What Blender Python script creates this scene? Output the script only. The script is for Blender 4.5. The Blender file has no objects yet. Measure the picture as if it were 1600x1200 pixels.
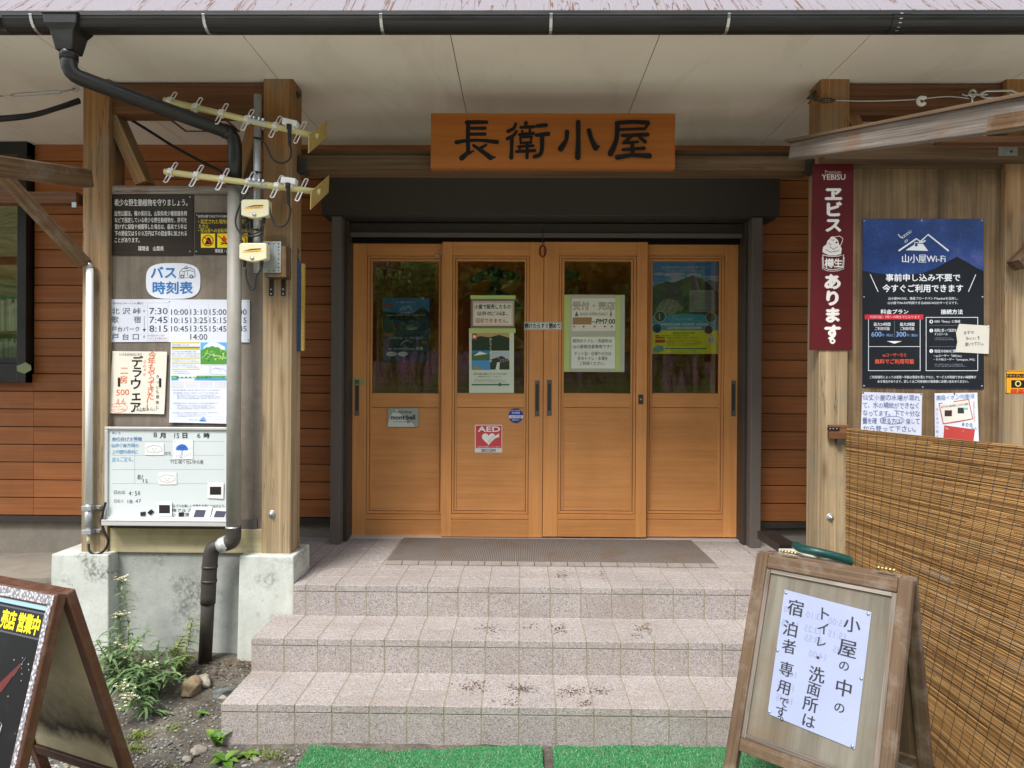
import bpy, bmesh, math, random
from mathutils import Vector, Matrix
R = math.radians
SC = bpy.context.scene
COL = SC.collection

# ---------------------------------------------------------------- camera
F = 1090.0                       # focal length in pixels of the 1600 px wide photograph
CAM = Vector((0, 0, 1.45))
_y = Vector((14 / F, 3 / F, 1)).normalized()           # world +Y seen in camera axes (right, up, forward)
_r = 0.006
_z = Vector((math.sin(_r), math.cos(_r), 0)); _z = (_z - _z.dot(_y) * _y).normalized()
_x = _z.cross(_y)
if _x.x < 0: _x = -_x
RIGHT = Vector((_x.x, _y.x, _z.x)); UP = Vector((_x.y, _y.y, _z.y)); FWD = Vector((_x.z, _y.z, _z.z))
cam = bpy.data.cameras.new('camera'); camo = bpy.data.objects.new('camera', cam); COL.objects.link(camo)
cam.sensor_width = 36; cam.lens = F / 1600 * 36; cam.clip_start = 0.05; cam.clip_end = 1000
camo.matrix_world = Matrix(((RIGHT.x, UP.x, -FWD.x, CAM.x), (RIGHT.y, UP.y, -FWD.y, CAM.y), (RIGHT.z, UP.z, -FWD.z, CAM.z), (0, 0, 0, 1)))
SC.camera = camo

# ---------------------------------------------------------------- sky, sun, exposure
W = bpy.data.worlds.new('World'); SC.world = W; W.use_nodes = True
nt = W.node_tree; nt.nodes.clear()
sky = nt.nodes.new('ShaderNodeTexSky'); sky.sky_type = 'NISHITA'; sky.sun_disc = False
SUN_EL, SUN_AZ = R(55), R(208)                         # azimuth measured from +Y, clockwise seen from above
sky.sun_elevation = SUN_EL; sky.sun_rotation = SUN_AZ; sky.altitude = 2000; sky.dust_density = 2.0
hs = nt.nodes.new('ShaderNodeHueSaturation'); hs.inputs['Saturation'].default_value = 0.28
bg = nt.nodes.new('ShaderNodeBackground'); bg.inputs[1].default_value = 0.15
wo = nt.nodes.new('ShaderNodeOutputWorld')
nt.links.new(sky.outputs[0], hs.inputs['Color']); nt.links.new(hs.outputs[0], bg.inputs[0]); nt.links.new(bg.outputs[0], wo.inputs[0])
sun = bpy.data.lights.new('sun', 'SUN'); sun.energy = 1.5; sun.angle = R(20); sun.color = (1, 0.96, 0.9)
suno = bpy.data.objects.new('sun', sun); COL.objects.link(suno)
_d = Vector((math.sin(SUN_AZ) * math.cos(SUN_EL), math.cos(SUN_AZ) * math.cos(SUN_EL), math.sin(SUN_EL)))
suno.rotation_euler = _d.to_track_quat('Z', 'Y').to_euler(); suno.location = (0, -3, 12)
SC.view_settings.view_transform = 'Standard'; SC.view_settings.look = 'None'
SC.view_settings.exposure = 1.75; SC.view_settings.gamma = 1
SC.cycles.max_bounces = 8; SC.cycles.diffuse_bounces = 5; SC.cycles.transparent_max_bounces = 12

# ---------------------------------------------------------------- helpers
def ray(px, py):
    return RIGHT * ((px - 800) / F) + UP * ((600 - py) / F) + FWD
def at(px, py, Y):
    d = ray(px, py); return CAM + d * (Y / d.y)
def atz(px, py, z):
    d = ray(px, py); return CAM + d * ((z - CAM.z) / d.z)

rnd = random.Random(7)
class MB:
    def __init__(s): s.v = []; s.f = []; s.m = []; s.g = []
    def add(s, vs, fs, mi=0, gc=None):
        n = len(s.v); s.v += [Vector(v) for v in vs]
        s.g += list(gc) if gc else [tuple(v) for v in vs]
        for f in fs: s.f.append([n + i for i in f]); s.m.append(mi)
    def hexa(s, c, mi=0, frame=None):
        """8 corners: bottom ring 0-3, top ring 4-7"""
        o = (rnd.uniform(0, 50), rnd.uniform(0, 50), rnd.uniform(0, 50))
        if frame:
            a, b, d = frame; gc = [(Vector(p).dot(a) + o[0], Vector(p).dot(b) + o[1], Vector(p).dot(d) + o[2]) for p in c]
        else: gc = None
        s.add(c, [(0, 3, 2, 1), (4, 5, 6, 7), (0, 1, 5, 4), (1, 2, 6, 5), (2, 3, 7, 6), (3, 0, 4, 7)], mi, gc)
    def box(s, x0, x1, y0, y1, z0, z1, mi=0, ax='z'):
        if x0 > x1: x0, x1 = x1, x0
        if z0 > z1: z0, z1 = z1, z0
        X, Y, Z = Vector((1, 0, 0)), Vector((0, 1, 0)), Vector((0, 0, 1))
        fr = {'x': (X, Y, Z), 'y': (Y, X, Z), 'z': (Z, X, Y)}[ax]
        s.hexa([(x0, y0, z0), (x1, y0, z0), (x1, y1, z0), (x0, y1, z0), (x0, y0, z1), (x1, y0, z1), (x1, y1, z1), (x0, y1, z1)], mi, fr)
    def pbox(s, px0, py0, px1, py1, Y0, Y1, mi=0, ax='z'):
        a = at(px0, (py0 + py1) / 2, Y0).x; b = at(px1, (py0 + py1) / 2, Y0).x
        c = at((px0 + px1) / 2, py1, Y0).z; d = at((px0 + px1) / 2, py0, Y0).z
        s.box(a, b, Y0, Y1, c, d, mi, ax)
    def beam(s, p0, p1, w, h, mi=0, up=(0, 0, 1), w2=None, h2=None):
        p0, p1 = Vector(p0), Vector(p1); d = (p1 - p0).normalized(); sd = d.cross(Vector(up)).normalized(); u = sd.cross(d)
        w2 = w2 or w; h2 = h2 or h
        c = [p0 - sd * w / 2 - u * h / 2, p0 + sd * w / 2 - u * h / 2, p1 + sd * w2 / 2 - u * h2 / 2, p1 - sd * w2 / 2 - u * h2 / 2,
             p0 - sd * w / 2 + u * h / 2, p0 + sd * w / 2 + u * h / 2, p1 + sd * w2 / 2 + u * h2 / 2, p1 - sd * w2 / 2 + u * h2 / 2]
        s.hexa(c, mi, (d, sd, u))
    def tube(s, pts, r, seg=10, mi=0, rs=None, caps=True, closed=False):
        pts = [Vector(p) for p in pts]; n = len(pts); vs = []; gc = []; o = rnd.uniform(0, 50); L = 0
        up = Vector((0.13, 0.21, 0.97))
        for i, p in enumerate(pts):
            if closed: t = pts[(i + 1) % n] - pts[i - 1]
            else: t = pts[min(i + 1, n - 1)] - pts[max(i - 1, 0)]
            t.normalize(); a = t.cross(up)
            if a.length < 0.05: a = t.cross(Vector((1, 0, 0)))
            a.normalize(); b = a.cross(t); rr = rs[i] if rs else r
            if i: L += (p - pts[i - 1]).length
            for k in range(seg):
                q = 2 * math.pi * k / seg
                vs.append(p + (a * math.cos(q) + b * math.sin(q)) * rr); gc.append((L + o, math.cos(q) * rr + o, math.sin(q) * rr))
        fs = []
        for i in range(n if closed else n - 1):
            j = (i + 1) % n
            for k in range(seg):
                l = (k + 1) % seg
                fs.append((i * seg + k, i * seg + l, j * seg + l, j * seg + k))
        if caps and not closed:
            fs.append(tuple(reversed(range(seg)))); fs.append(tuple((n - 1) * seg + k for k in range(seg)))
        s.add(vs, fs, mi, gc)
    def prism(s, poly, a, mi=0):
        """closed polygon of 3D points extruded by vector a"""
        n = len(poly); a = Vector(a); v = [Vector(p) for p in poly]; v += [p + a for p in v]
        fs = [tuple(range(n)), tuple(reversed(range(n, 2 * n)))] + [(i, i + n, (i + 1) % n + n, (i + 1) % n) for i in range(n)]
        s.add(v, fs, mi)
    def build(s, name, mats, parent=None, smooth=False, bevel=0, seg=2, label=None, cat=None, group=None, kind=None):
        if not isinstance(mats, (list, tuple)): mats = [mats]
        if parent is None:
            if s.v and kind != 'structure':
                xs = [v.x for v in s.v]; ys = [v.y for v in s.v]; zs = [v.z for v in s.v]
                off = Vector(((min(xs) + max(xs)) / 2, (min(ys) + max(ys)) / 2, min(zs)))
            else: off = Vector((0, 0, 0))
            base = off
        else: base = wloc(parent); off = Vector((0, 0, 0))
        me = bpy.data.meshes.new(name)
        me.from_pydata([v - base for v in s.v], [], s.f)
        for m in mats: me.materials.append(m)
        me.polygons.foreach_set('material_index', s.m)
        at_ = me.attributes.new('gc', 'FLOAT_VECTOR', 'POINT')
        at_.data.foreach_set('vector', [c for g in s.g for c in g])
        me.polygons.foreach_set('use_smooth', [bool(smooth)] * len(s.f))
        me.update()
        o = bpy.data.objects.new(name, me); COL.objects.link(o)
        if parent is not None: o.parent = parent
        else: o.location = off
        if smooth == 'auto' or bevel:
            if bevel:
                b = o.modifiers.new('bevel', 'BEVEL'); b.width = bevel; b.segments = seg; b.limit_method = 'ANGLE'; b.angle_limit = R(40)
        tag(o, label, cat, group, kind)
        return o
def wloc(o):
    v = Vector((0, 0, 0))
    while o is not None: v += o.location; o = o.parent
    return v
def tag(o, label=None, cat=None, group=None, kind=None):
    if label: o['label'] = label
    if cat: o['category'] = cat
    if group: o['group'] = group
    if kind: o['kind'] = kind
    return o
def empty(name, loc, label=None, cat=None, group=None, kind=None):
    o = bpy.data.objects.new(name, None); COL.objects.link(o); o.location = loc; o.empty_display_size = 0.1
    return tag(o, label, cat, group, kind)
def arc(c, r, a0, a1, n, ax1, ax2):
    return [Vector(c) + Vector(ax1) * (r * math.cos(a0 + (a1 - a0) * i / n)) + Vector(ax2) * (r * math.sin(a0 + (a1 - a0) * i / n)) for i in range(n + 1)]
def smooth_path(pts, n=6):
    pts = [Vector(p) for p in pts]; out = []
    P = [2 * pts[0] - pts[1]] + pts + [2 * pts[-1] - pts[-2]]
    for i in range(1, len(P) - 2):
        a, b, c, d = P[i - 1:i + 3]
        for k in range(n):
            t = k / n
            out.append(0.5 * ((2 * b) + (c - a) * t + (2 * a - 5 * b + 4 * c - d) * t * t + (3 * b - a - 3 * c + d) * t ** 3))
    out.append(pts[-1]); return out

# ---------------------------------------------------------------- materials
def lin(c): return c / 12.92 if c <= 0.04045 else ((c + 0.055) / 1.055) ** 2.4
def hx(h): return tuple(lin(int(h[i:i + 2], 16) / 255) for i in (0, 2, 4))
def rgba(c): 
    if isinstance(c, str): c = hx(c)
    return (c[0], c[1], c[2], 1)
class N:
    """small node-tree writer"""
    def __init__(s, name, rough=0.6, spec=0.4, metal=0.0):
        s.mat = bpy.data.materials.new(name); s.mat.use_nodes = True; s.t = s.mat.node_tree
        s.p = s.t.nodes['Principled BSDF']; s.p.inputs['Roughness'].default_value = rough
        s.p.inputs['Specular IOR Level'].default_value = spec; s.p.inputs['Metallic'].default_value = metal
    def n(s, typ, **kw):
        d = s.t.nodes.new('ShaderNode' + typ)
        for k, v in kw.items():
            if k in d.inputs.keys(): s.set(d.inputs[k], v)
            else: setattr(d, k, v)
        return d
    def set(s, sock, v):
        if hasattr(v, 'is_output') or isinstance(v, bpy.types.NodeSocket): s.t.links.new(v, sock)
        else: sock.default_value = v
    def gc(s): 
        a = s.n('Attribute'); a.attribute_name = 'gc'; return a.outputs['Vector']
    def obj(s): return s.n('TexCoord').outputs['Object']
    def map(s, vec, scale): 
        m = s.n('Mapping'); s.t.links.new(vec, m.inputs['Vector']); m.inputs['Scale'].default_value = scale; return m.outputs[0]
    def noise(s, vec, scale=1.0, detail=4, rough=0.55, dist=0.0):
        d = s.n('TexNoise', Scale=scale, Detail=detail, Roughness=rough, Distortion=dist); s.t.links.new(vec, d.inputs['Vector']); return d.outputs['Fac']
    def vor(s, vec, scale, feature='F1'):
        d = s.n('TexVoronoi', Scale=scale); d.feature = feature; s.t.links.new(vec, d.inputs['Vector']); return d
    def ramp(s, fac, stops, interp='LINEAR'):
        d = s.n('ValToRGB'); d.color_ramp.interpolation = interp; s.t.links.new(fac, d.inputs[0])
        e = d.color_ramp.elements
        while len(e) < len(stops): e.new(0.5)
        for el, (p, c) in zip(e, stops):
            el.position = p; el.color = rgba(c) if not isinstance(c, (int, float)) else (c, c, c, 1)
        return d.outputs[0]
    def mix(s, fac, a, b, blend='MIX'):
        d = s.n('Mix'); d.data_type = 'RGBA'; d.blend_type = blend
        s.set(d.inputs[0], fac)
        s.set(d.inputs[6], rgba(a) if isinstance(a, (str, tuple)) else a)
        s.set(d.inputs[7], rgba(b) if isinstance(b, (str, tuple)) else b)
        return d.outputs[2]
    def math(s, op, a, b=0.0):
        d = s.n('Math'); d.operation = op; s.set(d.inputs[0], a); s.set(d.inputs[1], b); return d.outputs[0]
    def island(s): return s.n('NewGeometry').outputs['Random Per Island']
    def color(s, c): s.set(s.p.inputs['Base Color'], rgba(c) if isinstance(c, (str, tuple)) else c); return s
    def rough(s, r): s.set(s.p.inputs['Roughness'], r); return s
    def bump(s, h, strength=0.3, dist=0.002):
        b = s.n('Bump', Strength=strength, Distance=dist); s.t.links.new(h, b.inputs['Height']); s.t.links.new(b.outputs[0], s.p.inputs['Normal']); return s

def wood(name, dark, light, fine=60, along=1.6, rough=0.65, bump=0.35, vary=0.25, stain=None, stain_amt=0.6, stain_scale=3.0, lo=0.32, hi=0.68, spec=0.3, top=None, crack=0.0, knots=0.0):
    m = N(name, rough, spec); g = m.gc()
    a = m.noise(m.map(g, (along, fine, fine)), 1.0, 8, 0.62, 0.25)
    ring = m.noise(m.map(g, (along * 0.35, fine * 0.22, fine * 0.22)), 1.0, 3, 0.5, 0.6)
    f = m.math('ADD', m.math('MULTIPLY', a, 0.62), m.math('MULTIPLY', ring, 0.38))
    c = m.ramp(f, [(lo, dark), (hi, light)])
    b = m.noise(m.map(g, (0.9, 5, 5)), 1.0, 4, 0.6)
    c = m.mix(1.0, c, m.ramp(b, [(0.25, 1 - vary), (0.75, 1.0 + vary * 0.3)]), 'MULTIPLY')
    isl = m.island(); c = m.mix(1.0, c, m.ramp(isl, [(0, 0.86), (1, 1.0)]), 'MULTIPLY')
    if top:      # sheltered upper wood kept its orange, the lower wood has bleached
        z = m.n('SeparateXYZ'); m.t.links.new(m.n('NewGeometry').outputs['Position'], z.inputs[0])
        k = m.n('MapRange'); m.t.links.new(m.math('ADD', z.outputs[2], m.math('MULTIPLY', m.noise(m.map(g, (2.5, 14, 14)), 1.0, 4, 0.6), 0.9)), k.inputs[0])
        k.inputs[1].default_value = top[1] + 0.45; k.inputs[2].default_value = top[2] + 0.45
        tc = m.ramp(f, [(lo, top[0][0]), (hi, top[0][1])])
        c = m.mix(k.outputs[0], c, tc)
    if stain:
        o = m.noise(m.obj(), stain_scale, 6, 0.65)
        c = m.mix(m.ramp(o, [(0.48, 0.0), (0.72, stain_amt)]), c, stain)
    if knots:
        kv = m.vor(m.map(g, (2.3, 9, 9)), 1.0); c = m.mix(m.math('MULTIPLY', m.ramp(kv.outputs['Distance'], [(0.06, 1.0), (0.16, 0.25), (0.24, 0.0)]), knots), c, '4a2f18')
    if crack:
        cn = m.noise(m.map(g, (0.7, 26, 26)), 1.0, 5, 0.6, 0.15)
        ck = m.math('MULTIPLY', m.ramp(cn, [(0.489, 0.0), (0.5, 1.0), (0.511, 0.0)]), m.ramp(m.noise(m.map(g, (1.6, 6, 6)), 1.0, 2), [(0.45, 0.0), (0.6, crack)])); c = m.mix(ck, c, '241a12')
    m.color(c); m.bump(a, bump, 0.0015)
    m.rough(m.ramp(a, [(0.2, min(1, rough + 0.12)), (0.8, rough - 0.05)]))
    return m.mat
def plain(name, c, rough=0.5, spec=0.4, metal=0.0, var=0.08, scale=25, bump=0.0):
    m = N(name, rough, spec, metal); o = m.noise(m.obj(), scale, 5, 0.6)
    m.color(m.mix(1.0, c, m.ramp(o, [(0.25, 1 - var), (0.75, 1.0)]), 'MULTIPLY'))
    m.rough(m.ramp(o, [(0.2, rough * 0.85), (0.8, min(1, rough * 1.15))]))
    if bump: m.bump(o, bump, 0.002)
    return m.mat
_ink = {}
def ink(h, rough=0.55):
    """printed colour; h is sRGB hex"""
    k = (h, rough)
    if k not in _ink:
        m = N('ink_' + h, rough, 0.3); m.color(h); _ink[k] = m.mat
    return _ink[k]
_pap = {}
def paper(h, rough=0.5, wr=0.15):
    k = (h, rough)
    if k not in _pap:
        m = N('paper_' + h, rough, 0.35); o = m.noise(m.obj(), 6, 4, 0.55)
        c = m.mix(1.0, h, m.ramp(o, [(0.3, 0.93), (0.7, 1.0)]), 'MULTIPLY'); m.color(c); m.bump(o, wr, 0.01); _pap[k] = m.mat
    return _pap[k]

# ---------------------------------------------------------------- printed sheets: artwork laid out on a plane
_tm = {}
def textmesh(s, bold):
    k = s
    if k not in _tm:
        c = bpy.data.curves.new('lettering_curve', 'FONT'); c.body = s; c.resolution_u = 2 if len(s) > 3 else 4
        o = bpy.data.objects.new('lettering_curve', c); COL.objects.link(o)
        me = bpy.data.meshes.new_from_object(o.evaluated_get(bpy.context.evaluated_depsgraph_get()))
        _tm[k] = ([(v.co.x, v.co.y) for v in me.vertices], [tuple(p.vertices) for p in me.polygons])
        bpy.data.objects.remove(o); bpy.data.curves.remove(c); bpy.data.meshes.remove(me)
    return _tm[k]
def overprint(b):
    if b <= 0.001: return [(0, 0)]
    if b < 0.014: return [(-b, 0), (b, 0)]
    return [(0, 0), (b, 0), (-b, 0), (0, b), (0, -b)]
class PixPlane:
    """plane Y = const, addressed by photo pixels"""
    def __init__(s, Y, curl=0, box=None, seed=0): s.Y = Y; s.c = curl; s.box = box; s.s = seed
    def lift(s, a, b):
        if not s.c: return 0
        x0, y0, x1, y1 = s.box; u = min(1, max(0, (a - x0) / (x1 - x0))); v = min(1, max(0, (b - y0) / (y1 - y0)))
        k = 0.35 + 0.65 * abs(math.sin(s.s * 1.7)); e = 0.35 + 0.65 * abs(math.cos(s.s * 2.3))
        return s.c * (v ** 3 * (k * (1 - u) ** 3 + e * u ** 3) + 0.16 * (1 + math.sin(u * 5.5 + v * 4 + s.s)) + 0.1 * (1 + math.sin(v * 11 - u * 3 + s.s * 2)))
    def __call__(s, a, b, off): return at(a, b, s.Y) + Vector((0, -off - s.lift(a, b), 0))
class LocPlane:
    """plane with its own origin and axes in metres (a to the right, b downwards)"""
    def __init__(s, O, U, V):
        s.O, s.U, s.V = Vector(O), Vector(U).normalized(), Vector(V).normalized(); s.N = s.U.cross(-s.V).normalized()
    def __call__(s, a, b, off): return s.O + s.U * a + s.V * b + s.N * off
    def px(s, x, y):
        d = ray(x, y); t = (s.O - CAM).dot(s.N) / d.dot(s.N); q = CAM + d * t - s.O
        return q.dot(s.U), q.dot(s.V)
class Art:
    E = 0.00035
    def __init__(s, plane): s.P = plane; s.mb = MB(); s.mats = []; s.idx = {}; s.r = random.Random(3)
    def mi(s, h):
        if h not in s.idx: s.idx[h] = len(s.mats); s.mats.append(ink(h) if isinstance(h, str) else h)
        return s.idx[h]
    def pts(s, pts, faces, h, L): s.mb.add([s.P(a, b, L * s.E) for a, b in pts], faces, s.mi(h))
    def poly(s, pts, h, L=1): s.pts(pts, [tuple(reversed(range(len(pts))))], h, L)
    def rect(s, x0, y0, x1, y1, h, L=1): s.poly([(x0, y0), (x1, y0), (x1, y1), (x0, y1)], h, L)
    def frame(s, x0, y0, x1, y1, w, h, L=2):
        s.rect(x0, y0, x1, y0 + w, h, L); s.rect(x0, y1 - w, x1, y1, h, L); s.rect(x0, y0 + w, x0 + w, y1 - w, h, L); s.rect(x1 - w, y0 + w, x1, y1 - w, h, L)
    def circle(s, cx, cy, r, h, L=1, ry=None, n=20):
        s.poly([(cx + r * math.cos(2 * math.pi * k / n), cy + (ry or r) * math.sin(2 * math.pi * k / n)) for k in range(n)], h, L)
    def ring(s, cx, cy, r, w, h, L=2, ry=None, n=24, a0=0, a1=2 * math.pi):
        ry = ry or r; p = []
        for k in range(n + 1):
            q = a0 + (a1 - a0) * k / n; p += [(cx + r * math.cos(q), cy + ry * math.sin(q)), (cx + (r - w) * math.cos(q), cy + (ry - w) * math.sin(q))]
        s.pts(p, [(2 * k + 1, 2 * k + 3, 2 * k + 2, 2 * k) for k in range(n)], h, L)
    def line(s, pts, w, h, L=2):
        """ribbon; w a number or one width per point"""
        n = len(pts); ws = w if isinstance(w, (list, tuple)) else [w] * n; p = []
        for i, (x, y) in enumerate(pts):
            x0, y0 = pts[max(i - 1, 0)]; x1, y1 = pts[min(i + 1, n - 1)]; dx, dy = x1 - x0, y1 - y0; l = math.hypot(dx, dy) or 1
            p += [(x - dy / l * ws[i] / 2, y + dx / l * ws[i] / 2), (x + dy / l * ws[i] / 2, y - dx / l * ws[i] / 2)]
        s.pts(p, [(2 * i, 2 * i + 2, 2 * i + 3, 2 * i + 1) for i in range(n - 1)], h, L)
    def stroke(s, pts, w, h, L=2):
        """brush stroke: smooth ribbon with round ends"""
        q = smooth_path([(a, b, 0) for a, b in pts], 5); n = len(q)
        ws = w if isinstance(w, (list, tuple)) else [w] * len(pts)
        wq = []
        for i in range(n):
            t = i / (n - 1) * (len(ws) - 1); k = min(int(t), len(ws) - 2); wq.append(ws[k] + (ws[k + 1] - ws[k]) * (t - k))
        s.line([(v.x, v.y) for v in q], wq, h, L)
        s.circle(q[0].x, q[0].y, wq[0] / 2, h, L + 0.25, n=12); s.circle(q[-1].x, q[-1].y, wq[-1] / 2, h, L + 0.25, n=12)
    def text(s, t, x0, y0, x1, y1, h, bold=0.0, L=3, slope=0.0, mirror=False):
        v, f = textmesh(t, bold)
        if not v: return
        xs = [a for a, b in v]; ys = [b for a, b in v]; X0, X1, Y0, Y1 = min(xs), max(xs), min(ys), max(ys)
        for i, (ox, oy) in enumerate(overprint(bold)):
            p = []
            for a, b in v:
                u = (a + ox - X0) / (X1 - X0); q = (b + oy - Y0) / (Y1 - Y0)
                if mirror: u = 1 - u
                p.append((x0 + u * (x1 - x0), y1 - q * (y1 - y0) + slope * u))
            s.pts(p, f, h, L + 0.07 * i)
    def char(s, t, cx, cy, size, h, bold=0.0, L=3, rot=0.0, sx=1.0):
        v, f = textmesh(t, bold); c, n = math.cos(rot), math.sin(rot)
        for i, (ox, oy) in enumerate(overprint(bold)):
            p = []
            for a, b in v:
                x, y = (a + ox - 0.5) * size * sx, -(b + oy - 0.38) * size
                p.append((cx + x * c - y * n, cy + x * n + y * c))
            s.pts(p, f, h, L + 0.07 * i)
    def vtext(s, t, cx, y0, y1, h, size=None, bold=0.0, L=3, jit=0.0, dx=0.0):
        n = len(t); st = (y1 - y0) / n; size = size or st
        for i, ch in enumerate(t):
            if ch in ' 　': continue
            s.char(ch, cx + dx * i + s.r.uniform(-jit, jit), y0 + (i + 0.5) * st + s.r.uniform(-jit, jit), size * (1 + s.r.uniform(-jit, jit) * 0.03), h, bold, L, s.r.uniform(-jit, jit) * 0.05)
    def hand(s, t, x0, y0, x1, y1, h, bold=0.0, L=3, slope=0.0, j=1.0):
        """hand-written row: every character with its own size and tilt"""
        wid = [0.55 if ord(c) < 128 else 1.0 for c in t]; tot = sum(wid); x = x0; size = (y1 - y0)
        for c, w in zip(t, wid):
            st = (x1 - x0) * w / tot
            if c not in ' 　':
                k = size * (1 + s.r.uniform(-0.12, 0.12) * j)
                s.char(c, x + st / 2 + ((0.5 - 0.28) * k * 0.5 if w < 1 else 0), (y0 + y1) / 2 + slope * (x - x0) / (x1 - x0) + s.r.uniform(-0.06, 0.06) * size * j, k, h, bold, L, s.r.uniform(-0.09, 0.09) * j, sx=min(1.15, st / size / w * 1.05))
            x += st
    def words(s, x0, y0, x1, y1, rows, h, L=3, seed=1, src=None):
        """rows of real running text too small to read in the photo"""
        src = src or '山小屋を利用される皆さまへご協力をお願いいたします登山の計画と装備を確認して安全に楽しく自然を守りながら歩いてください天候の変化に注意し早めの行動を心がけましょう'
        st = (y1 - y0) / rows
        for i in range(rows):
            n = max(3, int((x1 - x0) / (st * 0.66))); k = (i * 13 + seed * 7) % max(1, len(src) - n) if len(src) > n else 0
            s.text(src[k:k + n], x0, y0 + i * st + st * 0.14, x1 - (x1 - x0) * (0.0 if i % 3 else 0.12), y0 + i * st + st * 0.8, h, 0, L)
    def build(s, name, parent):
        return s.mb.build(name, s.mats, parent) if s.mb.v else None
def sheet(name, quad, Y, label, cat, color, group=None, thick=0.002, rough=0.5, mat=None, parent=None, curl=0):
    """flat sheet on the plane Y; quad = (x0,y0,x1,y1) or four corners, in photo pixels"""
    if len(quad) == 4 and not isinstance(quad[0], tuple):
        x0, y0, x1, y1 = quad; quad = [(x0, y0), (x1, y0), (x1, y1), (x0, y1)]
    mb = MB()
    if curl:
        xs = [q[0] for q in quad]; ys = [q[1] for q in quad]; P = PixPlane(Y, curl, (min(xs), min(ys), max(xs), max(ys)), xs[0] * 0.37); n = 14; v = []
        for j in range(n + 1):
            for i in range(n + 1):
                u, w = i / n, j / n
                x = (quad[0][0] * (1 - u) + quad[1][0] * u) * (1 - w) + (quad[3][0] * (1 - u) + quad[2][0] * u) * w; y = (quad[0][1] * (1 - u) + quad[1][1] * u) * (1 - w) + (quad[3][1] * (1 - u) + quad[2][1] * u) * w
                v.append(P(x, y, 0))
        mb.add(v, [(j * (n + 1) + i, (j + 1) * (n + 1) + i, (j + 1) * (n + 1) + i + 1, j * (n + 1) + i + 1) for j in range(n) for i in range(n)])
        o = mb.build(name, mat or paper(color, rough), parent, smooth=True, label=label, cat=cat, group=group)
        return o, Art(P)
    p = [at(x, y, Y) for x, y in quad]
    mb.prism(list(reversed(p)), (0, thick, 0))
    o = mb.build(name, mat or paper(color, rough), parent, label=label, cat=cat, group=group)
    return o, Art(PixPlane(Y))
def pins(parent, pts, Y, mat, r=0.004, name='pin'):
    for x, y in pts:
        mb = MB(); p = at(x, y, Y); mb.tube([p + Vector((0, 0.002, 0)), p + Vector((0, -0.002, 0)), p + Vector((0, -0.0035, 0))], r, 10, rs=[r, r, r * 0.5])
        mb.build(name, mat, parent, smooth=True)

# ================================================================ MATERIALS OF THE PLACE
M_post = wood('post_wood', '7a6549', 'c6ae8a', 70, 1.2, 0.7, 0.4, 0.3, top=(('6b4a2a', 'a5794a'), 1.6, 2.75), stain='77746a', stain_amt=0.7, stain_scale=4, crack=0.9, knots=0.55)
M_beam = wood('beam_wood', '57391f', '8a613b', 60, 1.2, 0.7, 0.4, 0.3, crack=0.9, knots=0.5)
M_dimbeam = wood('old_beam_wood', '4a3a2b', '7d6248', 55, 1.2, 0.8, 0.4, 0.35, crack=0.9, knots=0.5)
M_redbeam = wood('red_beam_wood', '553722', '855a3c', 60, 1.2, 0.7, 0.4, 0.3, crack=0.9, knots=0.5)
M_grey = wood('weathered_grey_wood', '564c45', 'a89d92', 130, 2.6, 0.9, 1.0, 0.5, stain='73543c', stain_amt=0.65, stain_scale=5, crack=1.0, knots=0.6)
M_brownold = wood('weathered_brown_wood', '46321f', '8b6b4a', 80, 1.6, 0.8, 0.8, 0.4, stain='8d8478', stain_amt=0.5, stain_scale=8, crack=1.0, knots=0.6)
M_sill = wood('bleached_sill_wood', 'a3946c', 'd2c6a2', 30, 0.9, 0.8, 0.5, 0.3, stain='6b6350', stain_amt=0.4, stain_scale=9)
M_ply = wood('weathered_plywood', '6e645a', '978b7e', 40, 2.6, 0.85, 0.35, 0.3, stain='5a5046', stain_amt=0.55, stain_scale=9, lo=0.2, hi=0.8)
M_plyr = wood('brown_plywood', '4f3f2c', '9c8160', 55, 1.0, 0.8, 0.35, 0.45, stain='3b2c1c', stain_amt=0.6, stain_scale=3)
M_door = wood('door_oak', 'c07c45', 'e09f5f', 110, 2.2, 0.42, 0.12, 0.16, stain='8f5f30', stain_amt=0.3, stain_scale=2.2, lo=0.25, hi=0.75, spec=0.45)
M_siding = wood('siding_board', '8a5029', 'b87442', 75, 1.0, 0.55, 0.3, 0.25, stain='6a4226', stain_amt=0.35, stain_scale=2.5, lo=0.28, hi=0.72, spec=0.35)
M_sign = wood('sign_board', '8a4a1c', 'b26a2c', 40, 0.5, 0.45, 0.12, 0.15, lo=0.28, hi=0.72)
M_aframe = wood('aframe_wood', '3f3024', '7c634c', 90, 1.8, 0.75, 0.6, 0.35, stain='8f8477', stain_amt=0.5, stain_scale=12, crack=0.9, knots=0.4)
M_apanel = wood('aframe_panel', '5f594d', '8d867a', 25, 1.4, 0.85, 0.3, 0.4, stain='6a5233', stain_amt=0.6, stain_scale=4)
M_redframe = wood('red_painted_wood', '472817', '6a3f28', 60, 1.2, 0.4, 0.25, 0.2, stain='9a8a78', stain_amt=0.15, stain_scale=25, spec=0.4)
def dusty():
    m = N('black_plastic', 0.35, 0.45); o = m.obj(); n = m.noise(m.map(o, (3, 9, 9)), 1.0, 6, 0.65); k = m.ramp(n, [(0.5, 0.0), (0.8, 0.2)])
    m.color(m.mix(k, (0.012, 0.011, 0.0105), (0.07, 0.06, 0.05))); m.rough(m.ramp(n, [(0.3, 0.3), (0.7, 0.6)])); return m.mat
M_black = dusty()
M_blackmat = plain('black_rubber', (0.014, 0.014, 0.015), 0.55, 0.4, var=0.2)
M_dark = plain('dark_bronze_aluminium', (0.042, 0.035, 0.03), 0.5, 0.4, var=0.1)
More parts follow.
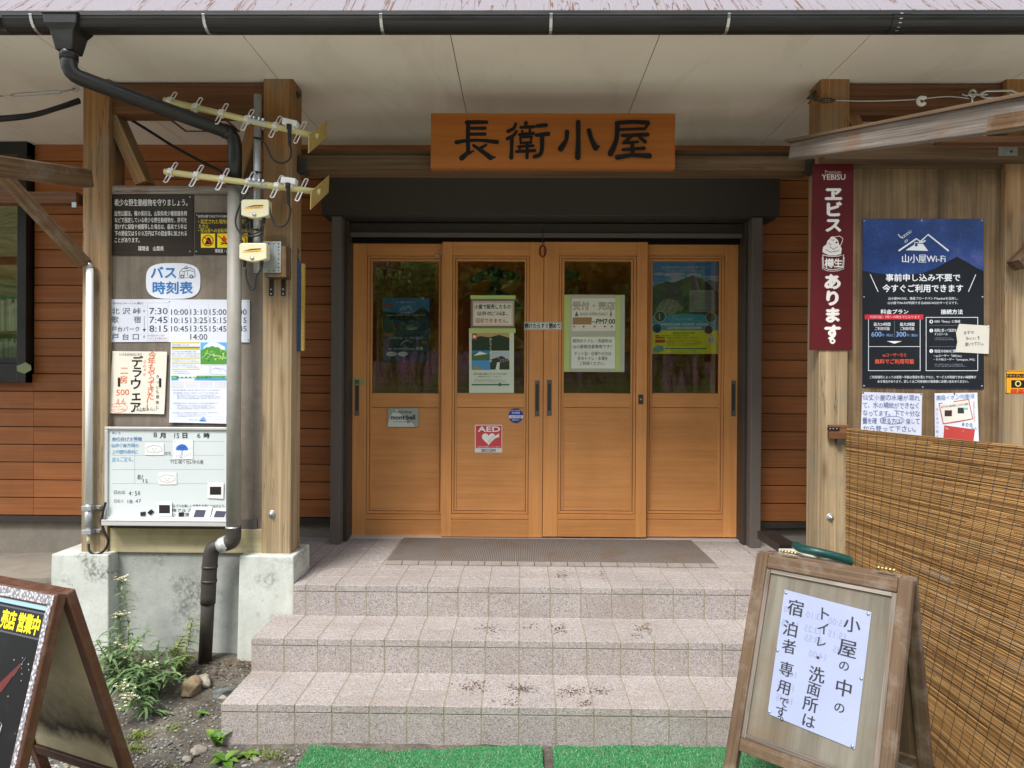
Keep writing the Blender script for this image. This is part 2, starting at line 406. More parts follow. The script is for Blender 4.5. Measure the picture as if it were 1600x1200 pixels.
M_jamb = plain('grey_bronze_rail', (0.125, 0.105, 0.092), 0.45, 0.4, var=0.12)
M_void = plain('shadow_gap', (0.01, 0.008, 0.007), 0.9, 0.1)
M_galv = plain('galvanized_steel', (0.5, 0.52, 0.53), 0.42, 0.5, 0.75, var=0.3, scale=60)
M_steel = plain('zinc_steel', (0.62, 0.63, 0.64), 0.3, 0.5, 0.9, var=0.2, scale=60)
M_alu = plain('aluminium', (0.62, 0.62, 0.62), 0.35, 0.5, 0.5, var=0.06)
M_cream = plain('cream_plastic', hx('d9d3b0'), 0.45, 0.4, var=0.08)
M_gold = plain('cream_yellow_enamel', hx('cfc48a'), 0.4, 0.45, var=0.08)
M_white = plain('white_plastic', (0.78, 0.78, 0.77), 0.4, 0.4, var=0.05)
M_greenhose = plain('green_rubber', (0.008, 0.062, 0.055), 0.4, 0.4, var=0.4, scale=40)
M_brass = plain('brass', (0.6, 0.42, 0.16), 0.3, 0.5, 0.9, var=0.2)

def concrete(name, c, mould, amt, sc=4):
    m = N(name, 0.85, 0.2); o = m.obj()
    a = m.noise(o, 9, 7, 0.65); b = m.noise(o, 90, 4, 0.6)
    col = m.mix(1.0, c, m.ramp(a, [(0.28, 0.78), (0.66, 1.0)]), 'MULTIPLY')
    col = m.mix(1.0, col, m.ramp(b, [(0.3, 0.9), (0.6, 1.0)]), 'MULTIPLY')
    st = m.noise(m.map(o, (9, 9, 1.4)), 1.0, 5, 0.6)
    col = m.mix(m.ramp(st, [(0.5, 0.0), (0.75, 0.35)]), col, '8c8b7e')
    k = m.math('MULTIPLY', m.ramp(m.noise(o, sc, 3, 0.5), [(0.52, 0.0), (0.66, 1.0)]), m.ramp(m.noise(o, 55, 5, 0.7), [(0.42, 0.0), (0.6, 1.0)]))
    col = m.mix(m.math('MULTIPLY', k, amt), col, mould)
    pv = m.vor(o, 38); pk = m.math('MULTIPLY', m.ramp(pv.outputs['Distance'], [(0.07, 0.8), (0.13, 0.0)]), m.ramp(m.noise(o, 11, 3), [(0.5, 0.0), (0.62, 1.0)])); col = m.mix(pk, col, '55564f')
    m.color(col); m.bump(m.math('ADD', a, m.math('MULTIPLY', b, 0.4)), 0.3, 0.004); return m.mat
M_conc = concrete('old_concrete', 'c6c9c1', '3c413d', 0.75, 5)
M_conc3 = concrete('grey_low_wall_concrete', 'a8aba5', '33383a', 0.85, 4)
M_conc2 = concrete('plinth_concrete', '8d857a', '5a554c', 0.4, 3)

def granite():
    m = N('pink_granite_tile', 0.72, 0.3); o = m.obj()
    v = m.vor(o, 300).outputs['Color']
    s = m.n('SeparateColor'); m.t.links.new(v, s.inputs[0])
    sp = m.ramp(s.outputs[0], [(0.0, '6c6767'), (0.13, '827978'), (0.17, '9b918e'), (0.5, 'a49b97'), (0.8, 'aaa19b'), (0.87, 'bab4b0')], 'LINEAR')
    big = m.noise(o, 3.5, 5, 0.6)
    c = m.mix(1.0, sp, m.ramp(big, [(0.3, 0.86), (0.7, 1.0)]), 'MULTIPLY')
    c = m.mix(1.0, c, m.ramp(m.island(), [(0, 0.9), (1, 1.0)]), 'MULTIPLY')
    d = m.noise(o, 14, 6, 0.7)
    c = m.mix(m.ramp(d, [(0.52, 0.0), (0.72, 0.3)]), c, '7d6c60')
    wear = m.noise(m.map(o, (2.0, 4.5, 4.5)), 1.0, 6, 0.65); c = m.mix(m.ramp(wear, [(0.5, 0.0), (0.7, 0.4)]), c, '857668')
    m.color(c); m.bump(m.noise(o, 160, 3, 0.6), 0.5, 0.002); return m.mat
M_tile = granite()
M_grout = plain('grout', hx('958e7a'), 0.9, 0.2, var=0.35, scale=40)

def soffit():
    m = N('cream_soffit_board', 0.7, 0.25); o = m.obj()
    a = m.noise(o, 1.6, 5, 0.6)
    c = m.mix(1.0, 'e6e0d3', m.ramp(a, [(0.3, 0.9), (0.7, 1.0)]), 'MULTIPLY')
    sp = m.vor(o, 7); k = m.ramp(sp.outputs['Distance'], [(0.0, 1.0), (0.045, 0.0)])
    k = m.math('MULTIPLY', k, m.ramp(m.noise(o, 5, 2), [(0.5, 0), (0.6, 0.8)]))
    ws = m.noise(m.map(o, (2.2, 0.8, 1)), 1.0, 5, 0.65, 0.8); c = m.mix(m.ramp(ws, [(0.53, 0.0), (0.6, 0.14), (0.7, 0.06)]), c, 'a8987a')
    m.color(m.mix(k, c, '6a5a44')); return m.mat
M_soffit = soffit()
def roofmat():
    m = N('stone_chip_roof', 0.8, 0.3); g = m.obj()
    n = m.noise(g, 380, 2, 0.5)
    c = m.ramp(n, [(0.35, '6f696e'), (0.65, '938d92')])
    s = m.noise(m.map(g, (24, 1.4, 1.4)), 1.0, 3, 0.55, 0.9)
    k = m.ramp(s, [(0.565, 0.0), (0.575, 0.9), (0.59, 0.9), (0.60, 0.0)])
    m.color(m.mix(k, c, '5a3d28')); m.bump(n, 0.4, 0.002); return m.mat
M_roof = roofmat()
def glassmat():
    m = N('window_glass', 0.0); t = m.t
    fr = m.n('Fresnel', IOR=1.62); tr = m.n('BsdfTransparent'); tr.inputs[0].default_value = (0.97, 0.98, 0.975, 1)
    gl = m.n('BsdfGlossy', Roughness=0.015); mx = m.n('MixShader')
    w = m.noise(m.obj(), 2.2, 2, 0.5); b = m.n('Bump', Strength=0.12, Distance=0.01); t.links.new(w, b.inputs['Height']); t.links.new(b.outputs[0], gl.inputs['Normal'])
    k = m.math('MINIMUM', m.math('ADD', m.math('MULTIPLY', fr.outputs[0], 1.4), 0.13), 1.0)
    t.links.new(k, mx.inputs[0]); t.links.new(tr.outputs[0], mx.inputs[1]); t.links.new(gl.outputs[0], mx.inputs[2])
    t.links.new(mx.outputs[0], t.nodes['Material Output'].inputs[0]); return m.mat
M_glass = glassmat()

# ================================================================ THE HUT
WY = 4.45                                     # wall plane
hut = empty('mountain_hut', (0.15, 4.45, 0.0), 'wooden mountain hut with reddish brown siding, four sliding doors and broad cream eave', 'building')

# walls: one groove-lined course after the other
CH = 0.114
def wall_strip(mb, x0, x1, z0, z1, zb=0.576):
    k = 0
    while True:
        a = zb + k * CH; b = a + CH - 0.005; k += 1
        if a >= z1 - 1e-4: break
        a2, b2 = max(a, z0), min(b, z1)
        if b2 - a2 < 0.004: continue
        xs = x0
        while xs < x1 - 1e-3:                 # boards are butted at random lengths
            xe = min(x1, xs + rnd.uniform(1.2, 2.6))
            if x1 - xe < 0.3: xe = x1
            mb.box(xs, xe - (0.0015 if xe < x1 else 0), WY, WY + 0.018, a2, b2, 0, 'x'); xs = xe
    mb.box(x0, x1, WY + 0.006, WY + 0.12, z0, z1, 1)
wl = MB(); WIN_X = -3.135
wall_strip(wl, WIN_X, -1.2, 0.576, 2.96); wall_strip(wl, -6, WIN_X, 0.576, 1.49)
wall_strip(wl, 1.5, 6, 0.576, 2.96); wall_strip(wl, -1.2, 1.5, 2.42, 2.96)
wl.build('wall', [M_siding, M_void], hut, bevel=0.002, seg=1)
for xa_, xb_ in ((-6, -1.19), (1.49, 6)):
    wb = MB(); wb.box(xa_, xb_, WY + 0.03, WY + 0.3, -0.3, 0.53); wb.build('wall_base', M_conc2, hut)
for xa_, xb_ in ((-6, -1.2), (1.5, 6)):
    fl = MB(); fl.box(xa_, xb_, WY - 0.012, WY + 0.1, 0.535, 0.572); fl.build('flashing', M_dark, hut)

# soffit boards with open seams, fascia, roof
sf = MB(); SZ = 2.96; EY = 3.02
seams = [at(52, 50, EY).x + i * 0.91 for i in range(-5, 12)]
for a, b in zip(seams, seams[1:]): sf.box(a + 0.002, b - 0.002, EY, 4.6, SZ, SZ + 0.01)
sf.box(seams[0], seams[-1], EY, 4.7, SZ + 0.008, SZ + 0.03, 1)
sf.build('soffit', [M_soffit, M_void], hut)
hx0, hx1 = at(262, 197, 4.0).x, at(352, 197, 4.0).x
ht = MB()
for a, b, c, d in ((hx0, hx1, 3.86, 3.872), (hx0, hx1, 4.2, 4.212), (hx0, hx0 + 0.012, 3.872, 4.2), (hx1 - 0.012, hx1, 3.872, 4.2)): ht.box(a, b, c, d, SZ - 0.004, SZ + 0.001)
ht.build('soffit_hatch', M_dimbeam, hut)
fa = MB(); fa.box(-5, 6, 2.985, 3.02, 2.95, 3.02); fa.build('fascia', M_dark, hut)
rf = MB(); rf.prism([(-5, 2.94, 2.994), (-5, 2.94, 3.016), (-5, 5.5, 5.576), (-5, 5.5, 5.54)], (11, 0, 0), 0)
rf.box(-5, 6, 2.936, 2.9395, 2.984, 3.012, 1)
rf.build('roof', [M_roof, M_black], hut)

# posts on concrete footings
PY = 3.48
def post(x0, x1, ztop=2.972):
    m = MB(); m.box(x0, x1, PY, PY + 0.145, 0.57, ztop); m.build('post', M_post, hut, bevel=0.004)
def footing(x0, x1, y0=3.43, y1=3.69):
    m = MB(); b = 0.012
    m.hexa([(x0 - b, y0 - b, -0.3), (x1 + b, y0 - b, -0.3), (x1 + b, y1, -0.3), (x0 - b, y1, -0.3), (x0, y0, 0.583), (x1, y0, 0.583), (x1, y1, 0.583), (x0, y1, 0.583)])
    m.build('footing', M_conc, hut, bevel=0.006)
P1, P2, P3, P4 = (-2.208, -2.076), (-1.297, -1.15), (1.478, 1.62), (2.388, 2.535)
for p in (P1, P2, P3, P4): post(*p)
footing(-2.325, -2.04); footing(-1.388, -1.118); footing(1.36, 1.66); footing(2.35, 2.63)

def hbeam(name, x0, x1, y0, y1, z0, z1, m, bev=0.004):
    b = MB(); b.box(x0, x1, y0, y1, z0, z1, 0, 'x'); return b.build(name, m, hut, bevel=bev)
# upper tie beams and knee braces between the posts of each pair
zt, zb = at(300, 131, 3.51).z, at(300, 178, 3.51).z
hbeam('beam', P1[1], P2[0], 3.505, 3.61, zb, zt, M_redbeam)
hbeam('beam', P3[1], P4[0], 3.51, 3.61, zb, zt, M_redbeam)
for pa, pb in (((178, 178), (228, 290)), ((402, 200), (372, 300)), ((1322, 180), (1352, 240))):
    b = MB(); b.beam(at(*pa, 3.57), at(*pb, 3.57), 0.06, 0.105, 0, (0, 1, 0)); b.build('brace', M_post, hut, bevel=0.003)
# lintel over the doorway
zl0, zl1 = at(870, 265, 3.55).z, at(870, 243, 3.55).z
hbeam('beam', P2[1], P3[0], 3.55, 3.70, zl0, zl1, M_dimbeam)
hbeam('beam', P2[1], P3[0], 3.62, 3.70, zl1 + 0.001, zl1 + 0.055, M_dimbeam)
for x in (P2[1] + 0.002, P3[0] - 0.05):
    b = MB(); b.box(x, x + 0.048, 3.545, 3.549, zl0 - 0.012, zl0 + 0.05); b.box(x, x + 0.048, 3.545, 3.6, zl0 - 0.016, zl0 - 0.012); b.build('bracket', M_dark, hut)
# low wall, sill and plywood infill at both sides
for x0, x1, pm in ((P1[1], P2[0], M_ply), (P3[1], P4[0], M_plyr)):
    b = MB(); b.box(x0 - 0.05, x1 + 0.05, 3.515, 3.66, -0.3, 0.575); b.build('low_wall', M_conc3, hut, bevel=0.004)
    hbeam('sill_beam', x0, x1, 3.497, 3.62, 0.577, 0.70, M_sill)
    b = MB(); b.box(x0 + 0.002, x1 - 0.002, 3.513, 3.525, 0.70, at(300, 300, 3.55).z if pm is M_ply else at(1400, 262, 3.55).z); b.build('plywood_panel', pm, hut)
hbeam('batten', P1[1] + 0.002, at(374, 296, 3.53).x, 3.50, 3.54, at(260, 303, 3.50).z, at(260, 290, 3.50).z, M_grey, 0.002)
hbeam('batten', P3[1], P4[0], 3.50, 3.54, at(1450, 263, 3.50).z, at(1450, 250, 3.50).z, M_dimbeam, 0.002)
b = MB(); b.box(at(355, 812, 3.49).x, at(400, 812, 3.49).x, 3.5, 3.512, at(370, 826, 3.5).z, at(370, 812, 3.5).z); b.build('clamp_rail', M_jamb, hut)
# round-head bolts on the posts
for x, y in ((425, 803), (1297, 808)):
    b = MB(); p = at(x, y, PY)
    for r0, d in ((0.019, 0.004), (0.0125, 0.012), (0.006, 0.02)):
        b.tube([p, p - Vector((0, d * 0.7, 0)), p - Vector((0, d, 0))], r0, 16, rs=[r0, r0, r0 * 0.8])
    b.build('bolt', M_galv, hut, smooth=True)
for x, y in ((463, 148), (1267, 147)):
    b = MB(); xx = P2[1] if x < 800 else P3[0]; p = at(x, y, 3.55); p.x = xx; s = 1 if x < 800 else -1
    b.tube([p, p + Vector((0.008 * s, 0, 0))], 0.018, 12); b.tube([p, p + Vector((0.018 * s, 0, 0))], 0.008, 8); b.build('bolt', M_dark, hut)

# roller-shutter box and its rails
SX0, SX1 = -1.225, 1.562
b = MB(); b.box(SX0, SX1, 4.25, 4.449, 2.464, 2.74); b.box(SX0 + 0.01, SX1 - 0.01, 4.262, 4.448, 2.458, 2.4645)
b.build('shutter_box', M_dark, hut, bevel=0.006)
for x0, x1, x2, x3 in ((at(517, 600, 4.25).x, at(532, 600, 4.25).x, at(532, 600, 4.25).x + 0.0005, at(548, 600, 4.41).x), (at(1174, 600, 4.25).x, at(1190, 600, 4.25).x, at(1156, 600, 4.41).x, at(1174, 600, 4.25).x - 0.0005)):
    b = MB(); b.box(x0, x1, 4.25, 4.4, 0.451, 2.456); b.box(x2, x3, 4.33, 4.52, 0.451, 2.45, 1)
    b.build('shutter_rail', [M_jamb, M_dark], hut, bevel=0.002, seg=1)
b = MB(); DX0, DX1 = at(546, 600, 4.42).x, at(1158, 600, 4.42).x
b.box(DX0, DX1, 4.40, 4.52, at(850, 366, 4.4).z, 2.45); b.box(DX0, DX1, 4.385, 4.40, at(850, 371, 4.39).z, at(850, 364, 4.39).z, 1)
b.box(DX0, DX1, 4.43, 4.52, at(850, 380, 4.43).z, at(850, 366, 4.4).z - 0.001, 2)
b.build('door_frame', [M_dark, M_jamb, M_void], hut, bevel=0.0015, seg=1)
b = MB(); b.box(DX0, DX1, 4.402, 4.52, 0.452, 0.462); b.build('door_track', M_alu, hut)

# ---- sliding doors
def door(x0, x1, yf, mo, mi, win, pan, midr, handle_x, lock=False):
    """all arguments in photo pixels; mo/mi = outer and inner moulding (l, r); win/pan = (l, r)"""
    Yd = yf; top, bot = 378, 839; t = 0.036
    d = MB()
    X = lambda p: at(p, 600, Yd).x
    Z = lambda p: at((x0 + x1) / 2, p, Yd).z
    def bxx(a, b_, c, e, rec, ax, m=d, mi_=0): m.box(X(a), X(b_), Yd + rec, Yd + t - rec, Z(e), Z(c), mi_, ax)
    mt, mtt, wt, wb_, pt, pb, mb1, mb2 = 399.5, 403.5, 408, 614.5, 637.5, 795, 799, 803.5
    bxx(x0, mo[0], top, bot, 0, 'z'); bxx(mo[1], x1, top, bot, 0, 'z')
    bxx(mo[0] + .15, mo[1] - .15, top, mt, 0.0003, 'x'); bxx(mo[0] + .15, mo[1] - .15, mb2, 811.5, 0.0003, 'x'); bxx(mo[0] + .15, mo[1] - .15, 812.2, bot, 0.0003, 'x')
    g = 0.7
    for (l, r, tp, bt, rec, l2, r2, tp2, bt2) in ((mo[0] + g, mo[1] - g, mt + g, mb2 - g, 0.003, mi[0], mi[1], mtt, mb1), (mi[0] + g, mi[1] - g, mtt + g, mb1 - g, 0.006, win[0], win[1], wt, pb)):
        bxx(l, l2, tp, bt, rec, 'z'); bxx(r2, r, tp, bt, rec, 'z'); bxx(l2 + .1, r2 - .1, tp, tp2, rec + 0.0002, 'x'); bxx(l2 + .1, r2 - .1, bt2, bt, rec + 0.0002, 'x')
    bxx(win[0] + .1, win[1] - .1, wb_, pt - g, 0.0062, 'x')
    # dark bed of the grooves
    for (l, r, tp, bt) in ((mo[0] - 1, mi[0] + 2, mt - 1, mb2 + 1), (mi[1] - 2, mo[1] + 1, mt - 1, mb2 + 1), (win[0] - 3, win[0], wt, pb), (win[1], win[1] + 3, wt, pb)):
        bxx(l, r, tp, bt, 0.012, 'z', d, 1)
    bxx(mi[0], mi[1], mt - 1, wt, 0.0125, 'x', d, 1); bxx(mi[0], mi[1], pb - 1, mb2 + 1, 0.0125, 'x', d, 1); bxx(mo[0], mo[1], 811, 813, 0.0125, 'x', d, 1)
    o = d.build('door', [M_door, M_void], hut, bevel=0.0012, seg=1)
    p = MB(); p.box(X(win[0] - 1), X(win[1] + 1), Yd + 0.012, Yd + 0.024, Z(pb + 1), Z(pt), 0, 'x'); p.build('panel', M_door, o)
    gl = MB(); gl.add([(X(win[0] - 1), Yd + 0.016, Z(wb_ + 1)), (X(win[1] + 1), Yd + 0.016, Z(wb_ + 1)), (X(win[1] + 1), Yd + 0.016, Z(wt - 1)), (X(win[0] - 1), Yd + 0.016, Z(wt - 1))], [(0, 1, 2, 3)])
    gl.build('window_pane', M_glass, o)
    h = MB(); a, b_, c, e = handle_x - 3.6, handle_x + 3.6, 594, 650
    h.box(X(a), X(a + 1.4), Yd - 0.004, Yd, Z(e), Z(c)); h.box(X(b_ - 1.4), X(b_), Yd - 0.004, Yd, Z(e), Z(c))
    h.box(X(a + 1.4), X(b_ - 1.4), Yd - 0.004, Yd, Z(c + 6), Z(c)); h.box(X(a + 1.4), X(b_ - 1.4), Yd - 0.004, Yd, Z(e), Z(e - 8))
    h.box(X(a + 1.4), X(b_ - 1.4), Yd - 0.0005, Yd, Z(e - 8), Z(c + 6), 1)
    h.build('handle', [M_jamb, M_dark], o, bevel=0.001, seg=1)
    if lock:
        k = MB(); k.box(X(997.5), X(1005), Yd - 0.003, Yd, Z(631), Z(616)); k.tube([(X(1001.2), Yd - 0.002, Z(623.5)), (X(1001.2), Yd - 0.006, Z(623.5))], 0.006, 10, 1); k.build('lock', [M_dark, M_steel], o)
    return o
YB, YFd = 4.462, 4.42
door(549, 701, YB, (572.5, 692), (577, 688), (581, 685), (581, 685), 0, 558)
door(1003, 1155, YB, (1011, 1131.5), (1015, 1127.5), (1019, 1123), (1019, 1123), 0, 1146)
door(690, 848.3, YFd, (706, 826.5), (710, 822.5), (714, 819), (714, 819), 0, 839.5)
door(849.2, 1011, YFd, (872.5, 994), (876.5, 989.5), (881, 985.5), (881, 985.5), 0, 858.5, True)

# ---- window at the left
b = MB(); wx1 = at(48, 400, WY - 0.02).x; wx0 = -5.2; z0, z1 = at(30, 598, WY).z, at(30, 226, WY).z
b.box(wx0, wx1, WY - 0.06, WY + 0.1, z1 - 0.085, z1); b.box(wx0, wx1, WY - 0.06, WY + 0.1, z0, z0 + 0.12); b.box(wx1 - 0.06, wx1, WY - 0.061, WY + 0.101, z0, z1)
b.box(wx0, wx1 - 0.06, WY - 0.03, WY + 0.05, z0 + 0.12, z0 + 0.16)
wn = b.build('window', M_black, hut, bevel=0.003)
b = MB(); b.add([(wx0, WY, z0), (wx1 - 0.05, WY, z0), (wx1 - 0.05, WY, z1), (wx0, WY, z1)], [(0, 1, 2, 3)]); b.build('window_pane', M_glass, wn)

# ---- the room behind the glass
M_room = wood('room_boards', '8a5526', 'b97a3c', 30, 0.8, 0.6, 0.2, 0.2)
b = MB(); b.box(-6, 6, 7.2, 7.3, 0.4, 3.2, 0, 'x'); b.box(-6.1, -6, 4.6, 7.2, 0.4, 1.2, 0, 'y'); b.box(6, 6.1, 4.6, 7.2, 0.4, 1.2, 0, 'y')  # side walls stop low; upper part left open to let extra daylight in
b.box(-6, 6, 4.6, 7.2, 3.0, 3.1, 0, 'x'); b.build('interior_wall', M_room, hut)
b = MB(); b.box(-6, 6, 4.53, 7.2, 0.36, 0.44, 0, 'x'); b.build('interior_floor', M_room, hut)

# ================================================================ STEPS
steps = empty('entrance_steps', (0.15, 3.1, 0.0), 'three pink speckled granite tile steps leading up to the doors', 'steps')
def tiled(name, x0, x1, yf, yb, z, rise, xoff=0.0, cut=None):
    m = MB(); w = 0.15; j = 0.0046
    m.box(x0 + 0.0025, x1 - 0.0025, yf + 0.003, yb, z - rise - 0.2, z - 0.0016, 1)
    e = [x0]; k = math.floor((x0 - xoff) / w) + 1
    while xoff + k * w < x1 - 0.01:
        if xoff + k * w - x0 > 0.01: e.append(xoff + k * w)
        k += 1
    e.append(x1)
    for a, b_ in zip(e, e[1:]):
        a += j / 2; b_ -= j / 2; jz = lambda: rnd.uniform(-0.0006, 0.0006)
        y = yf; q = jz()
        m.hexa([(a, y, z - 0.031), (b_, y, z - 0.031), (b_, y + 0.02, z - 0.031), (a, y + 0.02, z - 0.031), (a, y, z + q), (b_, y, z + q), (b_, y + w - j, z + q), (a, y + w - j, z + q)])
        m.box(a, b_, yf + 0.002 + jz(), yf + 0.02, z - rise - (0.1 if z < 0.2 else 0.001), z - 0.0345)
        y = yf + w
        while y < yb - 0.02:
            ye = min(y + w, yb)
            if not (cut and b_ > cut[0] and a < cut[1] and ye > cut[2]): 
                m.box(a, b_, y, ye - j, z - 0.02, z + jz())
            y += w
    return m.build(name, [M_tile, M_grout], steps, bevel=0.0016, seg=1)
S1, S2, S3 = 2.785, 3.097, 3.404
tiled('step', -1.2, 1.02, S1, S2 + 0.02, 0.15, 0.15)
tiled('step', -1.2, 1.35, S2, S3 + 0.02, 0.30, 0.15)
tiled('landing', -1.113, 1.355, S3, 4.45, 0.45, 0.15)
tiled('landing_side', -1.45, -1.114, 3.70, 4.47, 0.449, 0.15)
tiled('landing_side', 1.356, 1.58, 3.70, 4.47, 0.449, 0.15)

# concrete strip along the wall at the left, with a dark board on its edge
b = MB(); b.hexa([(-6, 3.95, -0.3), (-1.46, 3.95, -0.3), (-1.46, 4.479, -0.3), (-6, 4.479, -0.3), (-6, 3.95, 0.27), (-1.46, 3.95, 0.33), (-1.46, 4.479, 0.36), (-6, 4.479, 0.27)])
b.build('path', M_conc2, None, kind='structure')
b = MB(); b.box(-6, -1.6, 3.90, 3.945, -0.1, 0.285, 0, 'x'); b.build('edging_board', M_dimbeam, None, label='dark brown edging board along the concrete strip behind the left footing', cat='board')

# ================================================================ GROUND
def gz(x, y):
    z = -0.004 + 0.012 * math.sin(x * 2.1 + 0.7) * math.cos(y * 1.7)
    if x < -0.75: z += -0.022 * min(1, (-0.75 - x) / 0.5)
    if x < -1.0 and y > 2.7: z += 0.10 * min(1, (y - 2.7) / 0.7) * min(1, (-1.0 - x) / 0.25)
    if y < -3.5:
        t = min(1, (-3.5 - y) / 4); z += 1.25 * t * t * (3 - 2 * t)
    return z
def ground():
    xs = [-160, -60, -25, -12, -7, -5] + [-4 + i * 0.08 for i in range(91)] + [4, 5, 7, 12, 25, 60, 160]
    ys = [-160, -60, -25, -12, -9, -7, -6, -5, -4, -3, -2, -1, 0, 0.6] + [1.0 + i * 0.08 for i in range(40)] + [4.5, 6, 9, 15, 40, 160]
    v = []; r = random.Random(2)
    for y in ys:
        for x in xs: v.append((x, y, gz(x, y) + (r.uniform(-0.006, 0.006) if 1 < y < 4.2 and abs(x) < 4 else 0)))
    nx = len(xs); f = [(j * nx + i, j * nx + i + 1, (j + 1) * nx + i + 1, (j + 1) * nx + i) for j in range(len(ys) - 1) for i in range(nx - 1)]
    m = N('earth', 0.95, 0.15); o = m.n('NewGeometry').outputs['Position']
    a = m.noise(o, 7, 8, 0.65); b_ = m.noise(o, 60, 5, 0.7)
    c = m.ramp(a, [(0.3, '4d4841'), (0.55, '6c665c'), (0.75, '868074')])
    c = m.mix(1.0, c, m.ramp(b_, [(0.3, 0.55), (0.65, 1.1)]), 'MULTIPLY')
    gr = m.noise(o, 1.4, 5, 0.6); z = m.n('SeparateXYZ'); m.t.links.new(o, z.inputs[0])
    far = m.ramp(m.math('MULTIPLY', z.outputs[1], -1.0), [(0.0, 0.0), (1.0, 1.0)])
    c = m.mix(m.math('MULTIPLY', far, m.ramp(gr, [(0.4, 0.2), (0.6, 0.9)])), c, '3f4a20')
    m.color(c); m.bump(m.math('ADD', a, m.math('MULTIPLY', b_, 0.6)), 0.8, 0.02)
    mb = MB(); mb.add(v, f); mb.build('ground', m.mat, None, smooth=True, kind='structure')
ground()

# ================================================================ GUTTER AND DOWNPIPE
gut = empty('rain_gutter', (0, 2.93, 2.91), 'long black half-round rain gutter running along the roof edge', 'gutter')
def trough(x0, x1, r=0.05, t=0.003, c=(2.93, 2.965), name='trough', n=14):
    m = MB(); prof = []
    for k in range(n + 1):
        q = math.pi + math.pi * k / n; prof.append((c[0] + r * math.cos(q), c[1] + r * math.sin(q)))
    for k in range(n, -1, -1):
        q = math.pi + math.pi * k / n; prof.append((c[0] + (r - t) * math.cos(q), c[1] + (r - t) * math.sin(q)))
    m.prism([(x0, a, b) for a, b in prof], (x1 - x0, 0, 0))
    m.tube([(x0, c[0] - r + 0.002, c[1]), (x1, c[0] - r + 0.002, c[1])], 0.0045, 8)
    return m.build(name, M_black, gut, smooth=False)
gx0 = at(8, 40, 2.9).x
trough(gx0, 3.2)
m = MB(); m.prism([(gx0 - 0.002, 2.93 + 0.0515 * math.cos(math.pi + math.pi * k / 12), 2.965 + 0.0515 * math.sin(math.pi + math.pi * k / 12)) for k in range(13)], (0.004, 0, 0)); m.build('end_cap', M_black, gut)
jx = at(1392, 40, 2.9).x; trough(jx, jx + 0.07, 0.0535, 0.003, name='sleeve')
for px in (48, 318, 595, 861, 1139, 1408):
    x = at(px, 38, 2.88).x; m = MB(); P = []
    for k in range(11):
        q = math.pi + math.pi * k / 10; P.append((2.93 + 0.0535 * math.cos(q), 2.965 + 0.0535 * math.sin(q)))
    P2_ = [(2.93 + 0.0512 * math.cos(math.pi + math.pi * k / 10), 2.965 + 0.0512 * math.sin(math.pi + math.pi * k / 10)) for k in range(10, -1, -1)]
    m.prism([(x - 0.006, a, b) for a, b in P + P2_], (0.012, 0, 0)); m.box(x - 0.006, x + 0.006, 2.874, 2.99, 2.965, 2.968)
    m.build('bracket', M_steel, gut)
# outlet hopper and downpipe
dp = empty('downpipe', (at(325, 1038, 3.4).x, 3.38, 0.09), 'downpipe bending from the black gutter to the left bay, light grey along the notice panel', 'downpipe')
hxx = at(108, 40, 2.93).x; m = MB()
def ring4(z, w, d, y=2.93): return [(hxx - w, y - d, z), (hxx + w, y - d, z), (hxx + w, y + d, z), (hxx - w, y + d, z)]
secs = [ring4(2.972, .072, .062), ring4(2.93, .068, .06), ring4(2.905, .05, .05), ring4(2.83, .036, .036)]
v = [p for s in secs for p in s]; f = [(0, 3, 2, 1)]
for i in range(3):
    for k in range(4): f.append((i * 4 + k, i * 4 + (k + 1) % 4, i * 4 + 4 + (k + 1) % 4, i * 4 + 4 + k))
f = [tuple(reversed(q)) for q in f]; f.append((12, 15, 14, 13)); m.add(v, f)
m.box(hxx - .077, hxx + .077, 2.863, 2.997, 2.966, 2.975)
m.build('hopper', M_black, dp, bevel=0.004)
PR = 0.0325
A0 = Vector((hxx, 2.93, 2.835)); A1 = Vector((hxx, 2.93, 2.79)); E1 = at(366, 210, 3.40); E2 = at(367, 292, 3.40)
q1 = A1 + (E1 - A1) * 0.06; q2 = E1 - (E1 - A1) * 0.05
path = [A0, A1] + [A1 * (1 - t) ** 2 + (A1 + Vector((0, 0, -0.045))) * 2 * t * (1 - t) + (A1 + Vector((0, 0, -0.045)) + (E1 - A1) * 0.06) * t * t for t in (0.25, 0.5, 0.75, 1)]
st = E1 + Vector((0, 0, 0.0)); path += [st + (path[-1] - st) * 0.06]
k0 = path[-1]; path += [k0 * (1 - t) ** 2 + (E1 + Vector((0.004, 0, 0.004))) * 2 * t * (1 - t) + (E1 + Vector((0.004, 0, -0.07))) * t * t for t in (0.3, 0.6, 0.85, 1)]
path.append(Vector((E1.x + 0.004, 3.4, E2.z)))
m = MB(); m.tube(path, PR, 20); m.build('upper_pipe', M_black, dp, smooth=True)
for p, d in ((A0, Vector((0, 0, -1))), (path[6], (E1 - path[6]).normalized()), (k0, (k0 - path[6]).normalized())):
    m = MB(); m.tube([p - d * 0.012, p + d * 0.035], PR + 0.0035, 20); m.build('collar', M_black, dp, smooth=True)
M_greypipe = plain('grey_painted_pipe', hx('99958d'), 0.5, 0.35, var=0.2, scale=14)
px_ = E1.x + 0.004; Zl = at(366, 826, 3.40).z
m = MB(); m.tube([(px_, 3.4, E2.z + 0.002), (px_ + 0.001, 3.4, Zl)], PR + 0.001, 20); m.build('painted_pipe', M_greypipe, dp, smooth=True)
B0 = Vector((px_ + 0.001, 3.4, Zl + 0.01)); B1 = at(366, 843, 3.40); B2 = at(331, 859, 3.40); B3 = at(328, 880, 3.4); B4 = at(320, 1038, 3.40)
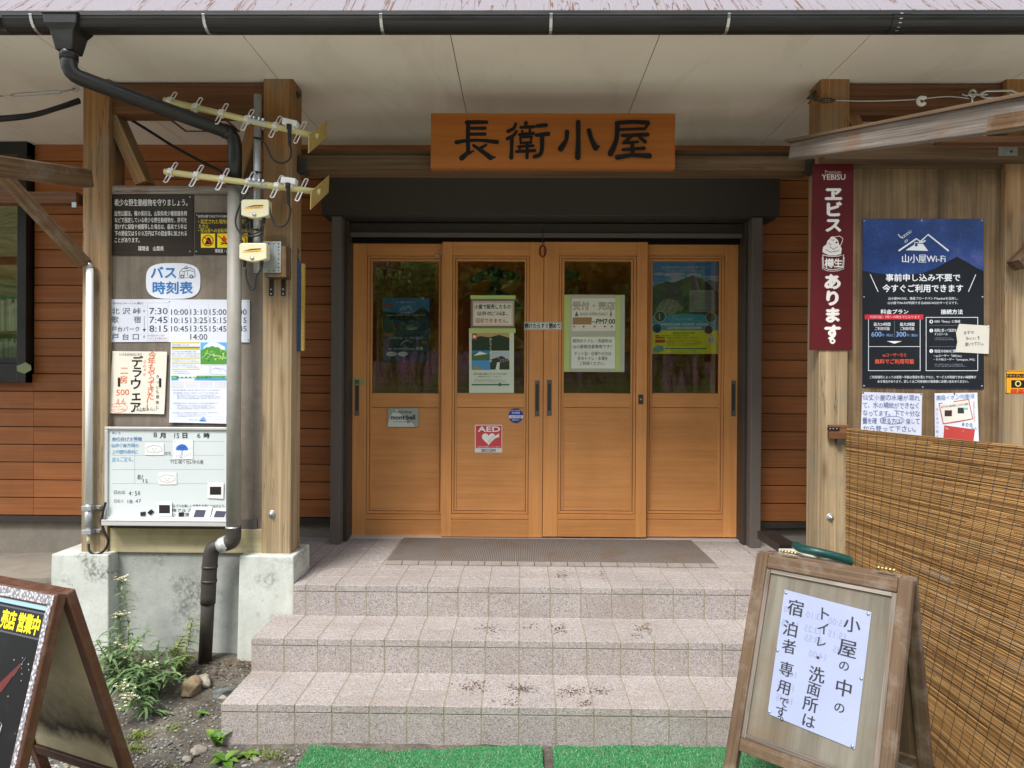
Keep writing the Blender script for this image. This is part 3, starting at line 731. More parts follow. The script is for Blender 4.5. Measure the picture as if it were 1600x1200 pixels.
m = MB(); m.tube(smooth_path([B0, (B0 + B1) / 2, B1 + Vector((-0.008, 0, -0.004)), B1 * .68 + B2 * .32 + Vector((0, 0, -.004)), B1 * .3 + B2 * .7 + Vector((0, 0, .004)), B2 + Vector((.004, 0, .002)), B3, B3 * .6 + B4 * .4]), PR + 0.003, 20); m.build('elbow', M_dark, dp, smooth=True)
m = MB(); m.tube([B1 * .7 + B2 * .3, B1 * .34 + B2 * .66], PR + 0.0052, 20); m.build('tape', M_alu, dp, smooth=True)
m = MB(); m.tube([B3 * .9 + B4 * .1, B4], PR - 0.001, 20); 
for t in (0.02, 0.16): p = B3 * (1 - t) + B4 * t; m.tube([p, p + (B4 - B3).normalized() * 0.012], PR + 0.0055, 20)
m.build('lower_pipe', M_dark, dp, smooth=True)
for z in (at(366, 790, 3.4).z, ): 
    m = MB(); m.tube([(px_, 3.4, Zl + 0.004), (px_, 3.4, Zl + 0.012)], PR + 0.004, 20); m.build('clamp', M_steel, dp, smooth=True)

# ================================================================ NAME BOARD OVER THE DOORS
def nameboard():
    Y = 3.50; m = MB(); m.pbox(673, 177, 1055, 263.5, Y, Y + 0.045, 0, 'x')
    o = m.build('name_board', M_sign, None, bevel=0.002, label='long orange-brown wooden name board with four black brush characters above the doors', cat='sign')
    a = Art(PixPlane(Y)); K = '0b0a0c'
    sx, sy = 350 / 1600, 100 / 457
    L = [2]
    def s(pts, w):
        a.stroke([(690 + x * sx, 170 + y * sy) for x, y in pts], [q * sx * 1.18 for q in w] if isinstance(w, list) else w * sx * 1.18, K, L[0]); L[0] += 0.55
    # 長
    s([(190, 95), (188, 200), (190, 300)], 26); s([(178, 98), (250, 96), (322, 96)], [24, 26, 22]); s([(195, 140), (310, 139)], [20, 22]); s([(195, 182), (310, 181)], [20, 22])
    s([(106, 240), (180, 228), (280, 226), (395, 238)], [26, 20, 20, 28]); s([(190, 300), (182, 318), (145, 352)], [24, 24, 34]); s([(195, 318), (232, 300)], [20, 8])
    s([(318, 258), (285, 278), (262, 282)], [16, 20, 10]); s([(228, 262), (290, 305), (350, 350)], [18, 26, 32]); s([(350, 350), (385, 346)], [26, 8])
    # 衛
    s([(530, 108), (515, 140), (475, 162)], [18, 20, 24]); s([(535, 160), (515, 190), (470, 215)], [16, 20, 22]); s([(502, 205), (500, 290), (497, 350)], [24, 20, 26])
    s([(603, 100), (600, 135)], [22, 18]); s([(565, 135), (660, 130)], [18, 20]); s([(632, 135), (628, 180)], [14, 14]); s([(575, 160), (578, 185)], 14); s([(555, 186), (655, 178)], [18, 22])
    s([(562, 208), (566, 248)], 14); s([(562, 206), (645, 202)], 15); s([(642, 204), (636, 246)], 14); s([(566, 246), (640, 242)], 14)
    s([(548, 272), (655, 266)], [16, 18]); s([(560, 275), (556, 305)], 14); s([(535, 308), (665, 300)], [18, 20]); s([(612, 250), (610, 352)], [18, 20])
    s([(682, 126), (745, 120)], [22, 24]); s([(678, 192), (762, 182)], [22, 26]); s([(718, 192), (716, 290), (700, 330), (662, 345)], [26, 24, 26, 24])
    # 小
    s([(975, 98), (976, 220), (972, 350)], [28, 26, 34]); s([(895, 168), (890, 225), (850, 288)], [28, 22, 36]); s([(1052, 158), (1068, 215), (1100, 284)], [28, 26, 34]); s([(1100, 284), (1128, 268)], [28, 8])
    # 屋
    s([(1250, 105), (1360, 98), (1470, 102)], [26, 24, 26]); s([(1474, 104), (1452, 150)], [24, 12]); s([(1258, 152), (1450, 146)], [18, 18]); s([(1256, 110), (1246, 230), (1205, 325)], [28, 26, 34])
    s([(1290, 195), (1470, 188)], [20, 24]); s([(1360, 198), (1300, 245)], [16, 20]); s([(1298, 248), (1400, 240)], [18, 16]); s([(1410, 205), (1452, 240)], [18, 24])
    s([(1292, 296), (1445, 286)], [18, 22]); s([(1362, 250), (1362, 335)], [22, 24]); s([(1255, 350), (1360, 336), (1480, 340)], [32, 22, 34])
    a.build('lettering', o)
nameboard()

# ================================================================ LEFT NOTICE PANEL
NY = 3.509
# brown wildlife board
mw = wood('brown_sign_face', '241b14', '3a2e24', 70, 0.8, 0.5, 0.1, 0.2)
def grained_sheet(name, quad, Y, label, cat, ax='x', mat=None, thick=0.004, group=None):
    m = MB(); m.pbox(*quad, Y, Y + thick, 0, ax); return m.build(name, mat, None, label=label, cat=cat, group=group, bevel=0.002), Art(PixPlane(Y))
o, a = grained_sheet('wildlife_notice', (169, 304, 302, 399), NY - 0.002, 'dark brown wood-grain notice in white Japanese text about protecting rare wildlife', 'sign', mat=mw, thick=0.006)
Wt = 'e6e4de'
a.text('希少な野生動植物を守りましょう。', 179, 311, 293, 322, Wt, 0.012)
for i, t in enumerate(('自然公園法、種の保存法、山梨県希少種保護条例', 'などで指定している希少な野生動植物を、許可を', '受けずに採取や捕獲等した場合は、最高で５年以', '下の懲役又は５００万円以下の罰金等に処される')): a.text(t, 179.5, 329.5 + i * 10.4, 292, 337.5 + i * 10.4, Wt, 0.008)
a.text('ことがあります。', 179.5, 371, 218, 379, Wt, 0.008); a.text('環境省　山梨県', 216, 384.5, 256, 392, Wt, 0.01)
a.build('lettering', o); pins(o, ((174, 308), (297, 308), (173, 393), (297, 393)), NY - 0.002, M_galv, 0.004, 'screw')
# prohibited-acts board
o, a = grained_sheet('prohibition_notice', (304, 332, 400, 398), NY - 0.001, 'dark brown notice with yellow no-camping and no-fire squares half behind the downpipe', 'sign', mat=mw, thick=0.005)
Ye = 'd8c22a'
a.text('自然公園では以下の行為を行うことはできません', 310, 336, 396, 340, Wt, 0.008); a.text('・指定された場所以外での野営、', 310, 342.5, 390, 350, Ye, 0.01); a.text('たき火', 311, 350.5, 326, 357, Ye, 0.01); a.text('・登山道への自転車、バイクの乗入れ', 310, 357, 398, 363.5, Ye, 0.01)
for x in (314, 339.5, 365): a.rect(x, 365, x + 22, 387, 'f2dc12', 1)
a.poly([(320, 382), (324, 371), (328, 371), (332, 382)], '15120d', 2); a.ring(325, 376, 9, 1.6, 'c32a1c', 4); a.line([(319, 370), (331, 382)], 1.6, 'c32a1c', 5)
a.poly([(347, 377), (345.5, 373), (348, 371), (350, 367), (352, 371), (354.5, 373), (353, 378), (350, 379)], 'd8401c', 3); a.line([(345, 382), (356, 379)], 1.4, '15120d', 2); a.line([(345, 379), (356, 382)], 1.4, '15120d', 2.5); a.line([(341, 368), (360, 385)], 1.7, 'c32a1c', 5)
a.ring(376, 376, 9, 1.6, 'c32a1c', 4); a.circle(376, 378, 4, '15120d', 2)
a.text('環境省・山梨県', 336, 389, 366, 395, Wt, 0.01); a.build('lettering', o); pins(o, ((308, 336), (307, 393)), NY - 0.001, M_galv, 0.004, 'screw')
# bus timetable heading
def superellipse(x0, y0, x1, y1, n=40, e=3.2):
    cx, cy, rx, ry = (x0 + x1) / 2, (y0 + y1) / 2, (x1 - x0) / 2, (y1 - y0) / 2; p = []
    for k in range(n):
        q = 2 * math.pi * k / n; c, s = math.cos(q), math.sin(q)
        p.append((cx + rx * math.copysign(abs(c) ** (2 / e), c), cy + ry * math.copysign(abs(s) ** (2 / e), s)))
    return p
o, a = sheet('bus_heading', superellipse(228, 411, 313, 467), NY, 'rounded white card with large blue characters and a small sketched bus', 'sign', 'd9dde8')
Bl = '2f6fae'
a.text('バス', 236, 417, 275, 434, Bl, 0.03); a.text('時刻表', 239, 440, 301, 459, Bl, 0.025)
bk = '33373a'
a.line([(281, 433), (281, 425), (285, 420), (297, 418), (304, 422), (305, 432), (300, 433.5)], 0.9, bk); a.line([(284, 425), (296, 422), (303, 425)], 0.8, bk, 2.4)
for x in (285, 299): a.ring(x, 432, 3, 1.3, bk, 3)
a.line([(279, 434.5), (304, 433.5)], 0.8, '5a8fbf', 2.8); a.line([(288, 424), (288, 431)], 0.7, bk); a.line([(293, 423), (293, 431)], 0.7, bk); a.ring(291, 418, 2.5, 0.7, bk, 2.2)
a.build('lettering', o)
# timetable sheets
Tx = '3c3f45'
o, a = sheet('timetable_sheet', [(172, 467.5), (264, 467.5), (264, 534), (171, 534.5)], NY, 'white timetable sheet listing four stop names and the first bus times', 'notice', 'd5d9e6', 'bus timetable sheets')
a.text('2024.6.15〜11.4 運行', 176, 472, 224, 475.5, '6d7078')
for i, t in enumerate((('北 沢 峠', 174.5, 220, 481, 491), ('歌　　宿', 174.5, 220, 494, 504.5), ('戸台パーク', 174.5, 218, 510, 518), ('戸 台 口', 174.5, 217, 521, 531))): a.text(t[0], t[1], t[3], t[2], t[4], Tx, 0.0)
a.frame(230.5, 473, 263, 532.5, 0.4, 'a5abba', 1); a.line([(225.5, 494), (225.5, 514)], 0.5, Tx); a.poly([(223, 514), (228, 514), (225.5, 518.5)], Tx, 3)
for i, t in enumerate(('7:30', '7:45', '8:15')): a.text(t, 233.5, 481 + 13.7 * i, 262, 491 + 13.7 * i, Tx)
a.text('発', 223.5, 484, 227, 488, '8b8f98'); a.text('着', 223.5, 524, 227, 528, '8b8f98'); a.words(232, 522, 261, 531, 2, 'c05a4a')
a.build('lettering', o)
o, a = sheet('timetable_sheet', [(263, 467.5), (390, 468.5), (390, 535), (263.5, 534.5)], NY - 0.0022, 'white timetable sheet with columns of bus times, crossed by the downpipe', 'notice', 'd8dce9', 'bus timetable sheets')
for c, (x, col) in enumerate(((267.5, ('10:00', '10:15', '10:45')), (297.5, ('13:10', '13:25', '13:55', '14:00')), (327.5, ('15:00', '15:15', '15:45')), (359, ('16:00', '16:15', '16:45')))):
    for i, t in enumerate(col): a.text(t, x, 483 + (13.1 if c != 1 else 12.9) * i, x + 26.5, 492 + 13.0 * i, Tx)
    a.line([(x + 28.3, 475), (x + 28.3, 521)], 0.35, 'b0b6c4', 1)
a.build('lettering', o); pins(o, ((264.5, 471), (387, 471.5), (388, 531)), NY - 0.002, M_galv, 0.0035)
# grape sale notice
GQ = [(176, 548.5), (261.5, 549.5), (257, 647), (170, 645.5)]
o, a = sheet('grape_notice', GQ, NY - 0.004, 'slightly tilted cream card with black and orange brush lettering offering grapes', 'notice', 'e3ddcf', curl=0.006)
Og = 'd96a35'
a.vtext('デラウェア', 215, 556, 644, '15161a', 19, 0.022, jit=1.2, dx=-0.9)
a.vtext('今年もやってきた!!', 238, 551, 641, Og, 12.5, 0.012, jit=0.8, dx=-0.4); a.vtext('二房', 194, 572, 601, Og, 13, 0.012, jit=0.8); a.text('500', 182, 609, 202, 618, Og, 0.006, slope=-1); a.hand('えん', 181, 621, 198, 633, Og, 0.006)
a.vtext('きっとも最後に', 246.5, 585, 640, '33353a', 6.0, jit=0.5); a.vtext('さわやか', 226.5, 562, 588, Og, 5.5, jit=0.4); a.text('いつもおせわになり', 187, 551.5, 222, 556, '44464c'); a.hand('JA山梨みらい', 211, 636, 246, 643, '2b2d33')
a.ring(186, 637, 14, 0.7, Og, 2, 7.5); a.words(176, 633, 197, 642, 2, Og)
a.rect(184.5, 590, 188, 604, '101012', 4); a.rect(249, 591, 252.5, 605, '101012', 4)
a.build('lettering', o)
# trail information sheet
o, a = sheet('trail_leaflet', [(267, 533), (360.5, 534.5), (358.5, 662), (265, 660)], NY - 0.0044, 'white printed leaflet with a green mountain map and yellow bands, beside the downpipe', 'notice', 'd7ddec', curl=0.004)
a.rect(268.5, 534.5, 312.5, 536.5, 'c8b84a'); a.rect(268.5, 541.5, 312.5, 544.5, '8f8338'); a.rect(268.5, 544.5, 312.5, 547, 'c8b84a')
for y in (558.5, 566.5, 576): a.rect(268.5, y, 312, y + 2, 'c8b84a')
a.words(269.5, 537, 300, 541, 1, '55585e', 3, 2); a.words(269, 548, 312, 558, 3, '6b6e74', 3, 3); a.words(269, 561, 311, 566, 2, '6b6e74', 3, 4); a.words(269, 569, 311, 575, 2, '6b6e74', 3, 5); a.words(269, 578.5, 298, 585, 2, '6b6e74', 3, 6)
a.rect(313.5, 535, 359.5, 569, '5aa7dc'); hill = [(313.5, 569), (313.5, 548)] + [(313.5 + 46 * t / 10, 547 - 6.5 * math.sin(math.pi * min(1, t / 8)) + (1.5 if t % 2 else 0)) for t in range(11)] + [(359.5, 569)]
a.poly(hill, '4d8f3a', 2)
rr = random.Random(5)
for k in range(26):
    x, y = rr.uniform(316, 355), rr.uniform(546, 565); c = rr.choice(['93bb4a', '2f6f38', 'b7cc5c', '5fa052', '7db14a']); a.poly([(x, y), (x + rr.uniform(2, 5), y - rr.uniform(0, 3)), (x + rr.uniform(1, 4), y + rr.uniform(1, 4))], c, 3 + k * 0.05)
for k in range(5): a.line([(316 + k * 8, 560 - k), (324 + k * 7, 552 + k * 2), (336 + k * 5, 556)], 0.5, 'dfe8d0', 5)
a.frame(314, 570, 327, 584.5, 0.5, 'd9c95a', 2); a.frame(329, 570, 359, 585, 0.4, '9aa2b4', 2); a.line([(331, 577), (340, 575), (349, 577), (357, 582)], 0.5, '7c87b5'); a.line([(336, 573), (346, 581)], 0.4, 'c06a6a')
a.rect(268, 587, 358.5, 591, '5f9a4c'); a.rect(268, 591, 358, 594.5, '4e93c8')
for k in range(14): a.poly([(269 + k * 6.3, 591), (272 + k * 6.3, 587.3 + rr.uniform(0, 1)), (276 + k * 6.3, 591)], rr.choice(['2f6f38', '93bb4a', '3f7f46']), 2)
for c in range(4):
    for r_ in range(4):
        a.text('12 13 14 15 16 17', 268.5 + c * 22.5, 596.5 + r_ * 2.6, 287.5 + c * 22.5, 598.2 + r_ * 2.6, 'c9a23a' if (c + r_) % 3 else '8f949c')
a.words(270, 608, 354, 611, 1, '5a5d66', 3, 9); a.words(271, 612.5, 350, 615.5, 1, '6a6d76', 3, 10); a.words(277, 616, 345, 624, 3, '6a6d76', 3, 11); a.words(271, 628.5, 350, 631.5, 1, '6a6d76', 3, 12); a.words(277, 632, 338, 640, 3, '6a6d76', 3, 13); a.words(271, 643.5, 350, 646.5, 1, '6a6d76', 3, 14); a.words(277, 647, 330, 651.5, 2, '6a6d76', 3, 15)
a.text('南アルプス市', 296, 654.5, 309, 657.5, '5f7f9f'); a.poly([(311, 657), (314, 653.5), (318, 651.5), (322, 655), (323, 658.5), (313, 658.5)], '2b78b4', 2); a.line([(312, 656), (317, 654), (322, 657)], 0.8, 'd7ddec', 3); a.frame(334, 651, 354, 659, 0.3, 'a9b0bf', 2); a.line([(336, 654), (345, 656.5), (352, 653)], 0.35, '7c87b5', 3)
a.build('lettering', o); pins(o, ((266.5, 658), (357, 660), (266, 638)), NY - 0.0044, M_jamb, 0.0032)

# whiteboard
WBY = 3.458
wbm = MB(); wbm.pbox(164, 670, 357, 816, WBY + 0.006, WBY + 0.02)
M_wb = N('whiteboard_enamel', 0.22, 0.5); M_wb.color('c6cdce'); M_wb = M_wb.mat
wbo = wbm.build('whiteboard', M_wb, None, label='aluminium-framed whiteboard with blue and black marker notes and weather cards', cat='whiteboard')
f = MB(); f.pbox(163, 667.5, 358, 671.5, WBY - 0.004, WBY + 0.02); f.pbox(163, 671.5, 168, 813, WBY - 0.004, WBY + 0.02, 0); f.pbox(353.5, 671.5, 358, 813, WBY - 0.004, WBY + 0.02); f.pbox(168, 808, 353.5, 813, WBY - 0.004, WBY + 0.02)
f.build('frame', M_alu, wbo, bevel=0.002)
f = MB(); f.pbox(158, 815, 354, 822, WBY - 0.055, WBY + 0.01); f.pbox(158, 813, 354, 815, WBY - 0.058, WBY - 0.052); f.build('tray', M_alu, wbo, bevel=0.002)
a = Art(PixPlane(WBY + 0.006)); g_ = '9aa6ac'
for y in (689.5, 711.5, 733.5, 755.5): a.line([(175, y), (350, y)], 0.6, g_, 1)
a.line([(210.5, 689), (210.5, 755.5)], 0.6, g_, 1.4)
bm_ = '3f6fae'; bl2 = '4a86b8'; k_ = '25272c'
a.hand('8/5', 176, 673, 190, 679, '355f9e', 0.004); a.hand('熊の目げき情報', 175, 682.5, 222, 689, bm_, 0.012); a.hand('仙水小屋方面の', 174, 692.5, 217, 699, bl2, 0.004); a.hand('上の堤の途中に', 175, 702.5, 216, 709, bl2, 0.004); a.hand('居るごまる。', 175, 713.5, 212, 722, '6fa3cc', 0.004)
a.hand('8', 241, 674, 248, 684.5, k_); a.text('月', 250, 676.5, 258.5, 684.5, '17181b', 0.03); a.hand('15', 272, 675.5, 282, 685.5, k_); a.text('日', 285.5, 676.5, 292.5, 684.5, '17181b', 0.03); a.hand('6', 309, 675, 316, 685, k_); a.text('時', 318.5, 676.5, 327.5, 684.5, '17181b', 0.03)
a.hand('のち', 257.5, 705, 267.5, 711, k_); a.hand('で12:00くらいから雨', 265, 717, 318, 725, k_, 0.004, slope=1); a.hand('8/', 216, 740, 228, 751, k_); a.hand('15', 223, 747, 233, 755, k_)
a.hand('日の出', 177.5, 766, 196, 772.5, '5a5e66'); a.hand('4:56', 202, 765, 221, 775, '4a4e56'); a.hand('日の入', 177.5, 779.5, 194, 786, '5a5e66'); a.hand('18:47', 199, 779, 222, 786.5, '4a4e56')
a.text('アルプスの美しい自然を未来につなげよう。', 266, 788, 352, 793, '33363b', 0.01, slope=0); a.text('南アルプス', 269, 794.5, 306, 800, '33363b', 0.01); a.text('心', 269, 801.5, 274.5, 807, '33363b', 0.01); a.text('園', 290, 801.5, 295.5, 807, '33363b', 0.01)
a.build('lettering', wbo)
def card(name, quad, label, cat, dy=0.003, col='dfe0de', group=None):
    return sheet(name, quad, WBY + 0.006 - dy, label, cat, col, group, thick=0.0012)
def cloud(a, cx, cy, s):
    p = []
    for k in range(48):
        q = 2 * math.pi * k / 48; r = 1 + 0.10 * abs(math.sin(3 * q + 0.4)); p.append((cx + 12.5 * s * r * math.cos(q), cy + 5.8 * s * r * math.sin(q)))
    a.line(p + [p[0]], 0.5, '8c8f92', 2); a.circle(cx - 2.6 * s, cy - 0.5, 0.6, '33363b', 3); a.circle(cx + 2.6 * s, cy - 0.5, 0.6, '33363b', 3)
    a.line([(cx - 2.2, cy + 2), (cx - 1, cy + 2.9), (cx + 1, cy + 2.9), (cx + 2.2, cy + 2)], 0.45, 'c2605a', 3)
for q, lab in (((226.5, 692.5, 256, 711), 'white cloud card in the upper row of the whiteboard'), ((247.5, 738.5, 276, 757), 'white cloud card in the lower row of the whiteboard, by the date')):
    o, a = card('weather_card', q, lab, 'card', group='weather cards on the whiteboard'); cloud(a, (q[0] + q[2]) / 2, (q[1] + q[3]) / 2, 0.92); a.build('drawing', o)
o, a = card('weather_card', (270, 687.5, 301.5, 717.5), 'white card with a blue umbrella and rain on the whiteboard', 'card', group='weather cards on the whiteboard')
for k in range(16):
    x, y = 273 + (k * 7.3) % 26, 690 + (k * 11.7) % 24; a.line([(x + 1.2, y - 2), (x - 0.8, y + 2)], 0.45, '6c9fd0', 1)
a.poly([(275, 703.5)] + [(284.5 - 9.5 * math.cos(math.pi * k / 14), 703.5 - 9.5 * math.sin(math.pi * k / 14)) for k in range(15)] + [(294, 703.5)] + [(294 - k * 1.9, 704.2 - (1.3 if k % 2 else 0)) for k in range(1, 10)], '2f63b4', 2)
a.line([(284.5, 694), (284.5, 712)], 0.7, '2f63b4', 3); a.ring(282.8, 713, 2.1, 0.8, '2f63b4', 3, a0=0, a1=math.pi); a.circle(282, 699, 0.6, '16233c', 4); a.circle(287.5, 699, 0.6, '16233c', 4)
a.build('drawing', o)
for q, dk, lab, c2 in (([(324.5, 754), (349.5, 754.5), (349, 779.5), (324, 778)], (328, 760.5, 345.5, 773), 'white card with a dark square, alone at the right of the whiteboard', '231f20'),
                   ([(245, 784), (268.5, 784), (268.5, 807), (245, 807)], (248.5, 789, 265.5, 802), 'white card with a dark square, at the bottom centre of the whiteboard', '231f20'),
                   ([(299.5, 791.5), (332, 791.5), (326, 817.5), (292, 817.5)], [(306, 796.5), (322, 797), (318, 810), (301.5, 810)], 'white card with a grey square, leaning on the tray left of another', '4b4c5e'),
                   ([(333.5, 794), (355, 794.5), (350, 817), (327, 817)], [(337.5, 798), (354, 799), (349, 811), (333, 810.5)], 'white card with a grey square, leaning at the right end of the tray', '4b4c5e')):
    o, a = card('magnet_card', q, lab, 'card', 0.006, group='cards with a dark square')
    if isinstance(dk, tuple): a.rect(*dk, c2, 2)
    else: a.poly(dk, c2, 2)
    a.build('magnet', o)
for q, lab in (([(219, 800.5), (226.5, 799.5), (227, 805.5), (219.5, 806.5)], 'small black magnet lying straight at the bottom of the whiteboard'), ([(230, 801), (235.5, 796), (240.5, 800), (235, 805)], 'small black magnet turned to a diamond at the bottom of the whiteboard'), ([(279, 801), (287, 800.5), (287, 806.5), (279, 807)], 'small black magnet between two printed characters on the whiteboard')):
    o, a = sheet('magnet', q, WBY + 0.001, lab, 'magnet', '1c191a', 'small black magnets', thick=0.004)

# ================================================================ ANTENNAS ON THE LEFT BAY
AY = 3.34
M_bright = plain('bright_aluminium', (0.82, 0.82, 0.82), 0.35, 0.5, 0.25, var=0.05)
def mast():
    m = MB(); x = at(402, 290, 3.40)
    m.tube([(x.x, 3.40, at(402, 426, 3.4).z), (x.x, 3.40, at(402, 149, 3.4).z)], 0.0185, 18); r_ = m.build('antenna_mast', M_galv, None, smooth=True, label='galvanised steel pipe mast standing in front of the second post', cat='mast')
    for y in (217, 270, 360):
        k = MB(); k.tube([at(402, y + 1.2, 3.4), at(402, y - 1.2, 3.4)], 0.0198, 16); k.tube([at(400, y, 3.378), at(405, y - 1, 3.374)], 0.004, 6); k.build('cable_tie', M_blackmat, r_, smooth=True)
mast()
def yagi(P0, P1, lab, fx, cab):
    a_, b_ = at(*P0, AY - 0.0), at(*P1, AY); d = (b_ - a_).normalized()
    y = empty('yagi_antenna', (a_ + b_) / 2, lab, 'antenna', 'comb-shaped antennas on the steel mast')
    m = MB(); m.tube([a_ - d * 0.02, b_ + d * 0.01], 0.0148, 16); m.build('boom', M_gold, y, smooth=True)
    e = Vector((0.20, 0.45, 0.87)).normalized()              # rods stand up and towards the viewer
    L = (b_ - a_).length
    for i, t in enumerate((0.012, 0.185, 0.36, 0.535, 0.725, 0.89)):
        c = a_ + d * (L * t); m = MB(); h = 0.064 - 0.003 * (i == 0) + 0.004 * i / 5; s = 0.0085
        loop = [c + e * h + d * s, c + e * h * 0.5 + d * s, c - e * h * 0.5 + d * s, c - e * h + d * s, c - e * (h + .004), c - e * h - d * s, c - e * h * 0.5 - d * s, c + e * h * 0.5 - d * s, c + e * h - d * s, c + e * (h + .004)]
        m.tube(loop, 0.003, 6, closed=True); m.build('element', M_bright, y, smooth=True)
        if i != 5:
            m = MB(); m.beam(c - d * 0.012, c + d * 0.012, 0.034, 0.026, 0, e); m.beam(c - d * 0.006 + e * 0.016, c + d * 0.006 + e * 0.016, 0.018, 0.014, 0, e); m.build('clip', M_white, y, bevel=0.003)
    # square reflector with a cross slot
    n1 = e; n2 = d.cross(e).normalized(); c = b_ + d * 0.006; m = MB(); q = 0.092
    pl = [c + n1 * q * 0.9 + n2 * q * 0.0, c + n2 * q, c - n1 * q, c - n2 * q]
    h1 = (n1 + n2).normalized(); h2 = (n1 - n2).normalized()
    h1 = Vector((0.37, 0.62, 0.69)).normalized(); h2 = (Vector((0.02, 0.05, 1)) - h1 * 0.0).normalized(); cs = [c + h1 * 0.078 + h2 * 0.042, c + h1 * 0.078 - h2 * 0.042, c - h1 * 0.078 - h2 * 0.042, c - h1 * 0.078 + h2 * 0.042]
    m.prism(cs, d * 0.004)
    
    for w, k0, k1 in ((h1, 0.07, 0.022), (h2, 0.037, 0.018)): m.beam(c - w * k0 - d * 0.0006, c - w * k1 - d * 0.0006, 0.006, 0.0012, 1, d); m.beam(c + w * k1 - d * 0.0006, c + w * k0 - d * 0.0006, 0.006, 0.0012, 1, d)
    m.build('reflector', [plain('gold_anodised', hx('b39a5c'), 0.35, 0.5, 0.6, var=0.15), M_void], y)
    m = MB(); m.beam(c - d * 0.03, c, 0.024, 0.024, 0, e); m.build('clip', M_steel, y, bevel=0.002)
    # feed box and its cable
    c = a_ + d * (L * fx) + Vector((0, -0.004, 0.03)); m = MB(); m.beam(c - d * 0.036, c + d * 0.036, 0.05, 0.032, 0); m.beam(c - d * 0.02 + Vector((0, -0.0, -.022)), c + d * 0.02 + Vector((0, 0, -.022)), 0.04, 0.02, 0); m.build('feed_box', M_white, y, bevel=0.006)
    m = MB(); p0 = c + Vector((0.002, -0.03, -0.015)); m.tube([p0, p0 + Vector((0, 0, -0.02)), p0 + Vector((0.002, 0, -0.022)), p0 + Vector((0.003, 0, -0.09)), p0 + Vector((0.003, 0, -0.1))], 0.008, 12, rs=[.012, .012, .0095, .008, .005]); m.build('connector', M_blackmat, y, smooth=True)
    m = MB(); m.tube(smooth_path([p0 + Vector((0.003, 0, -0.095))] + [at(*q, AY - 0.01 + 0.012 * i / 5) for i, q in enumerate(cab)], 8), 0.0042, 8); m.build('cable', M_blackmat, y, smooth=True)
    m = MB(); k = at((402), (P0[1] + (P1[1] - P0[1]) * (402 - P0[0]) / (P1[0] - P0[0])) - 0.5, AY)
    m.beam(k - d * 0.04 + Vector((0, 0.005, -.004)), k + d * 0.05 + Vector((0, 0.005, -.004)), 0.05, 0.012, 0)
    for s in (-0.03, -0.01, 0.015, 0.035): m.tube([k + d * s + Vector((0, -0.018, 0.006)), k + d * s + Vector((0, -0.018, 0.018))], 0.006, 8)
    m.tube([k + Vector((-0.02, 0, .0)), k + Vector((-0.022, 0.06, 0)), k + Vector((0, 0.085, 0)), k + Vector((0.022, 0.06, 0)), k + Vector((0.02, 0, 0))], 0.0035, 8)
    m.build('mast_clamp', M_steel, y, smooth=False)
yagi((263, 158), (494, 213), 'upper comb-shaped antenna with a cream boom and square gold reflector', 0.83, [(455, 235), (453, 248), (440, 255), (426, 248), (418, 232), (411, 220), (404, 217)])
yagi((264, 269), (497, 300), 'lower comb-shaped antenna with a cream boom and square gold reflector', 0.81, [(454, 330), (447, 350), (433, 353), (424, 338), (420, 322), (412, 314), (404, 312)])
def amp(q, lab, dx):
    x0, y0, x1, y1 = q; Y = 3.325; m = MB(); n = 12; p = []
    bot = [(x0 + (x1 - x0) * k / n, y1 - 5 + 4.5 * math.sin(math.pi * k / n)) for k in range(n + 1)]
    poly = [(x0, y0 + 3), (x0 + 3, y0), (x1 - 2, y0), (x1, y0 + 3)] + list(reversed(bot))
    m.prism(list(reversed([at(a, b, Y) for a, b in poly])), (0, 0.045, 0))
    o = m.build('amplifier_box', M_cream, None, bevel=0.004, label=lab, cat='amplifier', group='cream booster boxes on the mast')
    a = Art(PixPlane(Y)); w = x1 - x0
    a.poly([(x0 + w * .12, y0 + 13), (x0 + w * .45, y0 + 9.2), (x0 + w * .8, y0 + 8.6), (x0 + w * .8, y0 + 10), (x0 + w * .45, y0 + 11)], '2b2622', 2); a.poly([(x0 + w * .08, y0 + 15.5), (x0 + w * .3, y0 + 11.8), (x0 + w * .8, y0 + 10.4), (x0 + w * .8, y0 + 14), (x0 + w * .3, y0 + 15)], 'd9a63c', 1)
    a.text('BOOSTER', x0 + w * .35, y0 + 12.3, x0 + w * .7, y0 + 13.8, '8a7540', 0, 3); a.build('lettering', o)
    k = MB(); c = at(x0 + w * .48, y1 - 6, Y); k.tube([c, c - Vector((0, 0.004, 0))], 0.009, 12); k.build('screw', M_steel, o, smooth=True)
    for t in (0.2, 0.82):
        c = at(x0 + w * t, y1 - 3, Y + 0.02); k = MB(); k.tube([c, c - Vector((0, 0, 0.018)), c - Vector((0, 0, 0.034))], .009, 10, rs=[.009, .009, .006]); k.build('connector', M_blackmat, o, smooth=True)
amp((376.5, 311.5, 420, 341), 'upper cream booster box with an orange and black arrow mark on the mast', 0)
amp((373.5, 379.5, 416.5, 409), 'lower cream booster box with an orange and black arrow mark on the mast', 0)
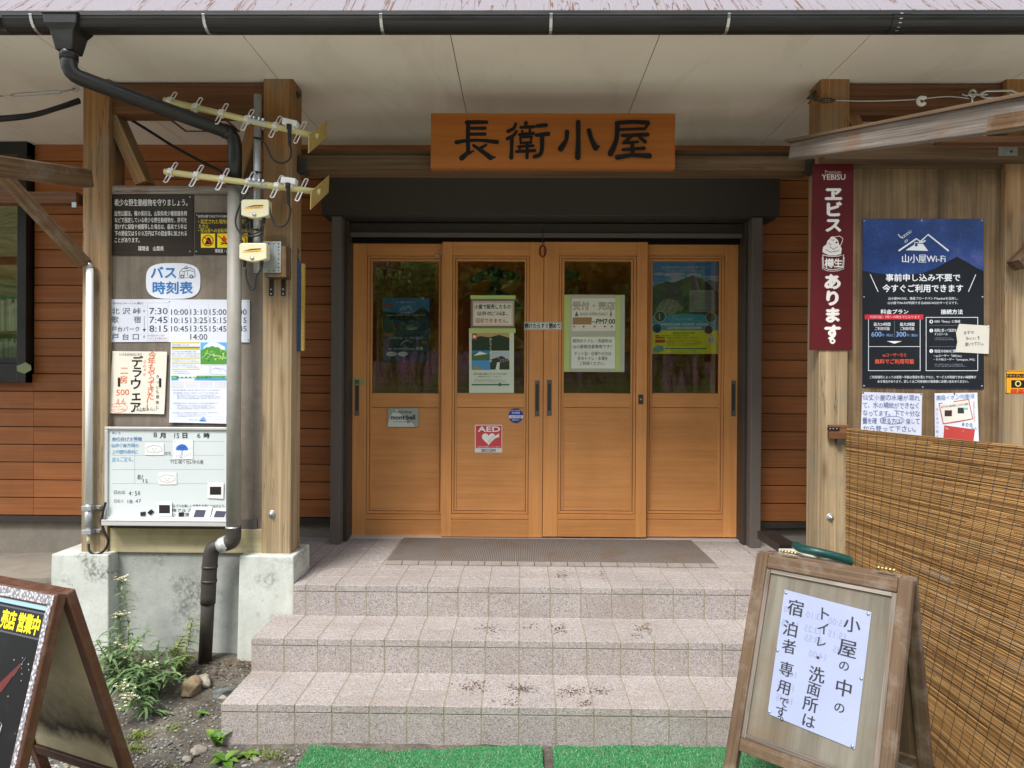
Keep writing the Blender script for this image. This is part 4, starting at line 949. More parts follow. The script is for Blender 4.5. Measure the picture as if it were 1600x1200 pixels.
for pts, lab in (([(385, 351), (387, 360), (395, 365), (404, 362), (410, 352)], 'black cable loop hanging from the upper booster box'), ([(384, 419), (385, 435), (392, 452), (398, 449), (400, 432), (404, 426), (409, 418)], 'black cable loop hanging from the lower booster box'),
                 ([(388, 300), (375, 320), (368, 345), (374, 362), (390, 369), (408, 366), (412, 352)], 'black cable curving round the left of the upper booster box'), ([(390, 344), (392, 362), (396, 372)], 'short grey and yellow leads between the two booster boxes')):
    m = MB(); m.tube(smooth_path([at(*p, 3.345) for p in pts], 8), 0.0042, 8); m.build('cable', M_blackmat, None, smooth=True, label=lab, cat='cable', group='cables at the booster boxes')
# mounting plate
m = MB(); m.pbox(411, 377, 439, 426, 3.40, 3.403); o = m.build('mounting_plate', M_galv, None, label='perforated zinc plate on a wooden block behind the lower booster box', cat='plate')
k = MB(); k.pbox(413, 384, 447, 433, 3.404, 3.479, 0, 'z'); k.build('wooden_block', M_brownold, o, bevel=0.002)
a = Art(PixPlane(3.40))
for y in (381, 386, 391, 397, 405, 412, 418, 423):
    a.circle(435.5, y, 1.1, '15130f', 2)
    if y in (381, 423): a.circle(428, y, 1.1, '15130f', 2); a.circle(420, y, 1.1, '15130f', 2)
a.build('holes', o)
for x in (423.5, 442.5):
    k = MB(); k.pbox(x - 3.2, 433, x + 3.2, 462, 3.474, 3.479); k.pbox(x - 3.2, 431, x + 3.2, 433.5, 3.41, 3.479); k.build('angle_bracket', M_black, o)
    for y in (452, 459): pins(o, ((x, y),), 3.474, M_steel, 0.004, 'screw')
# tall white antenna on the first post
wa = empty('whip_antenna', at(140, 850, 3.44), 'tall white tube antenna strapped to the front of the leftmost post', 'antenna')
xa = at(139.5, 600, 3.45).x; m = MB(); m.tube([(xa, 3.45, at(139, 790, 3.45).z), (xa, 3.45, at(140, 418, 3.45).z)], 0.0165, 18); m.build('tube', M_white, wa, smooth=True)
m = MB(); m.tube([(xa, 3.45, at(140, 419, 3.45).z), (xa, 3.45, at(140, 411, 3.45).z)], 0.0175, 18); m.build('cap', M_galv, wa, smooth=True)
m = MB(); m.tube([(xa, 3.45, at(140, 834, 3.45).z), (xa, 3.45, at(140, 788, 3.45).z)], 0.0178, 18); m.build('sleeve', M_galv, wa, smooth=True)
for y in (794, 831):
    m = MB(); z = at(140, y, 3.44).z; m.box(xa - .024, xa + .024, 3.428, 3.478, z - .012, z + .012); m.box(xa + .024, xa + .052, 3.465, 3.479, z - .009, z + .009); m.build('clamp', M_galv, wa, bevel=0.002); pins(wa, ((157, y - 1),), 3.464, M_dark, 0.004, 'screw')
m = MB(); z = at(139, 850, 3.44).z; m.tube([(xa, 3.45, z + .05), (xa, 3.45, z)], 0.009, 12); m.build('connector', M_cream, wa, smooth=True)
m = MB(); m.tube(smooth_path([(xa, 3.45, z)] + [at(*p, 3.44) for p in ((140, 861), (150, 866.5), (163, 860), (169, 846), (164, 833), (159, 818), (161, 800), (165, 785))], 8), 0.006, 10); m.build('cable', M_blackmat, wa, smooth=True)

# thermometer hanging beside the second post
th = empty('thermometer', at(468, 548, 3.56), 'blue and yellow scale board hanging beside the second post', 'thermometer')
m = MB(); m.pbox(463.5, 409, 470.5, 549, 3.56, 3.575); m.build('back_board', plain('blue_enamel', hx('3f547a'), 0.45, var=0.25, scale=30), th, bevel=0.001)
m = MB(); m.pbox(470.5, 412, 474.8, 548, 3.553, 3.575); o = m.build('scale', plain('yellow_scale', hx('b99b4a'), 0.5, var=0.15), th)
a = Art(PixPlane(3.553))
for k in range(40): a.rect(472.8 if k % 5 else 471.6, 415 + k * 3.25, 474.4, 415.7 + k * 3.25, '2b251c', 1)
a.build('ticks', th)
m = MB(); m.tube(smooth_path([at(467, 409, 3.565), at(465, 400, 3.565), at(466.5, 392, 3.565), at(464, 388, 3.56)], 6), 0.003, 6); m.build('chain', M_dark, th, smooth=True)

# ================================================================ NOTICES ON THE DOORS
GF, GB = 4.4325, 4.4845          # outside the panes of the front leaves, behind those of the rear leaves
# first door
o, a = sheet('network_poster', (598, 465.5, 671, 566), GB, 'dark blue printed poster with white mountain mark behind the first door pane', 'poster', '1f3c55', rough=0.4)
a.rect(598, 465.5, 671, 490, '4480b4', 1); a.poly([(598, 490), (598, 486), (615, 488), (645, 490), (655, 482), (660, 480), (665, 484), (671, 488), (671, 500), (598, 500)], '101d28', 2)
a.text('いつもつながる', 620, 470, 648, 474, 'dfe6ea'); a.line([(624, 485), (631, 479), (634, 482)], 0.8, 'dfe6ea', 3); a.line([(630, 485), (637, 477.5), (645, 486)], 0.8, 'dfe6ea', 3.4); a.text('山小屋', 627, 487, 641, 490, 'dfe6ea')
a.text('事前申し込み不要で今すぐご利用できます', 604, 491, 665, 494, 'cfd8dd'); a.frame(603, 498, 634, 519, 0.3, '5d7380', 3); a.frame(636, 498, 667, 519, 0.3, '5d7380', 3); a.words(605, 500, 632, 508, 3, '7c8f98'); a.words(606, 509, 631, 516, 2, 'b5523a'); a.words(638, 500, 656, 514, 4, '9fb0b8')
for y in (475.8, 521.5): a.rect(599, y, 615, y + 3.6, 'b5452c', 3)
a.text('空が見えれば、どこでもつながる。', 608, 526, 661, 530, 'dfe6ea'); a.text('au Starlink Direct 登場', 607.5, 542, 661, 547, 'e6ecef'); a.ring(636, 543, 11, 0.7, 'dfe6ea', 3, a0=math.pi * 1.1, a1=math.pi * 1.75)
a.circle(612, 553, 8, 'dfe6ea', 3, 3.6); a.circle(629.5, 553, 8, 'dfe6ea', 3, 3.6); a.text('詳しくは', 607, 551.5, 617, 554.5, '25323a', 0, 5); a.text('こちらから', 624, 551.5, 635, 554.5, '25323a', 0, 5); a.rect(659, 533, 668, 536.5, 'b5452c', 3); a.rect(598, 560, 671, 566, '1d4a58', 1)
a.build('lettering', o)
o, a = sheet('shop_plate', (606, 638, 653.5, 667), YB - 0.0006, 'small grey-green plate with black lettering over a pale mountain on the first door', 'sticker', '9aa49f', thick=0.0016)
a.poly([(606, 667), (606, 662), (609, 653), (614, 644), (620, 639.5), (624, 645), (629, 651), (635, 657), (637, 663), (638, 667)], 'c9cfc8', 1); a.poly([(636, 663), (643, 658), (648, 667), (638, 667)], 'c4cac4', 1)
a.text('Friend Shop', 615.5, 641.5, 643, 646.5, '22261f', 0.012); a.text('mont·bell', 611, 648.5, 648.5, 655.5, '14171a', 0.03); a.text('OUTDOOR  EQUIPMENT', 614, 658, 645, 660.5, '3a403c'); a.build('lettering', o); pins(o, ((609, 640.5),), YB - 0.001, M_dark, 0.002)
m = MB(); m.pbox(549.5, 590, 569.5, 602, YB - 0.0012, YB - 0.0004); m.build('tape', paper('9a9d5e', 0.6), None, label='strip of yellow-green tape above the handle of the first door', cat='tape')
m = MB(); m.pbox(680, 397, 688, 400.5, YB - 0.008, YB); m.tube([at(683, 399, YB - 0.008), at(683, 399, YB - 0.014)], 0.004, 8); m.build('latch', M_steel, None, label='small metal latch at the top right corner of the first door', cat='latch')
# second door
def taped(q, col='8f9f5e', dy=0.0, L=()):
    for x0, y0, x1, y1 in q: pass
o, a = sheet('rubbish_notice', (738, 470.5, 802.5, 510), GF, 'laminated white notice with black and orange text, upper sheet on the second door pane', 'notice', 'dcd6c8')
a.frame(738, 471.5, 802, 510, 0.9, '9a5a3c', 1); a.frame(740, 473.5, 800, 508, 0.5, 'b98a6c', 1)
a.text('小屋で販売したもの', 741.5, 475.5, 798, 483, '24211c', 0.018); a.text('以外の', 746, 486.5, 768, 493, '24211c', 0.018); a.text('ごみ', 768.5, 486.5, 781.5, 493, 'b5643a', 0.018); a.text('は、', 782, 486.5, 793, 493, '24211c', 0.018); a.text('回収できません。', 743.5, 497.5, 794, 504.5, 'b5643a', 0.018); a.build('lettering', o)
o, a = sheet('photo_contest_poster', (733, 514, 803, 614), GF, 'pale poster with landscape photographs, lower sheet on the second door pane', 'poster', 'ccd3c0')
a.rect(737, 521, 796, 548, '2b3a26', 1); a.poly([(737, 530), (750, 525), (765, 527), (780, 523), (796, 528), (796, 520.5), (737, 520.5)], 'b59a62', 2); a.rect(737, 547.5, 766, 563, '3d7a9f', 1.6); a.poly([(737, 552), (752, 550), (766, 554), (766, 563), (737, 563)], '4d6b3a', 2.2); a.rect(737, 563, 766, 578, '4f8fc4', 1.8); a.poly([(737, 578), (742, 570), (750, 574), (756, 578)], '8b8d6a', 3); a.poly([(740, 556), (750, 549), (762, 553)], 'd5dde0', 3)
a.rect(766, 549, 796, 577.5, 'a9b9bd', 2); a.poly([(766, 577.5), (766, 562), (772, 560), (784, 556), (796, 563), (796, 577.5)], '33402c', 3); a.poly([(774, 578), (777, 566), (781, 566), (780, 578)], 'cdd2cd', 4)
for k in range(10): a.circle(779 + (k * 3.7) % 15, 560 + (k * 2.3) % 6, 1.1, 'b07a8c', 4.2)
a.vtext('旅にでよう国立公園', 766.5, 528, 566, 'dfe3da', 4.0, L=5); a.rect(738.5, 521, 745, 531, 'b53a4a', 4); a.circle(741.5, 526, 2.4, 'e6dcc8', 5)
a.text('日本の国立公園フォトコンテスト2024', 740, 582.5, 791, 586, '2c3028', 0.01); a.text('募集期間 2024.7.1 〜 2024.10.31', 747, 587.5, 784, 589.5, '2c3028'); a.words(741, 592, 790, 598, 3, '5a5f50', 3, 21); a.rect(737, 600, 796, 602.2, '3a6a50', 2); a.circle(781, 601, 2.6, '3a6a50', 3); a.build('lettering', o)
for q, lab in (((735, 461.5, 805.5, 467), 'yellow-green masking tape along the top of the rubbish notice'), ((732.5, 513, 805.5, 520), 'yellow-green masking tape along the top of the photo poster'), ((880.5, 461, 890, 581), 'yellow-green masking tape down the left edge of the reception notices'), ((962, 461, 969.5, 581), 'yellow-green masking tape down the right edge of the reception notices')):
    m = MB(); m.pbox(*q, GF - 0.0028, GF - 0.0008 + 0.0002); m.build('masking_tape', paper('b4c878', 0.6), None, label=lab, cat='tape', group='masking tape on the door notices')
m = MB(); m.pbox(735.5, 467, 804, 513, GF + 0.0025, GF + 0.004); m.build('backing_board', paper('7a7466', 0.6), None, label='grey-brown backing sheet behind the rubbish notice', cat='backing')
o, a = sheet('aed_sticker', (742, 663.5, 784.5, 707), YFd - 0.0006 + 0.012, 'red and white square sticker with a heart on the second door', 'sticker', 'd9d6d4', thick=0.0008)
a.rect(743.5, 665, 783.5, 700, 'c9484e', 1); a.text('AED', 747, 666.5, 781, 674.5, 'efe9e6', 0.025)
ht_ = []
for k in range(40):
    q = 2 * math.pi * k / 40; ht_.append((763.5 + 0.66 * 16 * math.sin(q) ** 3 * 1.0, 685 - 0.66 * (13 * math.cos(q) - 5 * math.cos(2 * q) - 2 * math.cos(3 * q) - math.cos(4 * q))))
a.poly(ht_, 'efeae6', 2); a.poly([(766, 689), (770, 684), (775, 680.5), (779.5, 677), (780, 683), (774, 685), (770, 689)], 'efeae6', 3); a.line([(764, 688), (768, 684), (773, 681)], 0.5, 'c9484e', 4); a.line([(767, 691), (772, 686), (778, 683.5)], 0.5, 'c9484e', 4.4); a.line([(762.5, 691.5), (766.5, 688.5), (764.5, 688), (763, 691.5)], 0.6, '8fb89a', 4.8)
a.text('AEDを設置しています', 746, 697, 781, 699, 'efe9e6', 0, 3); a.text('SECOM', 752, 701.8, 774, 706, '28507c', 0.03); a.build('lettering', o)
o, a = sheet('round_sticker', [(806 + 11.3 * math.cos(2 * math.pi * k / 32), 649.5 + 11.3 * math.sin(2 * math.pi * k / 32)) for k in range(32)], YFd + 0.0055, 'round blue sticker with a white band near the second door handle', 'sticker', '1f3f9a', thick=0.0008)
a.text('JPIC MARK', 799, 641, 813, 643, 'e6e6ec'); a.text('水質検査', 799.5, 643.5, 812.5, 646.8, 'e6e6ec', 0.012); a.rect(795, 649, 817.2, 653.5, 'e0e2e8', 1); a.text('2024年度', 797, 649.6, 815, 652.9, '1f3f9a', 0.012); a.text('実施済み', 800, 655, 812, 657.3, 'e6e6ec'); a.build('lettering', o)
# between the doors
o, a = sheet('close_door_notice', (819, 503, 877.5, 515.5), YFd - 0.0012, 'narrow white strip with bold black text taped across the middle doors', 'notice', 'd3d6d0', thick=0.001)
a.frame(819.8, 503.8, 876.7, 514.8, 0.5, '3c403f', 1); a.text('開けたらすぐ閉めて', 820.5, 505.5, 875.5, 513, '16181a', 0.03); a.build('lettering', o)
rg = empty('pull_ring', at(848, 392, 4.36), 'dark red ring hanging on a cord from the door head', 'pull ring')
m = MB(); c = at(848, 392.5, 4.37); m.tube([c + Vector((0.019 * math.cos(q * math.pi / 10), 0, 0.034 * math.sin(q * math.pi / 10))) for q in range(20)], 0.006, 8, closed=True); m.build('ring', plain('dark_red_plastic', hx('7a1a22'), 0.4), rg, smooth=True)
m = MB(); m.tube([c + Vector((0, 0, 0.034)), at(848, 356, 4.37)], 0.0025, 6); m.build('cord', M_blackmat, rg, smooth=True)
# third door
m = MB(); m.pbox(880.5, 460.5, 976, 581, GF + 0.0005, GF + 0.0015); bo = m.build('laminate_sheet', paper('b4b6a6', 0.35), None, label='grey translucent backing sheet behind the reception notices', cat='backing')
o, a = sheet('reception_notice', (893.5, 466, 961.5, 517), GF - 0.0005 - 0.0006, 'cream notice with outlined brown heading and opening hours on the third door pane', 'notice', 'd9d6c8', thick=0.001)
Br = '5e4634'
a.text('受付・売店', 895, 471.5, 960.5, 484, Br, 0.035); a.text('受付・売店', 895, 471.5, 960.5, 484, 'cfc6b4', 0, 4); a.text('SHOP OPEN DAILY', 906, 488.5, 949.5, 493, '5b5a50'); a.text('~PM7:00', 925.5, 498.5, 961, 506, '1c1d1c', 0.02); a.poly([(895, 496), (925, 496), (924, 507), (894.5, 507)], '9c7a52', 2)
a.poly([(898, 494), (901, 486), (904, 494)], '5a7060', 2); a.line([(954.5, 484), (954.5, 496)], 0.8, '5a7060'); a.poly([(952.5, 493), (954.5, 485), (956.5, 493)], '6d8058', 3)
for x, c in ((897, 'b5643a'), (912, '7a6a4a'), (929, 'a0605a'), (945, '5d5c3c'), (956, '6a6a5a')): a.circle(x, 510, 1.8, c, 2, 1.2); a.line([(x, 511), (x + 0.5, 513.5)], 0.6, '6a6a5a', 3)
a.build('lettering', o)
o, a = sheet('toilet_notice', (891.5, 525, 962, 577), GF - 0.0005 - 0.0006, 'white notice with five lines of dark text below the opening hours, third door', 'notice', 'dcdfd2', thick=0.001)
for t, y, x0, x1 in (('館内のトイレ・洗面所は', 529.5, 895, 956), ('山小屋宿泊者専用です！', 538.5, 895, 955), ('テント泊・日帰りの方は', 549.5, 897.5, 955), ('外のトイレ・水場を', 557, 902.5, 949.5), ('ご利用ください。', 564.8, 906, 945)): a.text(t, x0, y, x1, y + 6, '2a2e28', 0.006)
a.frame(891.5, 525, 962, 577, 1.2, 'a9b586', 1); a.build('lettering', o)
# fourth door
o, a = sheet('trail_care_poster', (1018.8, 408.5, 1122, 553), GB, 'large mountain photo poster with yellow lower part filling the fourth door pane', 'poster', '8fb9d8', rough=0.35)
a.rect(1019, 409, 1122, 440, '6aa5da', 1)
for k in range(9): a.circle(1030 + (k * 29) % 90, 428 + (k * 7) % 16, 9 + k % 4 * 3, 'c2cdd4', 1.3 + k * 0.08, 2.2 + k % 3)
mt = [(1019, 447), (1030, 444), (1041, 440), (1055, 441), (1066, 436), (1077, 432), (1084, 430), (1091, 434), (1099, 437), (1108, 444), (1116, 452), (1122, 456), (1122, 500), (1019, 500)]
a.poly(mt, '5f6a66', 2.4); a.poly([(1100, 440), (1110, 437), (1122, 441), (1122, 455), (1112, 450)], '8494a0', 2.2)
for k in range(12): a.line([(1056 + k * 3.6, 437 + abs(k - 7)), (1042 + k * 3.8, 462 + k % 3)], 0.9, '5d6663', 2.8)
a.poly([(1019, 494), (1024, 480), (1040, 466), (1056, 470), (1075, 478), (1122, 486), (1122, 500), (1019, 500)], '55663a', 3); a.poly([(1024, 484), (1034, 470), (1044, 466), (1058, 470), (1067, 482), (1050, 492), (1030, 491)], '98a08c', 3.4)
for k in range(22): a.circle(1030 + (k * 17) % 36, 471 + (k * 11) % 18, 0.9, 'c6ccbc' if k % 2 else '5c6650', 3.8)
a.rect(1019, 493, 1122, 517, '55b4cc', 4); a.poly([(1019, 497), (1045, 492), (1070, 490), (1100, 492), (1122, 497), (1122, 500), (1019, 500)], '55b4cc', 4.3); a.rect(1019, 516, 1122, 553, 'f2f042', 4.5)
a.text('登山道の維持や山小屋等の保全のため', 1034, 415.5, 1108, 419.5, 'e3e9ee', 0, 5); a.text('協力金にご協力をお願いします', 1041, 421, 1100, 424.5, 'd3dde6', 0, 5); a.rect(1077, 453.5, 1115.5, 487.5, 'a5ada8', 4.8); a.words(1079, 456, 1114, 486, 9, '41494a', 6, 31)
for x, y, r_, c in ((1031, 494.5, 9, '5a6259'), (1110.5, 496, 8.5, '6b7560'), (1026.5, 513, 8, '2f5f86'), (1107, 515, 7.5, '7a6258')): a.circle(x, y, r_, 'dfe4e0', 5); a.circle(x, y, r_ - 0.8, c, 5.6)
a.poly([(1024, 518), (1026.5, 508), (1029, 518)], '1e3f63', 6.2); a.line([(1030, 490), (1031, 499)], 1.6, 'd9dcd8', 6.2)
a.text('南アルプスの魅力', 1056, 497, 1082, 500.5, 'e3eef0', 0, 6)
for x0, x1, y in ((1033, 1063, 505), (1066, 1085, 505), (1088, 1106, 505), (1042, 1096, 510.5)): a.rect(x0, y, x1, y + 3.6, 'dfe8ea', 5); a.words(x0 + 1, y + 0.4, x1 - 1, y + 3.3, 1, '24636f', 6, int(x0))
a.text('協力金のお支払い方法', 1051, 519, 1085, 522, '2a2c18', 0.01, 6)
for y, w in ((523.5, 6), (526.5, 15), (531, 15)): a.rect(1024, y, 1024 + w, y + (2.2 if y < 530 else 4.5), 'c4553a', 5)
a.words(1032, 523, 1084, 526, 1, '5a5c34', 6, 41); a.words(1041, 526.2, 1100, 529.5, 1, '5a5c34', 6, 42); a.words(1041, 530.5, 1098, 540.5, 4, '5a5c34', 6, 43); a.circle(1111, 531.5, 6, 'e6dfe6', 5); a.text('協力', 1107.5, 528.5, 1114.5, 534.5, '8a5a9a', 0, 6); a.poly([(1020, 545), (1026, 539), (1036, 540), (1038, 547), (1028, 551), (1020, 551)], '8fc0b8', 5); a.rect(1039, 543.5, 1104, 545.5, '4fa08c', 5); a.words(1048, 547, 1094, 552, 2, '5a5c34', 6, 44)
a.build('lettering', o)

# ================================================================ RIGHT BAY
RY = 3.474
m = MB(); q = [at(1270, 256, RY), at(1334, 256, RY), at(1332, 547, RY), at(1265, 547, RY)]; m.prism(list(reversed(q)), (0, 0.005, 0))
o = m.build('beer_sign', plain('dark_red_enamel', hx('55141a'), 0.6, 0.2, var=0.12, scale=8), None, label='tall dark red beer sign with bold white Japanese characters on the right post', cat='sign')
a = Art(PixPlane(RY)); Wh = 'ddd8d4'
a.text('Premium', 1289, 266, 1314, 271.5, 'b9a8a4', -0.005); a.text('YEBISU', 1284, 272.5, 1320.5, 281, 'c9bdb8', 0.015)
for ch, cy, sz in (('ヱ', 303, 24.5), ('ビ', 327, 24.5), ('ス', 351.5, 24)): a.char(ch, 1302, cy, sz, Wh, 0.05, sx=1.18)
# emblem: robed seated figure with rod, simplified, over a double-lined shield
for pts in ([(1285, 394), (1286, 386), (1291, 382), (1293, 376), (1298, 372), (1304, 371), (1309, 375), (1311, 382), (1315, 388), (1314, 397), (1306, 399), (1295, 399)],): a.poly(pts, Wh, 2)
a.circle(1301, 374, 4.6, Wh, 2.6); a.line([(1296, 385), (1302, 390), (1309, 385)], 1.0, '5a161c', 3); a.line([(1290, 390), (1297, 394), (1305, 393), (1311, 391)], 0.9, '5a161c', 3.4); a.line([(1299, 374), (1301.5, 376), (1304, 374)], 0.7, '5a161c', 3.8); a.circle(1307, 379, 1.6, '5a161c', 3.2); a.line([(1294, 380), (1299, 383)], 0.8, '5a161c', 4)
a.line([(1308, 392), (1315, 380), (1317, 373), (1312, 369), (1304, 370)], 0.9, Wh, 2.2)
sh = [(1285.5, 398), (1287, 418), (1293, 420.5), (1301, 421.5), (1309, 420.5), (1316.5, 418), (1318, 398), (1311, 400), (1301, 400.5), (1292, 400)]
a.line(sh + [sh[0]], 1.1, Wh, 2.4); a.line([(1284.5, 402), (1285, 420), (1292, 423), (1301, 424), (1310, 423), (1318, 420), (1319, 402)], 0.7, Wh, 2.8)
a.char('樽', 1295.5, 411, 15, Wh, 0.03); a.char('生', 1309.5, 411, 14.5, Wh, 0.03)
for ch, cy in (('あ', 440), ('り', 465.5), ('ま', 492), ('す', 519)): a.char(ch, 1300.5, cy, 25, Wh, 0.055, sx=1.12)
a.char('。', 1308, 526, 24, Wh, 0.04)
a.build('lettering', o)
# Wi-Fi poster
WY2 = 3.509
def wifi_mat():
    m = N('night_sky_print', 0.35, 0.4); o = m.obj(); z = m.n('SeparateXYZ'); m.t.links.new(o, z.inputs[0])
    n = m.noise(o, 4, 5, 0.6); c = m.ramp(n, [(0.3, '16254f'), (0.55, '23407e'), (0.72, '5a5f9c')]); s = m.vor(o, 110)
    c = m.mix(m.ramp(s.outputs['Distance'], [(0.05, 0.8), (0.12, 0.0)]), c, 'b9c4dc'); m.color(c); return m.mat
m = MB(); q = [at(1348, 342, WY2), at(1537, 342, WY2), at(1537.5, 608, WY2), at(1347.5, 605.5, WY2)]; m.prism(list(reversed(q)), (0, 0.002, 0))
o = m.build('wifi_poster', wifi_mat(), None, label='large dark blue night-sky poster with white mountain mark and price panels', cat='poster')
a = Art(PixPlane(WY2)); Nv = '12161f'; Wp = 'dfe3ea'
a.poly([(1347.6, 423), (1370, 427), (1400, 430), (1440, 427), (1462, 419), (1478, 410), (1495, 401), (1508, 408), (1525, 418), (1537, 424), (1537.4, 607.5), (1347.6, 605)], Nv, 1)
a.line([(1404, 392), (1432, 373), (1440, 379), (1446, 376)], 2.4, Wp, 2); a.line([(1436, 379.5), (1450, 366.5), (1482, 392)], 2.4, Wp, 2.5); a.poly([(1415, 391), (1430, 381), (1442, 381), (1450, 392)], Wp, 2.8); a.rect(1429, 379, 1434, 386, '23407e', 3.4); a.frame(1428.5, 378.5, 1434.5, 386, 0.9, Wp, 3.8)
for k in range(4): x, y = 1409 + k * 3.6, 370 - k * 2.6; a.line([(x, y), (x + 3, y - 2.2), (x + 4.6, y), (x + 1.6, y + 2.4), (x, y)], 0.7, Wp, 2.2 + k * .1)
a.line([(1403, 366), (1407, 371), (1411, 372)], 1.2, Wp, 2.7); a.ring(1413, 374, 3.2, 0.7, Wp, 2, a0=0, a1=1.5); a.ring(1413, 374, 5.4, 0.7, Wp, 2, a0=0, a1=1.5)
a.text('山小屋Wi-Fi', 1409.5, 397.5, 1477, 410.5, Wp, 0.012); a.text('事前申し込み不要で', 1384, 428, 1500, 439.5, Wp, 0.022); a.text('今すぐご利用できます', 1379, 444.5, 1504.5, 456.5, Wp, 0.022); a.line([(1359.5, 428.5), (1372, 456)], 1.1, Wp); a.line([(1524.5, 429), (1513, 456)], 1.1, Wp)
a.text('山小屋Wi-Fiは、衛星ブロードバンドStarlinkを活用し、', 1388, 464, 1497, 468.5, Wp, 0.006); a.text('山小屋でWi-Fiが利用できるKDDI-Wi2のサービスです。', 1387, 471, 1497, 475.5, Wp, 0.006)
a.text('料金プラン', 1376, 483.5, 1419, 490.5, Wp, 0.02); a.text('接続方法', 1470, 483.5, 1504, 491, Wp, 0.02)
a.frame(1356.5, 496, 1438, 579.5, 0.8, Wp, 2); a.frame(1446.5, 495.5, 1528, 579.5, 0.8, Wp, 2); a.line([(1357, 541.5), (1438, 541.5)], 0.7, Wp, 2.4); a.line([(1397.5, 501), (1397.5, 528)], 0.4, '7a828f', 2.4)
a.rect(1351, 491.5, 1442.5, 499, 'c22a3c', 4); a.text('利用可能：7時〜19時までとなります', 1359, 493, 1437, 497.6, 'e6b9b9', 0, 5)
a.text('最大24時間', 1365, 504, 1391, 509.5, Wp, 0.012); a.text('ご利用可能', 1367, 511, 1390, 516, Wp, 0.008); a.text('600', 1361.5, 518.5, 1377, 526, '7fa6dd', 0.008); a.text('円（税込）', 1378, 521.5, 1395, 526, '7fa6dd')
a.text('最大2時間', 1406, 504, 1428.5, 509.5, Wp, 0.012); a.text('ご利用可能', 1406.5, 511, 1428.5, 516, Wp, 0.008); a.text('300', 1400, 518.5, 1415.5, 526, '7fa6dd', 0.008); a.text('円（税込）', 1417, 521.5, 1434, 526, '7fa6dd'); a.poly([(1385.5, 533), (1409, 533), (1397.5, 537)], Wp, 2)
a.text('auユーザーなら', 1379, 551.5, 1416, 557.5, 'd9583c', 0.006); a.text('無料でご利用可能', 1367, 561, 1428, 568.5, 'd9583c', 0.02)
for n, y in (('1', 502.5), ('2', 516.5), ('3', 548.5)): a.circle(1455, y, 2.9, Wp, 2); a.text(n, 1454.2, y - 1.8, 1456, y + 1.8, Nv, 0.01, 4)
a.text('SSID「Entry」に接続', 1460, 500, 1500, 505, Wp, 0.01); a.text('画面に従って設定を', 1460, 513.5, 1494, 518.5, Wp, 0.008); a.text('インストール', 1460, 519.8, 1480.5, 524, Wp, 0.008); a.words(1460, 527, 1490, 532, 2, '9aa1ad', 3, 51); a.text('指定のSSIDに接続', 1460, 546, 1498, 551, Wp, 0.01); a.text('・auユーザー「0001au」', 1459, 553.5, 1502, 558, Wp); a.text('・その他ユーザー「yamagoya_Wi2」', 1459, 559.5, 1523, 564.2, Wp); a.words(1460, 568, 1510, 573.5, 2, '9aa1ad', 3, 52); a.line([(1452, 508.5), (1522, 508.5)], 0.35, '7a828f'); a.line([(1452, 541.5), (1522, 541.5)], 0.35, '7a828f')
a.text('ご利用場所によっては夜間〜早朝は電源を落とすなど、サービスが利用できない時間帯が', 1359, 587, 1525, 591.5, Wp, 0.004); a.text('ある場合があります。詳しくはご利用場所の管理者にお問い合わせください。', 1371, 593.8, 1513, 598.2, Wp, 0.004)
a.build('lettering', o); pins(o, ((1350, 464), (1535, 464), (1350, 345), (1440, 344.5), (1534, 344.5), (1350, 603), (1441.5, 605), (1534, 603.5)), WY2, M_galv, 0.0045)
o, a = sheet('hand_note', [(1499, 506), (1546, 509), (1545, 553), (1493, 550), (1496, 535), (1494, 520)], WY2 - 0.004, 'torn white hand-written note pinned over the right edge of the blue poster', 'note', 'cfcbc0')
for i, t in enumerate(('まずは', '「Entry」を', '繋いで下さい。')): a.hand(t, 1505 + i * 1.5, 517 + i * 9, 1522 + i * 9, 523 + i * 9, '4a4a4c', 0, slope=-2)
a.build('lettering', o); pins(o, ((1544, 510),), WY2 - 0.004, M_white, 0.0045)
o, a = sheet('water_notice', [(1347, 612.5), (1440.5, 615), (1439, 690), (1344, 690)], WY2 - 0.001, 'white sheet with blue hand-written lines about water supply above the reed screen', 'notice', 'd3d7e8', curl=0.005)
Hn = '4a5a8f'
for i, t in enumerate(('仙丈小屋の水場が涸れ', 'て、水の補給ができなく', 'なってます。下で十分な', '量を確（登る方は）保して', 'から登って下さい。')): a.hand(t, 1347.5, 615.5 + i * 12.2, 1437, 625.5 + i * 12.2, Hn, 0.0, slope=1.5)
a.ring(1393.5, 656.5, 19, 0.7, Hn, 2, 6.5); a.build('lettering', o); pins(o, ((1348.5, 614), (1438.5, 616.5)), WY2 - 0.001, M_dark, 0.0045)
o, a = sheet('drink_notice', [(1460, 614.5), (1527, 613.5), (1529, 692), (1460, 692)], WY2 - 0.001, 'white sheet with a red-framed printed card and blue price beside the water notice', 'notice', 'd6d8e4', curl=0.005)
a.hand('濃縮イオン均衡液', 1461, 617, 1523, 626, '5a86b4', 0.0, slope=-3)
a.poly([(1466, 630), (1514, 623.5), (1520, 655), (1473, 663)], 'b5453c', 1); a.poly([(1467.5, 631.2), (1512.8, 625), (1518.5, 654), (1474, 661.3)], 'd9d3ca', 2); a.text('まろやか 海の恵み ミネラル補給', 1470, 634, 1513, 638, '2f2a28', 0, 3, slope=-5); a.rect(1475.5, 641, 1487, 650.5, '3a2a2c', 3); a.rect(1496, 637, 1506, 646, '2f3436', 3); a.rect(1505, 637, 1512, 640, '6fb0bf', 3); a.words(1476, 652, 1515, 657, 2, '5c5a58', 3, 61)
